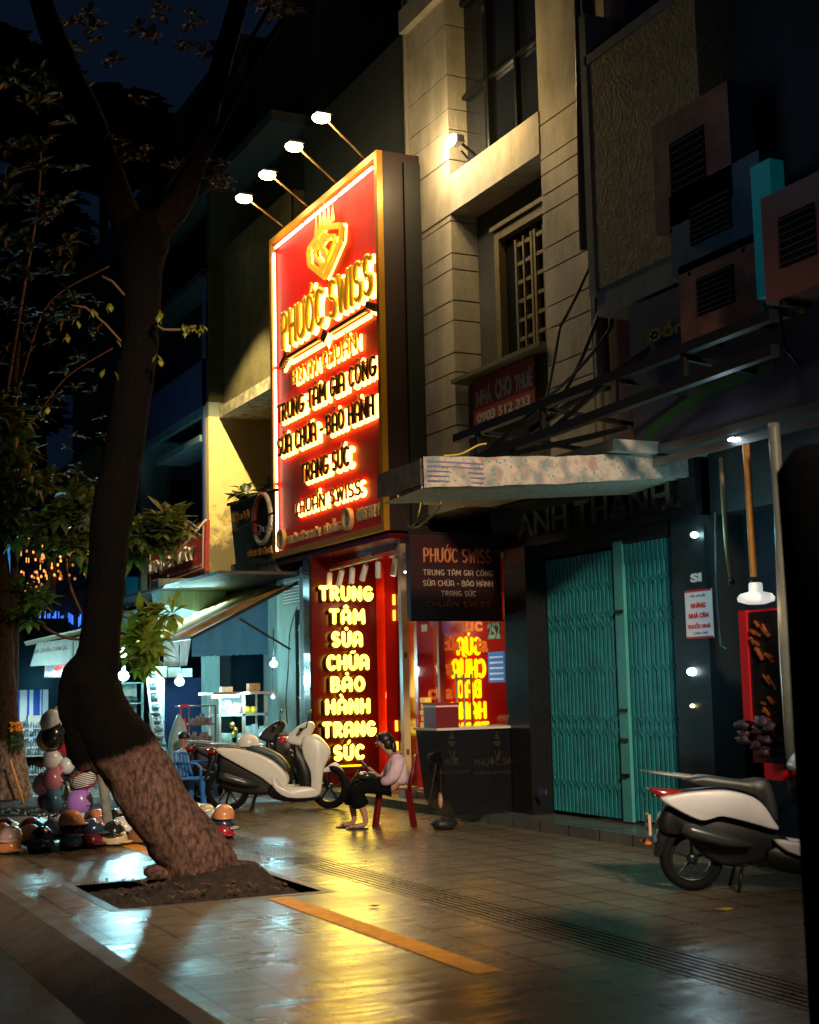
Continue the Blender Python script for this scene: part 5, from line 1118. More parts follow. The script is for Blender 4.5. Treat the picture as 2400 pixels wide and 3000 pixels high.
# ---- plastic chairs (facing given angle)
def plastic_chair(name, label, loc, rz, col, arms=False, h=1.0, group=None):
    o = thing(name, label, 'chair', loc, rz, group); m_ = mat('chair_%s' % str(col), col, .35)
    b = MB(); b.lens([(-.2, .43), (.2, .43), (.21, .455), (-.21, .455)], .2, .03, .9); b.build('seat', m_, o)
    for sx in (-1, 1):
        for sy in (-1, 1): MB().bar((sx*.17, sy*.17, .43), (sx*.23, sy*.21, 0), .062, .05).build('leg', m_, o)
    b = MB()
    for y in (-.19, .19): b.tube([(.18, y, .43), (.23, y*.98, .62), (.26, y*.8, .78)], .024, 6)
    b.tube([(.26, -.15, .78), (.275, 0, .81), (.26, .15, .78)], .03, 6)
    for y in (-.09, 0, .09): b.bar((.2, y, .47), (.26, y, .78), .05, .012)
    b.build('backrest', m_, o)
    if arms:
        b = MB()
        for y in (-.22, .22): b.tube([(.2, y, .66), (-.1, y, .66), (-.18, y, .6), (-.17, y*.95, .43)], .02, 6)
        b.build('armrest', m_, o)
    return o
plastic_chair('plastic_chair', 'dark red plastic chair the seated woman sits on', G(1172, 2418)+V((-.06, .02, 0)), -YAW, (.13, .006, .009))
plastic_chair('plastic_chair', 'bright blue plastic chair between the big trunk and the white scooter', G(578, 2374), rad(160)-YAW, (.04, .2, .62), True)
plastic_chair('plastic_chair', 'black plastic chair behind the blue one', G(525, 2325), rad(80)-YAW, (.015, .015, .018), True)
tb = thing('low_table', 'low dark red folding table behind the blue chair', 'table', G(610, 2330))
MB().box(-.35, .35, -.3, .3, .5, .53).build('tabletop', mat('table_red', (.22, .015, .02), .3), tb)
for sx in (-1, 1):
    for sy in (-1, 1): MB().bar((sx*.3, sy*.25, .5), (sx*.3, sy*.25, 0), .03).build('leg', M_dmetal, tb)
# ---- far street on the left
def far_house(y0, y1, zt, wall, label, roofcol, lit=None):
    o = thing('shophouse', label, 'house', (F, (y0+y1)/2, 0))
    b = MB(); b.box(8.6, 14, y0, y1-.03, 3.3, zt); b.box(8.6, 14, y1-.3, y1-.03, 0, 3.3); b.box(10.5, 14, y0, y1-.3, 0, 3.3); b.build('wall', wall, o, world=True)
    b = MB(); b.poly([(8.6, y0+.1, 3.2), (6.6, y0+.1, 2.75), (6.6, y1-.2, 2.75), (8.6, y1-.2, 3.2)]); b.build('awning', roofcol, o, world=True, fix=False)
    b = MB()
    for z in (4.6, 7.4):
        if z+1.4 < zt: b.box(8.56, 8.6, y0+.8, y1-.8, z, z+1.3)
    b.build('window', M_glassd, o, world=True); return o
W1 = facade_mat('night_house_a', (.05, .07, .10)); W2 = facade_mat('night_house_b', (.10, .09, .06)); W3 = facade_mat('night_house_c', (.04, .09, .12))
RB = mat('brown_canvas_roof', (.22, .15, .09), .7, noise=.4); RB2 = mat('dark_canvas_roof', (.05, .05, .05), .8)
far_house(31.7, 36.5, 7.2, W1, 'dark two storey shophouse next to the blue house', RB)
far_house(36.5, 42, 8.2, W2, 'brown shophouse hung with orange fairy lights', RB)
far_house(42, 49, 7.5, W3, 'bluish shophouse beyond the fairy lights', RB2)
far_house(49, 60, 9, W1, 'farther dark shophouse in the street', RB2)
far_house(60, 78, 10, W2, 'farthest shophouse near the vanishing street end', RB2)
# tall dark building behind
tw = thing('tall_building', 'tall unlit building rising behind the sign and the yellow wall', 'building', (12, 30, 0))
zt = PY(900, 262, 28.).z
b = MB(); b.box(8.75, 24, 31.7, 40, 7, 13.2+.7); b.box(9.2, 15, 22.2, 26.0, 10.4, zt-.6); b.box(9.0, 22, 26.0, 31.6, 10.2, zt); b.build('wall', facade_mat('tower_dark_teal', (.010, .016, .018)), tw, world=True)
b = MB(); b.box(8.4, 9.0, 26.0, 26.25, 8.2, 12.2); b.box(8.3, 9.2, 22.2, 31.6, 11.6, 11.8); b.box(8.3, 9.2, 26.2, 31.6, 9.9, 10.05); b.build('balcony_edge', facade_mat('tower_edge_teal', (.02, .035, .037)), tw, world=True)
light('SPOT', (7.2, 21.8, 9.5), 4200, (1, .76, .34), .05, target=(8.85, 26, 5.0), angle=42, blend=.6)
light('POINT', (6.6, 24.5, 10.2), 5, (.75, .85, .5), .3)
# small orange fairy lights
r_ = random.Random(12); b = MB(); 
for k in range(48):
    px = 55+r_.random()*205; py = 1640+(r_.random()-.5)*150+(px-150)*-.2; p = PX(px, py, 8.35); 
    if r_.random() < .35: b.box(p.x-.01, p.x, p.y-.04, p.y+.04, p.z-.05, p.z+.1)
    else: b.ell(p, .03, .045, .045, 6)
tag(b.build('fairy_lights', mat('orange_glow', (1, .4, .1), .4, em=(1, .32, .06), es=2.5), fix=False), 'scattered orange fairy lights on the brown shophouse front', 'fairy lights', None, 'stuff')
b = MB()
for k in range(26):
    px = 115+r_.random()*130; p = PX(px, 1800+r_.random()*25, 8.3); b.box(p.x-.01, p.x, p.y-.03, p.y+.03, p.z-.12, p.z+.12)
tag(b.build('blue_lights', mat('blue_glow', (.1, .3, 1), .4, em=(.05, .2, 1), es=1.6), fix=False), 'row of faint blue light sticks under the fairy lights', 'lights', None, 'stuff')
b = MB(); p = PX(190, 1530, 8.2); q_ = PX(212, 1552, 8.2); b.bar(p, q_, .12); tag(b.build('tube_lamp', mat('cyan_tube', (.7, 1, 1), .4, em=(.6, .95, 1), es=2.5)), 'slanted cyan tube lamp seen through the leaves left of the trunk', 'lamp')
b = MB(); p = PX(135, 1625, 8.2); b.box(p.x-.02, p.x, p.y-1.0, p.y+.6, p.z-.1, p.z+.1); tag(b.build('orange_sign', mat('orange_sign', (.8, .3, .1), .4, em=(1, .35, .1), es=1.2)), 'small glowing orange sign above the fairy lights', 'sign')
# blue hanging sign at far left
bsn = thing('blue_light_box', 'tall glowing blue sign with pale letters at the left edge', 'sign', (2.9, 26, 3.8))
Yv = 26.; q = [PY(*p, Yv) for p in ((30, 1558), (31, 1842), (-40, 1870), (-40, 1640))]; b = MB(); b.add([*q, *[v+V((0, .2, 0)) for v in q]], [(0, 1, 2, 3), (7, 6, 5, 4), (0, 4, 5, 1), (1, 5, 6, 2), (2, 6, 7, 3), (3, 7, 4, 0)])
b.build('panel', mat('blue_backlit', (.02, .25, .7), .4, em=(.01, .22, .62), es=.5), bsn, world=True)
b = MB(); prow(b, 'ÂU', -38, 22, 1672, 1768, Yv-.01, -.02, .02); b.build('lettering', mat('pale_backlit', (.8, .85, .9), .4, em=(.7, .85, 1), es=.8), bsn, world=True)
# white printed banners and awning left of the trunk
wb = thing('printed_awning_valance', 'white plastic valance with faded red print lit from below, left of the trunk', 'valance', (6.6, 30, 2.5))
Yw = 28.; b = MB(); n = 16; vs = []; fs = []
for i in range(n+1):
    f_ = i/n; a = K(108+f_*132, 1885-f_*20, Yw); c = K(88+f_*146, 1952-f_*8, Yw); w_ = .03*math.sin(i*2.1); vs += [a+V((0, w_, 0)), c+V((0, w_*1.5, 0))]
for i in range(n): fs.append((i*2, i*2+1, i*2+3, i*2+2))
b.smooth = True; b.add(vs, fs); b.build('sheet', leaf_mat('lit_white_plastic', (.62, .62, .62), .4), wb, world=True, fix=False)
b = MB(); text(b, 'GIÁ CHUẨN CHÂM CÁC', K(100, 1915, Yw-.06), K(200, 1902, Yw-.06)-K(100, 1915, Yw-.06), (0, 0, .12), (0, -.01, 0), .02); b.build('print', mat('valance_print', (.25, .16, .2), .6), wb, world=True)
wb2 = thing('scalloped_banner', 'small white scalloped banner with red lettering hanging under the valance', 'banner', (6.3, 27.5, 2.2))
Yw = 27.5; a = K(132, 1950, Yw); c = K(236, 1945, Yw); d_ = K(130, 1982, Yw); n = 16; b = MB(); pts = [a, c]; 
for k in range(n*2+1): f_ = 1-k/(2*n); pts.append(V((d_.x+(c.x-d_.x)*f_, Yw, d_.z+.0+(.03 if k % 2 else -.03))))
b.poly(pts); b.build('sheet', mat('scallop_white', (.72, .7, .62), .6), wb2, world=True, fix=False)
b = MB(); text(b, 'NGÂN HOUTAY', K(160, 1968, Yw-.02), K(214, 1962, Yw-.02)-K(160, 1968, Yw-.02), (0, 0, .13), (0, -.01, 0), .05); b.build('red_lettering', mat('scallop_red', (.6, .02, .02), .6), wb2, world=True)
b = MB(); text(b, 'THU', K(139, 1971, Yw-.02), K(156, 1969, Yw-.02)-K(139, 1971, Yw-.02), (0, 0, .13), (0, -.01, 0), .05); b.build('grey_lettering', mat('scallop_grey', (.25, .25, .3), .6), wb2, world=True)
b = MB(); b.poly([K(70, 1880, 27), K(245, 1840, 27), K(245, 1862, 30), K(80, 1898, 30)]); tag(b.build('canvas_roof', RB, fix=False), 'brown canvas roof edge above the white valance', 'canopy')
b = MB(); a = PY(395, 1818, 29); 
q = [PX(*p, 7.6) for p in ((340, 1800), (440, 1775), (440, 1815), (345, 1850))]; b.add(q, [(0, 1, 2, 3)]); tag(b.build('fabric_edge', mat('white_awning_edge', (.55, .6, .58), .6), fix=False), 'white awning edge between the trunk and the pale teal canvas', 'awning')
q = [PX(*p, 8.2) for p in ((368, 1690), (405, 1690), (405, 1760), (368, 1785))]; b = MB(); b.add(q, [(0, 1, 2, 3)]); tag(b.build('blue_board', mat('sky_blue_board', (.03, .22, .35), .6, em=(0, .2, .35), es=.12), fix=False), 'plain sky blue board right of the trunk below the dark shutters', 'board')
# lit room with blue striped curtains at left, merchandise shelves
cs = thing('curtain_shop', 'brightly lit shop opening with blue and white striped panels at far left', 'shop', (6.0, 30, 0))
Yv = 30.
a = K(40, 2022, Yv); c = K(160, 2022, Yv); b = MB(); zb_ = K(40, 2110, Yv).z
b.box(a.x, c.x, Yv, Yv+.05, zb_-.6, a.z); b.build('backdrop', mat('pale_striped', (.6, .68, .68), .7, em=(.5, .9, 1), es=.25), cs, world=True)
b = MB()
for xa, xb in ((52, 58), (80, 86), (98, 117), (122, 125)): p = K(xa, 2022, Yv); q_ = K(xb, 2022, Yv); b.box(p.x, q_.x, Yv-.03, Yv, zb_-.5, a.z)
b.build('blue_stripe', mat('blue_stripe', (.01, .08, .45), .6, em=(0, .1, .6), es=.25), cs, world=True)
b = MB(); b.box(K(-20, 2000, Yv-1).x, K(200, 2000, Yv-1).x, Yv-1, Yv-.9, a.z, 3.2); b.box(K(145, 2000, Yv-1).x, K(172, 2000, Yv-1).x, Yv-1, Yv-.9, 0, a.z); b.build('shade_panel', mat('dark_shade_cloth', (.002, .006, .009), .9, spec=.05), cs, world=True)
light('POINT', (K(100, 2050, 29.5).x, 28.6, 1.9), 40, CY, .15)
ms = thing('merchandise_shelf', 'tiered rack of plastic wrapped goods on the pavement at far left', 'rack', (5.4, 27, 0))
Ym = 27.; b = MB(); 
for y in (2134, 2160, 2188, 2215, 2270): a = K(64, y, Ym); c = K(160, y, Ym); b.box(a.x, c.x, Ym, Ym+.35, a.z-.02, a.z)
b.box(K(64, 2000, Ym).x-.02, K(64, 2000, Ym).x, Ym, Ym+.03, 0, K(64, 2130, Ym).z); b.box(K(160, 2000, Ym).x, K(160, 2000, Ym).x+.02, Ym, Ym+.03, 0, K(64, 2130, Ym).z)
b.build('tier', M_alu, ms, world=True)
packs = mat('wrapped_goods', (.25, .38, .42), .2, noise=.95, nscale=14)
b = MB(); r_ = random.Random(8)
for y in (2134, 2160, 2188, 2215, 2268):
    for k in range(12): p = K(67+k*7.8, y, Ym+.1); h_ = .1+.05*r_.random(); b.ell((p.x, Ym+.08, p.z+h_*.55), .028, .05, h_*.6, 7, wob=.5, seed=k+y)
b.build('packets', packs, ms, world=True)
b = MB()
for k in range(3): p = K(83+k*14, 2128, Ym); b.box(p.x, p.x+.09, Ym+.05, Ym+.2, p.z, p.z+.2)
b.build('white_boxes', mat('white_goods', (.7, .72, .7), .6), ms, world=True)

# ================================================================ trees
from mathutils import noise as mno
def bark_mat(name, dark, paint, zc, slope, soft=.06):
    m = mat(name, dark, .95, spec=.12); n = m.node_tree; b = n.nodes['Principled BSDF']
    tc = N(m, 'ShaderNodeTexCoord'); mp = N(m, 'ShaderNodeMapping'); mp.inputs['Scale'].default_value = (1, 1, .5); n.links.new(tc.outputs['Object'], mp.inputs[0])
    a = N(m, 'ShaderNodeTexNoise'); a.inputs['Scale'].default_value = 24; a.inputs['Detail'].default_value = 8; a.inputs['Roughness'].default_value = .7; n.links.new(mp.outputs[0], a.inputs['Vector'])
    cr = N(m, 'ShaderNodeValToRGB'); e = cr.color_ramp.elements; e[0].position = .40; e[0].color = (*[c*.22 for c in paint], 1); e[1].position = .66; e[1].color = (*paint, 1); n.links.new(a.outputs[0], cr.inputs[0])
    cr2 = N(m, 'ShaderNodeValToRGB'); e = cr2.color_ramp.elements; e[0].position = .4; e[0].color = (*[c*.35 for c in dark], 1); e[1].position = .7; e[1].color = (*dark, 1); n.links.new(a.outputs[0], cr2.inputs[0])
    sp = N(m, 'ShaderNodeSeparateXYZ'); n.links.new(tc.outputs['Object'], sp.inputs[0])
    m1 = N(m, 'ShaderNodeMath'); m1.operation = 'MULTIPLY_ADD'; m1.inputs[1].default_value = -slope; n.links.new(sp.outputs[0], m1.inputs[0]); n.links.new(sp.outputs[2], m1.inputs[2])
    m2 = N(m, 'ShaderNodeMath'); m2.operation = 'MULTIPLY_ADD'; m2.inputs[1].default_value = .25; n.links.new(a.outputs[0], m2.inputs[0]); n.links.new(m1.outputs[0], m2.inputs[2])
    mr = N(m, 'ShaderNodeMapRange'); mr.inputs[1].default_value = zc; mr.inputs[2].default_value = zc+soft; n.links.new(m2.outputs[0], mr.inputs[0])
    mx = N(m, 'ShaderNodeMixRGB'); n.links.new(mr.outputs[0], mx.inputs[0]); n.links.new(cr.outputs[0], mx.inputs[1]); n.links.new(cr2.outputs[0], mx.inputs[2]); n.links.new(mx.outputs[0], b.inputs['Base Color'])
    bp = N(m, 'ShaderNodeBump'); bp.inputs['Strength'].default_value = .9; bp.inputs['Distance'].default_value = .03; n.links.new(a.outputs[0], bp.inputs['Height']); n.links.new(bp.outputs[0], b.inputs['Normal']); return m
def smooth_path(pts, rs, k=6):
    out = []; ro = []
    for i in range(len(pts)-1):
        p0 = pts[max(i-1, 0)]; p1 = pts[i]; p2 = pts[i+1]; p3 = pts[min(i+2, len(pts)-1)]
        for j in range(k):
            t_ = j/k; out.append(.5*((2*p1)+(p2-p0)*t_+(2*p0-5*p1+4*p2-p3)*t_*t_+(3*p1-p0-3*p2+p3)*t_**3)); ro.append(rs[i]+(rs[i+1]-rs[i])*t_)
    return out+[pts[-1]], ro+[rs[-1]]
def trunk(mb, pts, rs, n=28, k=8, amp=.08, fr=2.2, seed=0):
    P_, R_ = smooth_path([V(p) for p in pts], rs, k); i0 = len(mb.v); mb.tube(P_, R_, n)
    for i in range(i0, len(mb.v)):
        v = V(mb.v[i]); c = P_[min((i-i0)//n, len(P_)-1)]; d = v-c
        q = mno.noise(V((v.x*fr*1.6+seed, v.y*fr*1.6, v.z*fr*.6)))*amp+mno.noise(v*7+V((seed, 0, 0)))*amp*.45+mno.noise(v*16)*amp*.2
        mb.v[i] = tuple(c+d*(1+q))
DT = 12.7
mt = thing('leaning_tree', 'big leaning street tree with a pinkish painted lower trunk growing from the pit', 'tree', (3.95, 12.2, 0))
tp_ = [(600, 2650, 135), (590, 2580, 118), (562, 2500, 104), (515, 2430, 99), (466, 2364, 95), (410, 2271, 91), (352, 2190, 103), (300, 2120, 98), (274, 2062, 93), (268, 1993, 86), (285, 1925, 62), (300, 1820, 56), (310, 1713, 56), (328, 1556, 59), (345, 1426, 63), (355, 1368, 57), (398, 1084, 54), (412, 922, 55), (415, 800, 58), (420, 720, 68), (422, 665, 66), (424, 640, 50), (426, 622, 24), (427, 616, 6)]
b = MB(); trunk(b, [PD(x, y, DT) for x, y, w_ in tp_], [w_*DT/4100 for _, _, w_ in tp_], 48, 10, .15)
c = PD(255, 2150, DT-.05); n0 = len(b.v); b.ell(c, .2, .2, .34, 18, wob=.07)
c = PD(300, 2225, DT-.05); b.ell(c, .15, .15, .14, 16, wob=.08)
c = PD(455, 2560, DT-.1); b.ell((c.x+.02, c.y-.05, .05), .16, .12, .07, 10, wob=.3); c = PD(690, 2560, DT-.1); b.ell((c.x, c.y-.1, .06), .2, .14, .08, 10, wob=.3)
zr = PD(365, 2205, DT)-V((3.95, 12.2, 0))
b.build('trunk', bark_mat('painted_bark', (.0045, .0028, .0024), (.235, .13, .105), zr.z-zr.x*.35+.12, .35), mt, world=True)
for pts, w0, w1 in (([(405, 690), (362, 626), (313, 495), (271, 365), (209, 235), (156, 104), (110, -30), (60, -180)], 50, 32), ([(440, 700), (480, 650), (527, 590), (553, 521), (584, 443), (615, 313), (650, 182), (694, 26), (740, -150)], 44, 26)):
    b = MB(); n = len(pts); trunk(b, [PD(x, y, DT+.02*i) for i, (x, y) in enumerate(pts)], [(w0+(w1-w0)*i/(n-1))*DT/4100 for i in range(n)], 20, 5, .08, seed=3)
    if w0 == 44:
        trunk(b, [PD(x, y, DT) for x, y in ((560, 520), (610, 440), (680, 300), (760, 160), (840, 40), (900, -60))], [.05, .04, .035, .03, .025, .02], 8, 4, .05)
        trunk(b, [PD(x, y, DT-.3) for x, y in ((480, 560), (600, 380), (700, 180), (790, 20))], [.018]*4, 6, 4, .02)
    b.build('limb', bark_mat('red_lit_bark', (.022, .010, .007), (.022, .010, .007), -9, 0), mt, world=True)
b = MB(); b.tube([PD(x, y, DT-.3) for x, y in ((452, 948), (480, 966), (530, 966), (575, 955))], .012, 6); b.tube([PD(x, y, DT-.3) for x, y in ((365, 865), (330, 825), (300, 810))], .012, 6)
b.tube([PD(x, y, DT-.3) for x, y in ((355, 1000), (310, 950), (250, 900), (210, 895))], .01, 6); b.build('twig', mat('orange_twig', (.13, .065, .028), .8), mt, world=True)
def clump(mb, cx, cy, rx, ry, D, n, L, r_, ax=(-.2, -.3, .8), nl=8, wl=.45):
    for k in range(n):
        a = r_.random()*6.283; q = math.sqrt(r_.random()); p = PD(cx+rx*q*math.cos(a), cy+ry*q*math.sin(a), D+(r_.random()-.5)*.9)
        d = V(ax)+V((r_.random()-.5, r_.random()-.5, r_.random()-.6))*1.2; rosette(mb, p, d, r_, nl, L*(.7+r_.random()*.6), L*wl)
r_ = random.Random(21); b = MB()
for k in range(16): x = 535+r_.random()*65; leaf(b, PD(x, 945+r_.random()*25, DT-.35), V((r_.random()-.5, r_.random()-.5, -.5*r_.random()-.1)), .075, .04)
for x, y in ((462, 900), (458, 915), (455, 1035), (468, 1045), (302, 1075), (330, 1080), (270, 905), (265, 895), (225, 930), (320, 885), (192, 975), (140, 1185), (335, 990)):
    for j in range(2): leaf(b, PD(x+r_.random()*8, y+r_.random()*10, DT-.35), V((r_.random()-.5, r_.random()-.5, -.5)), .09, .05)
b.build('small_leaves', leaf_mat('yellow_green_leaves', (.20, .20, .02)), mt, world=True, fix=False)
b = MB()
for cx, cy, n in ((385, 430, 3), (400, 450, 3), (500, 490, 3), (640, 545, 4), (650, 500, 2), (320, 400, 2), (460, 30, 3), (560, 60, 3), (610, 150, 3), (300, 100, 4), (240, 60, 5), (330, 190, 4), (420, 110, 3), (550, 150, 3), (800, 30, 6), (860, 20, 6), (760, 10, 4), (430, 300, 2)):
    clump(b, cx, cy, 35, 30, DT-.1, n, .11, r_, nl=6, wl=.55)
b.build('dark_leaves', leaf_mat('red_lit_leaves', (.03, .012, .005), .3), mt, world=True, fix=False)  # dim red light on the upper leaves is put into their colour
# left tree
lt = thing('almond_tree', 'broad leaved tree with a whitewashed foot at the left edge of the view', 'tree', (3.75, 21.3, 0))
YT = 21.3
def T(x, y, dy=0): return PY(x, y, YT+dy)
k_ = 21.0/4100
b = MB()
trunk(b, [T(45, 2400), T(42, 2370), T(36, 2290), (T(28, 2180)), T(18, 2080), T(12, 1950), T(5, 1800), T(-10, 1600), T(-15, 1400)], [64*k_, 58*k_, 45*k_, 42*k_, 36*k_, 34*k_, 34*k_, 30*k_, 28*k_], 26, 6, .2, 3)
trunk(b, [T(66, 2400, -.1), T(60, 2370, -.1), T(50, 2280, -.1), T(44, 2190, -.1), T(40, 2050), T(42, 1900), T(44, 1750), T(42, 1600), T(60, 1450), T(40, 1200), T(55, 1000)], [28*k_, 22*k_, 17*k_, 16*k_, 13*k_, 13*k_, 12*k_, 10*k_, 9*k_, 8*k_, 7*k_], 14, 5, .15, 3)
trunk(b, [T(8, 2380, -.15), T(10, 2280, -.15), T(10, 2180, -.1), T(12, 2050, -.1)], [18*k_, 14*k_, 12*k_, 10*k_], 12, 5, .15, 3, 5)
zr = T(20, 2175)-V((3.75, 21.3, 0)); b.build('trunk', bark_mat('whitewashed_bark', (.07, .045, .03), (.42, .30, .24), zr.z+.12, 0), lt, world=True)
M_br = mat('brown_branch', (.07, .032, .018), .85, noise=.4)
for pts, w_ in (([(70, 1480), (110, 1570), (180, 1620), (300, 1700)], 9), ([(42, 1640), (110, 1530), (180, 1600), (200, 1700), (240, 1800)], 7), ([(45, 1750), (150, 1850), (250, 1870), (330, 1800), (430, 1840)], 5), ([(200, 1640), (300, 1640), (380, 1600), (470, 1560)], 6), ([(40, 1300), (120, 1200), (200, 1100), (330, 1020)], 4), ([(30, 1250), (80, 1050), (150, 880), (320, 780)], 4), ([(20, 1150), (60, 900), (110, 600), (120, 400)], 7), ([(10, 1800), (60, 1780), (110, 1750)], 4)):
    b = MB(); n = len(pts); trunk(b, [T(x, y, -.05*i) for i, (x, y) in enumerate(pts)], [w_*k_*(1-.5*i/(n-1)) for i in range(n)], 8, 5, .1); b.build('branch', M_br, lt, world=True)
r_ = random.Random(77)
b = MB()
for cx, cy, rx, ry, n in ((60, 1400, 90, 110, 30), (180, 1560, 90, 70, 30), (230, 1480, 60, 50, 16), (40, 1530, 60, 60, 16), (240, 1620, 40, 40, 5), (10, 1230, 50, 60, 14), (90, 1760, 50, 45, 12), (65, 1800, 30, 30, 3)):
    clump(b, cx, cy, rx, ry, 20.6, n, .3, r_, nl=8)
b.build('foliage', M_leaf, lt, world=True, fix=False)
b = MB()
for cx, cy, rx, ry, n in ((440, 1570, 50, 40, 13), (495, 1540, 45, 30, 9), (420, 1620, 40, 30, 4), (510, 1570, 30, 25, 3)): clump(b, cx, cy, rx, ry, 20.2, n, .34, r_, nl=9)
b.build('foliage', M_leaf, lt, world=True, fix=False)
b = MB()
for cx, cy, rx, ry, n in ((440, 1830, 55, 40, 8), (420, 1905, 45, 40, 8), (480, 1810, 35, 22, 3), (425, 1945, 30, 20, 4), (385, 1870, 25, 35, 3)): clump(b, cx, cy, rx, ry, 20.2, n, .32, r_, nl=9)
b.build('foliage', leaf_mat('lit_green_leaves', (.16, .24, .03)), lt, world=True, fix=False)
b = MB()
for k in range(60):
    x = r_.random()*300; y = 850+r_.random()*620; clump(b, x, y, 12, 12, 20.4+r_.random(), 1, .16, r_, nl=5)
for k in range(50):
    x = r_.random()*240-20; y = 60+r_.random()*900; clump(b, x, y, 40, 40, 20.9, 1, .3, r_, nl=7)
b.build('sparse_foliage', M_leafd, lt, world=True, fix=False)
# far dark tree masses behind
for i, (cx, cy, rx, ry, Y, n) in enumerate(((110, 900, 150, 380, 60, 420), (60, 300, 120, 200, 48, 120), (300, 420, 200, 150, 58, 260))):
    o = thing('background_tree', ['dark tree crown filling the night sky behind the almond tree', 'highest dark tree crown at the upper left corner', 'dark tree crown behind the fork of the leaning tree'][i], 'tree', PY(cx, 2080, Y)*1)
    o.location.z = 0
    b = MB(); r2 = random.Random(i); 
    for k in range(n):
        a = r2.random()*6.283; q_ = math.sqrt(r2.random()); p = PY(cx+rx*q_*math.cos(a), cy+ry*q_*math.sin(a), Y+(r2.random()-.5)*6)
        rosette(b, p, V((0, -.2, 1)), r2, 8, 1.1, .6)
    b.build('crown', M_leafd, o, world=True, fix=False)
    b = MB(); p = PY(cx, cy, Y); b.tube([(p.x, Y, 0), (p.x+.3, Y, p.z*.5), (p.x, Y, p.z)], [.4, .3, .15], 8); b.build('trunk', M_br, o, world=True)
# soil + flowers + stick at the left tree
b = MB(); b.ell((T(50, 2390).x, 21.1, .0), 1.5, 1.1, .16, 20, wob=.12, z0=0); tag(b.build('soil', M_soil), kind='structure')
b = MB(); r_ = random.Random(5)
for k in range(70): p = T(48+(r_.random()-.5)*34, 2130+(r_.random()-.5)*26, -.4+r_.random()*.2); b.ell(p, .022, .022, .02, 6)
fl_ = thing('marigold', 'orange marigold bunch tied to the tree at the left edge', 'flowers', T(48, 2150, -.4))
b.build('blooms', mat('marigold_orange', (.75, .25, .02), .6), fl_, world=True)
b = MB(); 
for k in range(26): rosette(b, T(48+(r_.random()-.5)*34, 2170+(r_.random()-.5)*50, -.38), V((0, -.5, .5)), r_, 5, .1, .04)
b.build('leaves', M_leaf, fl_, world=True, fix=False)
b = MB(); b.tube([T(28, 2225, -.7), T(75, 2372, -.75)], .022, 8); tag(b.build('bamboo_stick', mat('bamboo', (.50, .22, .05), .6)), 'orange brown stick leaning against the whitewashed tree foot', 'stick')
b = MB()
for k in range(40): x = -10+r_.random()*150; p = G(x, 2372+r_.random()*24, .13); rosette(b, p, V((0, 0, 1)), r_, 4, .09, .05)
tag(b.build('ground_cover', M_leafd, fix=False), 'low weeds on the soil around the left tree', 'weeds', None, 'stuff')
b = MB(); r_ = random.Random(50)
for k in range(60): x = px0+.05+(px1-px0-.1)*r_.random(); y = py0+.05+(py1-py0-.1)*r_.random(); rosette(b, V((x, y, .02)), V((0, 0, 1)), r_, 3, .06, .03)
tag(b.build('leaf_litter', mat('dry_leaves', (.12, .06, .03), .9), fix=False), 'dry leaf litter in the tree pit', 'litter', None, 'stuff')
for (x, y, L, t_) in ((2090, 2665, .16, 'yellow fallen leaf on the pavement before the right scooter'), (1070, 2655, .12, 'dark fallen leaf inside the yellow reflection on the pavement')):
    p = G(x, y, .012); b = MB(); leaf(b, p, V((1, -.3, .05)), L, L*.45, droop=.02); tag(b.build('fallen_leaf', mat('leaf_%d' % x, (.45, .28, .02) if x > 1500 else (.05, .04, .02), .7), fix=False), t_, 'leaf')

# ================================================================ helmets
HM = {}
def hcol(n, c, r=.22, **k): HM[n] = mat('helmet_'+n, c, r, coat=.4, **k); return HM[n]
for n, c in dict(white=(.72, .70, .68), pink=(.55, .20, .25), palepink=(.62, .42, .42), black=(.015, .016, .018), orange=(.62, .22, .08), brown=(.30, .12, .05), teal=(.10, .28, .32), navy=(.02, .04, .09), red=(.42, .02, .04), cream=(.60, .48, .30), blue=(.08, .22, .34), purple=(.38, .18, .62), green=(.16, .24, .20), silver=(.55, .60, .62), peach=(.72, .30, .14), darkred=(.22, .02, .04), lightblue=(.40, .60, .68)).items(): hcol(n, c)
def checker():
    m = mat('checker_band', (.5, .5, .5), .4); n = m.node_tree; tc = N(m, 'ShaderNodeTexCoord'); ck = N(m, 'ShaderNodeTexChecker'); ck.inputs['Scale'].default_value = 40
    ck.inputs['Color1'].default_value = (.6, .58, .5, 1); ck.inputs['Color2'].default_value = (.01, .01, .015, 1)
    n.links.new(tc.outputs['Object'], ck.inputs['Vector']); n.links.new(ck.outputs[0], n.nodes['Principled BSDF'].inputs['Base Color']); return m
M_chk = checker(); M_str = mat('strap_black', (.02, .02, .02), .7)
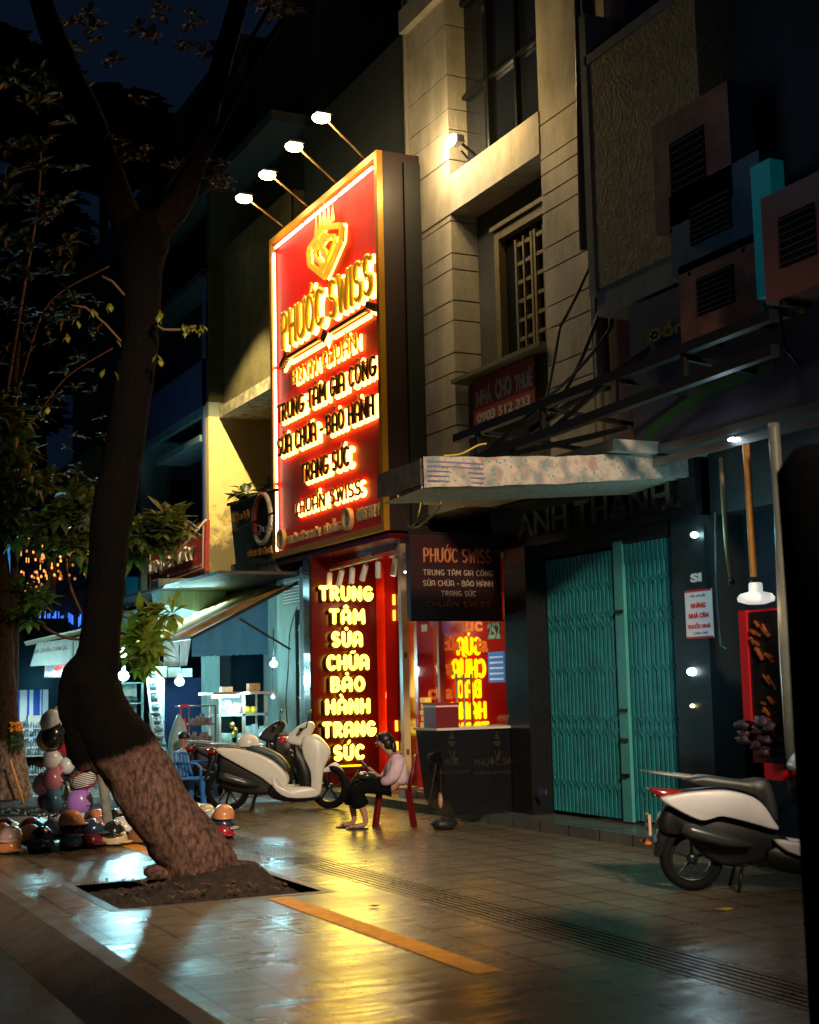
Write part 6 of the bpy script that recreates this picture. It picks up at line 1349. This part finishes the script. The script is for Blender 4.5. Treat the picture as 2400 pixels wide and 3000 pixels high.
def helmet(P, col, label, yaw=0, tilt=0, roll=0, style='half', s=1, group='helmets laid out on the pavement'):
    o = thing('helmet', label, 'helmet', P, 0, group); o.rotation_euler = (roll, tilt, yaw); o.scale = (s, s, s)
    m_ = HM[col]; b = MB(); n = 24
    prof = [];
    vs = []; fs = []; K_ = 9
    for i in range(K_+1):
        for k in range(n):
            a = 2*math.pi*k/n
            low = -.35 if style == 'half' else (-.75 if math.cos(a) < .35 else -.15)   # rim angle; front (+x) cut higher
            t_ = math.pi/2+(low-math.pi/2)*i/K_
            vs.append((.150*math.cos(t_)*math.cos(a), .125*math.cos(t_)*math.sin(a), .055+.128*math.sin(t_)))
    for i in range(K_):
        for k in range(n): fs.append((i*n+k, i*n+(k+1) % n, (i+1)*n+(k+1) % n, (i+1)*n+k))
    b.smooth = True; b.add(vs, fs); b.build('shell', m_, o)
    last = vs[-n:]; b = MB(); b.tube([V(v)*1.01 for v in last]+[V(last[0])*1.01], .0065, 5, caps=False); b.build('rim', M_str, o)
    b = MB(); b.ell((0, 0, .035), .125, .10, .10, 12); b.build('lining', M_str, o)
    b = MB(); b.ell((.10, 0, .035), .115, .105, .02, 14); b.build('peak', M_chk if style == 'check' else m_ if style != 'bubble' else mat('smoke_visor', (.05, .07, .08), .1), o)
    b = MB()
    for sy in (-1, 1): b.tube([(0, sy*.118, .01), (.02, sy*.08, -.05), (.03, 0, -.07)], .006, 5)
    if style != 'flat': b.build('strap', M_str, o)
    return o
def onground(px, py, Y, z=.075): p = PY(px, py, Y); return V((p.x, Y, z))
R0 = [
 (32, 2453, 15.45, .20, 'palepink', 'pale pink helmet stacked on an orange one at the left of the front row', 'half'),
 (24, 2488, 15.40, .065, 'orange', 'orange helmet under the pale pink one at the left end of the front row', 'half'),
 (88, 2446, 15.65, .11, 'peach', 'peach helmet between the pale pink one and the matte black one', 'half'),
 (122, 2455, 15.4, .17, 'black', 'matte black helmet in the front row left of the orange topped stack', 'half'),
 (120, 2482, 15.38, .06, 'navy', 'dark helmet underneath the matte black one in the front row', 'bubble'),
 (209, 2405, 15.5, .33, 'peach', 'glossy orange helmet on top of the tallest stack in the front row', 'half'),
 (206, 2438, 15.48, .19, 'black', 'black helmet with a checkered band under the glossy orange one', 'check'),
 (208, 2474, 15.45, .07, 'teal', 'dark teal helmet at the bottom of the orange topped stack', 'bubble'),
 (268, 2432, 15.5, .20, 'navy', 'shiny dark navy helmet right of the orange topped stack', 'bubble'),
 (264, 2466, 15.48, .07, 'darkred', 'dark red helmet under the shiny navy one', 'half'),
 (302, 2420, 15.9, .13, 'pink', 'pink helmet behind the large black one', 'half'),
 (334, 2436, 15.5, .16, 'black', 'large black helmet with a pale peak right of the pink one', 'half'),
 (335, 2466, 15.47, .06, 'cream', 'cream helmet under the large black one', 'half'),
 (360, 2424, 15.8, .15, 'white', 'white helmet tucked behind the large black one', 'half'),
 (382, 2402, 16.3, .15, 'black', 'round glossy black helmet left of the leaning trunk', 'full'),
 (398, 2424, 15.9, .10, 'silver', 'silver helmet touching the leaning trunk', 'half'),
 (412, 2456, 15.5, .08, 'brown', 'orange brown helmet lying at the foot of the leaning trunk', 'half'),
 (92, 2412, 16.1, .14, 'red', 'pinkish red helmet in the back row above the peach one', 'half'),
 (105, 2424, 15.9, .12, 'teal', 'pale teal helmet in the back row beside the pinkish red one', 'half'),
 (28, 2420, 16.0, .13, 'black', 'small black helmet in the back row at the left', 'half'),
 (2, 2430, 15.9, .12, 'orange', 'orange helmet cut by the left edge of the view', 'half'),
 (17, 2406, 16.4, .12, 'darkred', 'dark red helmet at the far left of the back row', 'half'),
 (158, 2420, 15.9, .14, 'white', 'white helmet with two small ears in the back row', 'half'),
 (168, 2395, 16.4, .13, 'navy', 'navy helmet behind the white eared one', 'half'),
 (286, 2378, 16.8, .13, 'orange', 'orange helmet standing behind the grey post', 'half'),
 (334, 2385, 16.6, .14, 'black', 'black helmet in the back row between the grey post and the trunk', 'full'),
 (366, 2388, 16.9, .12, 'green', 'grey green helmet in the back row next to the trunk', 'half'),
 (656, 2388, 15.5, .29, 'peach', 'glossy orange helmet on top of the stack right of the trunk', 'half'),
 (650, 2418, 15.48, .17, 'navy', 'navy helmet with a checkered peak under the orange one right of the trunk', 'check'),
 (650, 2448, 15.46, .06, 'red', 'shiny red helmet at the bottom of the stack right of the trunk', 'half'),
 (622, 2402, 15.8, .16, 'silver', 'bluish white helmet left of the orange topped stack beyond the trunk', 'half'),
 (602, 2380, 16.1, .18, 'cream', 'cream helmet with a dark stripe right of the trunk', 'half'),
 (576, 2366, 16.3, .18, 'lightblue', 'light blue helmet half hidden by the right side of the trunk', 'half'),
 (608, 2410, 16.0, .08, 'green', 'green helmet low behind the bluish white one', 'half')]
for i, (x, y, Y, z, cl, lb, stl) in enumerate(R0):
    p = PY(x, y, Y); zc_ = max(.01, min(p.z, z+.04)-.06); h = helmet(V((p.x, Y, zc_)), cl, lb, rad(-120+((i*67) % 90)), 0, 0, stl)
    if 'ears' in lb:
        b = MB()
        for sy in (-1, 1): b.lathe([(.025, 0), (.015, .04), (0, .075)], 8, Matrix.Translation((.0, sy*.05, .17)))
        b.build('ear', HM['palepink'], h)
Yr_ = 15.8
R1 = [
 (163, 2117, 'white', 'white open helmet with a pink lining, topmost on the hanging bunch', 'full', .2, .9), (178, 2158, 'black', 'black hanging helmet with a brown rim near the top of the bunch', 'full', 0, 1.1),
 (150, 2168, 'cream', 'cream hanging helmet behind the black one', 'half', .4, .9), (174, 2225, 'white', 'plain white hanging helmet in the middle of the bunch', 'full', 0, .95), (208, 2192, 'red', 'small white and red hanging helmet beside the trunk', 'half', -.5, .7),
 (173, 2288, 'pink', 'rose pink hanging helmet below the plain white one', 'full', 0, .95), (138, 2302, 'palepink', 'pale pink hanging helmet behind the rose pink one', 'half', .5, .9), (175, 2350, 'blue', 'slate blue hanging helmet near the bottom of the bunch', 'full', 0, .95),
 (150, 2346, 'darkred', 'dark red hanging helmet behind the slate blue one', 'half', .5, .85), (254, 2355, 'purple', 'purple hanging helmet with dark scribbles low beside the grey post', 'full', -.2, 1.15), (240, 2215, 'black', 'dark brown hanging helmet against the trunk', 'half', 0, 1.0),
 (210, 2318, 'green', 'grey green hanging helmet between the pink and the striped ones', 'half', 0, .8), (209, 2245, 'silver', 'small silver hanging helmet right of the plain white one', 'half', .4, .7), (243, 2392, 'lightblue', 'light blue helmet just under the purple one', 'half', 0, .75), (200, 2265, 'black', 'black hanging helmet in the dark middle of the bunch', 'half', .2, .9), (190, 2325, 'black', 'lowest black hanging helmet between pink and slate blue ones', 'half', .2, .9)]
for x, y, cl, lb, stl, yw, s_ in R1:
    dy = .14 if 'behind' in lb or 'middle' in lb or 'between' in lb else 0
    p = PY(x, y, Yr_+dy-.05); h = helmet(p, cl, lb, rad(200), rad(-70)+yw*.2, 0, stl, s_, 'helmets hanging in a bunch from the post'); h.location = p+V((0, .05, 0)); h.rotation_mode = 'QUATERNION'
    h.rotation_quaternion = (Matrix.Rotation(yw, 4, 'Z').to_quaternion() @ V((0, 0, 1)).rotation_difference((-r0*.75-f0*.55+V((0, 0, .35))).normalized()))
p = PY(248, 2286, Yr_-.08); h = thing('bicycle_helmet', 'red and white striped bicycle helmet hanging beside the grey post', 'helmet', p, -YAW)
b = MB(); b.ell((0, 0, 0), .135, .11, .10, 20); b.build('shell', HM['red'], h)
for nm_, sw, off in (('stripe', 'white', .0), ('stripe', 'white', .5), ('vent', 'black', .25), ('vent', 'black', .75)):
    b = MB()
    for k in range(4):
        zt_ = -.06+(k+off)*.037; pts = []
        for j in range(9):
            t_ = -1.2+2.4*j/8; rr2 = math.sqrt(max(0, 1-(zt_/.1)**2)) if abs(zt_) < .1 else 0
            pts.append(V((.138*math.sin(t_)*rr2, -.113*math.cos(t_)*rr2, zt_+.02*math.sin(t_*1.3))))
        b.tube(pts, .008 if sw == 'white' else .007, 5)
    b.build(nm_, HM[sw], h)
rk = thing('grey_post', 'weathered grey wooden post carrying the bunch of hanging helmets', 'post', (PY(305, 2400, Yr_).x, Yr_, 0))
b = MB(); trunk(b, [PY(318, 2428, Yr_), PY(312, 2380, Yr_), PY(303, 2300, Yr_), PY(291, 2238, Yr_), PY(280, 2200, Yr_)], [.06, .055, .055, .05, .045], 12, 5, .15); b.build('post', mat('weathered_wood', (.24, .25, .23), .9, noise=.5, nscale=9, bump=.6), rk, world=True)
b = MB(); b.tube([PY(290, 2225, Yr_), PY(230, 2180, Yr_), PY(170, 2090, Yr_)], .012, 6); b.tube([PY(170, 2090, Yr_), PY(172, 2250, Yr_+.05), PY(170, 2370, Yr_+.05)], .012, 6); b.tube([PY(250, 2200, Yr_), PY(252, 2360, Yr_+.05)], .01, 6); b.build('hanging_line', M_dmetal, rk, world=True)

# ================================================================ scooters
M_blk = mat('black_plastic', (.006, .006, .008), .4, spec=.35); M_rub = mat('tyre_rubber', (.005, .005, .006), .85, spec=.2); M_chr = mat('chrome', (.55, .55, .57), .15, 1)
def wheel(nm, cx, cz, R_, w_, par, y=0, steer=0):
    M = Matrix.Translation((cx, y, cz)) @ Matrix.Rotation(steer, 4, 'Z') @ Matrix.Rotation(math.pi/2, 4, 'X')
    wh_ = MB().lathe([(R_-.075, -w_*.42), (R_-.02, -w_*.5), (R_, -w_*.2), (R_, w_*.2), (R_-.02, w_*.5), (R_-.075, w_*.42), (R_-.075, -w_*.42)], 32, M).build(nm, M_rub, par)
    b = MB(); b.lathe([(R_-.095, -w_*.3), (R_-.074, -w_*.38), (R_-.074, w_*.38), (R_-.095, w_*.3), (R_-.095, -w_*.3)], 28, M)
    for k in range(5):
        a = 2*math.pi*k/5+.3; p = M @ V((.03*math.cos(a), .03*math.sin(a), 0)); q_ = M @ V(((R_-.085)*math.cos(a), (R_-.085)*math.sin(a), 0)); b.bar(p, q_, .03, .022)
    b.lathe([(0, -.05), (.04, -.05), (.045, .05), (0, .05)], 12, M); b.build('rim', mat('wheel_rim', (.04, .06, .075), .3, .8), wh_)
def P2(pts, ox=665, oz=2375, k=215.): return [((x-ox)/k, (oz-y)/k) for x, y in pts]
def scooter(label, loc, rz, col, seatc=(.07, .08, .085), plate=None, group=None, wide=False):
    o = thing('scooter', label, 'scooter', loc, rz, group)
    mc = mat('scooter_paint_%s' % str(col), col, .32, coat=.15, noise=.05)
    wr = .25 if wide else .30
    wheel('rear_wheel', 0, wr, wr, .13, o); wheel('front_wheel', 1.40, .30, .30, .10, o, 0, rad(-28))
    body = MB(); body.smooth = True
    if wide:
        for sy in (-1, 1):
            body.lens([(-.25, .73), (-.14, .65), (.04, .56), (.13, .565), (.23, .585), (.45, .53), (.66, .47), (.62, .56), (.55, .67), (.45, .74), (.27, .785), (.1, .785), (-.03, .775), (-.16, .755)], .06, .06, .45, sy*.14)
            body.lens([(.62, .40), (.9, .36), (1.2, .34), (1.25, .27), (.8, .27)], .05, .1, .5, sy*.16)
    for sy in (() if wide else (-1, 1)):
        body.lens(P2([(632, 2192), (650, 2188), (700, 2192), (750, 2204), (800, 2228), (838, 2264), (846, 2292), (832, 2310), (800, 2302), (768, 2278), (726, 2254), (682, 2228), (648, 2208)]), .055, .12, .5, sy*.135)
        body.lens(P2([(797, 2270), (812, 2282), (830, 2302), (925, 2310), (930, 2336), (843, 2337), (800, 2304)]), .05, .08, .5, sy*.15)
    body.lens(P2([(888, 2164), (912, 2156), (938, 2161), (970, 2200), (964, 2230), (950, 2262), (940, 2332), (914, 2326), (911, 2268), (888, 2212)]), .20, .12, .55)
    body.build('body_panel', mc, o)
    b = MB(); b.smooth = True; b.lens(P2([(838, 2172), (852, 2150), (886, 2124), (915, 2117), (926, 2134), (910, 2160), (888, 2188), (858, 2184)]), .13, .2, .5); hb_ = b.build('handlebar_cover', mc, o)
    b = MB(); b.tube([V((1.02, -.34, 1.10)), V((1.06, -.2, 1.12)), V((1.08, 0, 1.1)), V((1.06, .2, 1.12)), V((1.02, .34, 1.10))], .016, 8); b.tube([V((1.02, -.36, 1.10)), V((1.04, -.24, 1.11))], .024, 8); b.tube([V((1.02, .36, 1.10)), V((1.04, .24, 1.11))], .024, 8); b.build('handlebar', M_blk, o)
    for sy in (-1, 1):
        b = MB(); b.tube([V((1.1, sy*.2, 1.12)), V((1.14, sy*.26, 1.3))], .007, 6); b.ell((1.15, sy*.28, 1.33), .015, .045, .032, 12); b.build('mirror', M_blk, o)
    if wide: b = MB(); b.smooth = True; b.lens([(-.05, .87), (.1, .90), (.3, .87), (.45, .85), (.60, .86), (.66, .74), (.68, .52), (.6, .62), (.5, .74), (.3, .8), (.1, .82)], .15, .1, .6); b.build('seat', mat('seat_vinyl_dark', seatc, .45), o)
    else: b = MB(); b.smooth = True; b.lens(P2([(732, 2182), (760, 2186), (790, 2196), (825, 2216), (848, 2246), (846, 2262), (830, 2256), (800, 2228), (760, 2206), (728, 2196)]), .15, .12, .55); b.build('seat', mat('seat_vinyl', seatc, .45), o)
    b = MB(); b.smooth = True; b.lens([(-.38, .945), (-.05, .91), (.12, .88), (.2, .82), (.25, .795), (.05, .84), (-.12, .89)] if wide else P2([(616, 2176), (660, 2176), (705, 2184), (735, 2196), (700, 2196), (655, 2186)]), .11, .1, .6); b.build('rear_carrier', mat('carrier_grey', (.16, .15, .14), .4, .3), o)
    b = MB(); b.smooth = True; b.lens([(-.18, .66), (.0, .60), (.22, .60), (.5, .52), (.72, .42), (.8, .3), (.6, .22), (.3, .18), (.1, .26), (-.05, .42), (-.24, .46), (-.26, .56)] if wide else P2([(640, 2200), (690, 2206), (740, 2226), (790, 2262), (805, 2290), (800, 2322), (760, 2330), (700, 2322), (640, 2300), (634, 2250)]), .11, .1, .6)
    b.lens(P2([(800, 2300), (930, 2330), (930, 2346), (850, 2350), (790, 2335)]), .15, .05, .7)
    if wide: b.lens([(-.2, .62), (-.08, .58), (-.22, .3), (-.3, .3)], .06, .05, .7)
    else: b.lens(P2([(612, 2188), (632, 2196), (628, 2230), (612, 2262), (600, 2280), (598, 2270), (606, 2240)]), .05, .05, .7)
    b.lens(P2([(862, 2180), (898, 2218), (914, 2262), (918, 2312), (880, 2308), (866, 2250)]), .13, .05, .7); b.build('under_body', M_blk, o)
    b = MB(); b.smooth = True; b.lens([(-.33, .80), (-.2, .80), (-.05, .775), (-.14, .70), (-.26, .75)] if wide else P2([(606, 2193), (630, 2190), (640, 2200), (626, 2206), (608, 2202)]), .12, .1, .6); b.build('tail_light', mat('tail_red', (.22, .012, .008), .15), o)
    b = MB(); b.smooth = True; b.lens(P2([(938, 2168), (962, 2196), (966, 2204), (950, 2200)]), .1, .1, .6); b.build('headlight', mat('lamp_clear', (.6, .62, .6), .1), o)
    b = MB(); b.smooth = True; b.lens(P2([(945, 2262), (985, 2240), (1010, 2268), (1016, 2290), (990, 2262), (960, 2268)], 665), .055, .1, .6); b.build('front_fender', mc, o)
    b = MB(); b.tube([V((1.14, -.08, .95)), V((1.36, -.075, .32))], .022, 8); b.tube([V((1.14, .08, .95)), V((1.36, .075, .32))], .022, 8); b.build('fork', M_dmetal, o)
    b = MB(); M = Matrix.Translation((0, 0, 0)); b.tube([V((.44, -.2, .36)), V((.25, -.22, .40)), V((-.02, -.22, .48)), V((-.10, -.22, .51))], [.02, .05, .06, .045], 12); b.build('muffler', mat('muffler_grey', (.06, .07, .08), .3, .5), o)
    b = MB(); b.tube([V((.38, -.12, .22)), V((.32, -.2, .0))], .014, 6); b.tube([V((.38, .12, .22)), V((.33, .2, .0))], .014, 6); b.tube([V((.40, -.14, .2)), V((.40, .14, .2))], .014, 6); b.build('stand', M_dmetal, o)
    if plate is not None:
        b = MB(); b.box(-.34, -.32, -.095, .095, .44, .60, Matrix.Rotation(rad(0), 4, 'Y')); b.build('number_plate', mat('plate_peach', (.62, .36, .24), .5), o)
        b = MB()
        for k in range(2): b.box(-.345, -.341, -.07, .07, .47+.065*k, .505+.065*k)
        b.build('plate_marks', M_blk, o)
        b = MB()
        for sy in (-1, 1): b.ell((-.35, sy*.1, .38), .035, .022, .018, 10)
        b.build('indicator', mat('indicator_amber', (.45, .13, .02), .25), o)
        b = MB(); b.box(.03, .16, -.195, -.19, .70, .712); b.build('badge', mat('badge_blue', (.05, .16, .45), .4), o)
    return o
A = G(668, 2377); s1 = scooter('white scooter with a grey seat parked across the pavement in front of the glowing letters', A, -YAW+rad(3), (.74, .73, .70), (.035, .05, .055))
A = G(2030, 2608); s2 = scooter('white scooter at the right edge with only its rear half in view', A+V((0, 0, 0)), -YAW-rad(1), (.62, .62, .68), (.03, .035, .04), plate=1, wide=True)
h = helmet(s1.location+V((.28*math.cos(YAW)-.0, -.28*math.sin(YAW), .86)), 'white', 'white helmet with a dark stud resting on the seat of the white scooter', -YAW, 0, 0, 'half', 1.05, None)
scooter('dark scooter with a red and yellow flash parked behind the white one', G(600, 2362)+V((.1, .35, 0)), -YAW+rad(8), (.03, .03, .035))
b = MB(); A = PY(875, 2200, 18.75)
b.bar(A+V((-.12, 0, .02)), A+V((.10, 0, -.12)), .05, .02); b.bar(A+V((-.10, -.01, -.05)), A+V((.08, -.01, -.19)), .03, .02)
tag(b.build('flame_decal', mat('decal_yellow', (.75, .45, .03), .3)), 'yellow flame decal plate on the dark scooter behind the white one', 'decal')
b = MB(); b.ell(PY(828, 2168, 18.9), .07, .07, .06, 12); tag(b.build('gauge_housing', HM['red']), 'small red rounded lamp housing above the dark scooter handlebars', 'housing')

# ================================================================ people
def skinned(name, chains, mat_, parent, sub=2, root=0):
    """chains: list of [(x,y,z,r)...]; the first point of a later chain may be an index of an earlier vertex"""
    vs = []; es = []; rs = []
    for ch in chains:
        prev = None
        for p in ch:
            if isinstance(p, int): prev = p; continue
            vs.append(p[:3]); rs.append(p[3:] if len(p) > 4 else (p[3], p[3])); i = len(vs)-1
            if prev is not None: es.append((prev, i))
            prev = i
    me = bpy.data.meshes.new(name); me.from_pydata(vs, es, []); ob = bpy.data.objects.new(name, me); COL.objects.link(ob)
    md = ob.modifiers.new('s', 'SKIN'); md.use_smooth_shade = True
    for i, r in enumerate(rs): me.skin_vertices[0].data[i].radius = r
    me.skin_vertices[0].data[root].use_root = True
    m2 = ob.modifiers.new('u', 'SUBSURF'); m2.levels = sub; m2.render_levels = sub
    dg = bpy.context.evaluated_depsgraph_get(); me2 = bpy.data.meshes.new_from_object(ob.evaluated_get(dg)); bpy.data.objects.remove(ob)
    me2.materials.clear(); me2.materials.append(mat_)
    for p in me2.polygons: p.use_smooth = True
    o = bpy.data.objects.new(name, me2); COL.objects.link(o); o.parent = parent; return o
SK = mat('skin', (.42, .21, .14), .5, noise=.1, nscale=9); M_hair = mat('black_hair', (.012, .009, .008), .4, noise=.4, nscale=30, stretch=(3, 3, 1))
WB = G(1120, 2425); wo = thing('person', 'seated woman in pinkish blouse and black trousers looking at a tablet', 'person', WB, -YAW)
# local: +x = image right, -y = towards the camera; she faces -x
def hand_chain(base, d, spread, curl, s_=1):
    """palm plus fingers as separate small chains"""
    out = []; d = V(d).normalized(); sp = V(spread).normalized(); nn = d.cross(sp)
    for k in range(4):
        b0 = V(base)+d*.045*s_+sp*(k-1.5)*.018*s_; L = [.030, .034, .032, .025][k]*s_
        p1 = b0+d*L; p2 = p1+(d*.8+nn*curl).normalized()*L*.8; p3 = p2+(d*.45+nn*curl*1.6).normalized()*L*.6
        out.append([tuple(V(base)+d*.02+sp*(k-1.5)*.012)+(.010,), tuple(b0)+(.0095,), tuple(p1)+(.009,), tuple(p2)+(.008,), tuple(p3)+(.0065,)])
    t0 = V(base)+sp*(-.02)+d*.01; out.append([tuple(t0)+(.011,), tuple(t0+sp*(-.03)+d*.015+nn*.01)+(.010,), tuple(t0+sp*(-.038)+d*.04+nn*.02)+(.008,)])
    return out
body = [
 [(.17, 0, .50, .13, .12), (.19, 0, .60, .12, .12), (.20, 0, .70, .13, .10), (.175, 0, .80, .10, .09), (.13, 0, .855, .05, .05), (.085, 0, .90, .045, .045), (.05, 0, .95, .06, .062), (.025, 0, 1.0, .08, .075), (.02, 0, 1.05, .072, .07)],
 [0, (.12, -.09, .49, .085), (-.12, -.10, .50, .075), (-.29, -.11, .49, .06), (-.24, -.11, .30, .05), (-.185, -.11, .10, .034), (-.20, -.11, .05, .035), (-.30, -.12, .035, .03), (-.40, -.125, .025, .022)],
 [0, (.12, .09, .49, .085), (-.14, .10, .50, .075), (-.34, .11, .49, .06), (-.36, .11, .30, .05), (-.33, .11, .10, .034), (-.35, .11, .05, .035), (-.43, .12, .035, .03), (-.51, .12, .025, .022)],
 [3, (.19, -.13, .80, .055), (.19, -.18, .74, .05), (.14, -.20, .58, .042), (.06, -.17, .53, .034), (-.01, -.13, .545, .026), (-.04, -.11, .56, .022)],
 [3, (.17, .13, .80, .055), (.12, .17, .72, .05), (.03, .17, .56, .040), (-.06, .12, .60, .033), (-.13, .05, .68, .026), (-.155, .03, .705, .022)]]
skinned('body', body, SK, wo)
for ch in (hand_chain((-.05, -.10, .565), (-.9, .2, .2), (0, .7, .7), -.5), hand_chain((-.165, .02, .715), (-.7, -.2, .6), (.1, 1, .2), -.5)):
    for c_ in ch: skinned('finger', [c_], SK, wo, 1)
b = MB(); b.ell((-.052, 0, .99), .018, .012, .016, 8); b.ell((-.02, -.055, .985), .012, .01, .02, 8); b.build('nose', SK, wo)
b = MB(); b.ell((-.035, -.052, 1.005), .009, .006, .006, 8); b.ell((-.035, .052, 1.005), .009, .006, .006, 8); b.build('eye', mat('eye_dark', (.02, .015, .012), .2), wo)
b = MB(); b.ell((-.047, 0, .955), .01, .02, .006, 8); b.build('mouth', mat('lips', (.4, .12, .1), .4), wo)
b = MB(); b.ell((.055, 0, 1.035), .095, .088, .088, 18, wob=.04); b.ell((.085, 0, .985), .075, .08, .09, 16, wob=.04); b.ell((.13, 0, 1.0), .045, .035, .07, 12, wob=.1); b.ell((.15, 0, .93), .04, .045, .10, 12, wob=.12); b.ell((.02, 0, 1.075), .07, .07, .035, 14); b.build('hair', M_hair, wo)
BL = mat('mauve_blouse', (.66, .46, .56), .8, noise=.25, nscale=14, bump=.6, bscale=18)
skinned('blouse', [[(.175, 0, .485, .175, .15), (.19, 0, .60, .17, .16), (.21, 0, .72, .17, .14), (.18, 0, .81, .125, .11), (.13, 0, .86, .07, .065)],
 [2, (.20, -.14, .79, .085), (.20, -.20, .72, .09), (.15, -.225, .60, .085), (.06, -.19, .545, .065), (.0, -.15, .55, .045)], [2, (.17, .14, .79, .07), (.12, .19, .72, .065), (.05, .19, .60, .055), (.0, .16, .585, .045)]], BL, wo)
PT = mat('black_wide_trousers', (.004, .0045, .005), .95, spec=.1, bump=.5, bscale=12)
skinned('trousers', [[(.19, 0, .48, .15, .15), (.12, 0, .48, .13, .13)], [0, (.08, -.09, .49, .11), (-.12, -.10, .50, .10), (-.29, -.11, .47, .10), (-.27, -.11, .33, .115), (-.235, -.11, .235, .12)], [0, (.08, .09, .49, .11), (-.14, .10, .50, .10), (-.34, .11, .47, .10), (-.36, .11, .33, .11), (-.36, .11, .25, .11)]], PT, wo)
for nm, x, y in (('sandal', -.29, -.115), ('sandal', -.42, .12)):
    b = MB(); b.box(x-.13, x+.13, y-.045, y+.045, .0, .018); b.tube([(x-.04, y-.045, .015), (x-.05, y, .055), (x-.04, y+.045, .015)], .009, 6); b.build(nm, M_blk, wo)
tbp = thing('tablet', 'dark tablet the seated woman is holding up', 'tablet', (0, 0, 0), 0)
M = Matrix.Translation(WB) @ Matrix.Rotation(-YAW, 4, 'Z') @ Matrix.Translation((-.185, 0, .735)) @ Matrix.Rotation(rad(48), 4, 'Y')
tbp.matrix_world = M
MB().box(-.10, .10, -.085, .085, -.006, .0).build('back', M_blk, tbp); MB().box(-.093, .093, -.078, .078, .001, .003).build('screen', mat('tablet_screen', (.03, .04, .04), .1, em=(.35, .5, .5), es=.12), tbp)
bgp = thing('handbag', 'dark shiny handbag on the lap of the seated woman', 'handbag', WB+V((0, 0, 0)), -YAW)
MB().ell((-.18, -.08, .615), .12, .08, .05, 14, wob=.12).build('pouch', mat('shiny_black', (.02, .025, .025), .2), bgp)
MB().ell((-.22, -.12, .64), .04, .03, .018, 10, wob=.2).bar((-.15, -.1, .66), (-.08, -.1, .645), .02, .01).build('clasp', mat('pale_tissue', (.6, .62, .6), .6), bgp)
CB = PY(538, 2165, 21.5); ch_ = thing('person', 'child with short dark hair half hidden behind the white scooter', 'person', V((CB.x, 21.5, 0)), -YAW)
hz = CB.z
skinned('body', [[(0, 0, hz-.50, .1, .09), (0, 0, hz-.32, .11, .09), (0, 0, hz-.18, .09, .07), (0, 0, hz-.12, .035), (0, 0, hz-.07, .045), (-.01, 0, hz, .08, .075), (-.01, 0, hz+.06, .065)], [0, (-.07, -.05, hz-.6, .06), (-.2, -.08, hz-.62, .05), (-.2, -.08, .05, .035)], [0, (-.07, .07, hz-.6, .06), (-.2, .09, hz-.62, .05), (-.2, .09, .05, .035)], [2, (.0, -.13, hz-.2, .035), (-.04, -.15, hz-.38, .03), (-.16, -.1, hz-.45, .02)], [2, (.0, .13, hz-.2, .035), (-.04, .15, hz-.38, .03), (-.16, .1, hz-.45, .02)]], SK, ch_)
skinned('shirt', [[(0, 0, hz-.52, .115, .10), (0, 0, hz-.32, .125, .10), (0, 0, hz-.19, .10, .08)], [1, (.0, -.13, hz-.2, .05), (-.02, -.155, hz-.32, .045)], [1, (.0, .13, hz-.2, .05), (-.02, .155, hz-.32, .045)]], mat('maroon_shirt', (.14, .03, .04), .8), ch_)
b = MB(); b.ell((.01, 0, hz+.035), .095, .092, .085, 16, wob=.05, z0=-.3); b.build('hair', M_hair, ch_)
b = MB(); 
for sy in (-1, 1): b.ell((-.05, -.05+.05*(sy+1)*.8, hz+.0), .008, .012, .007, 8)
b.build('eye', MATS['eye_dark'], ch_)
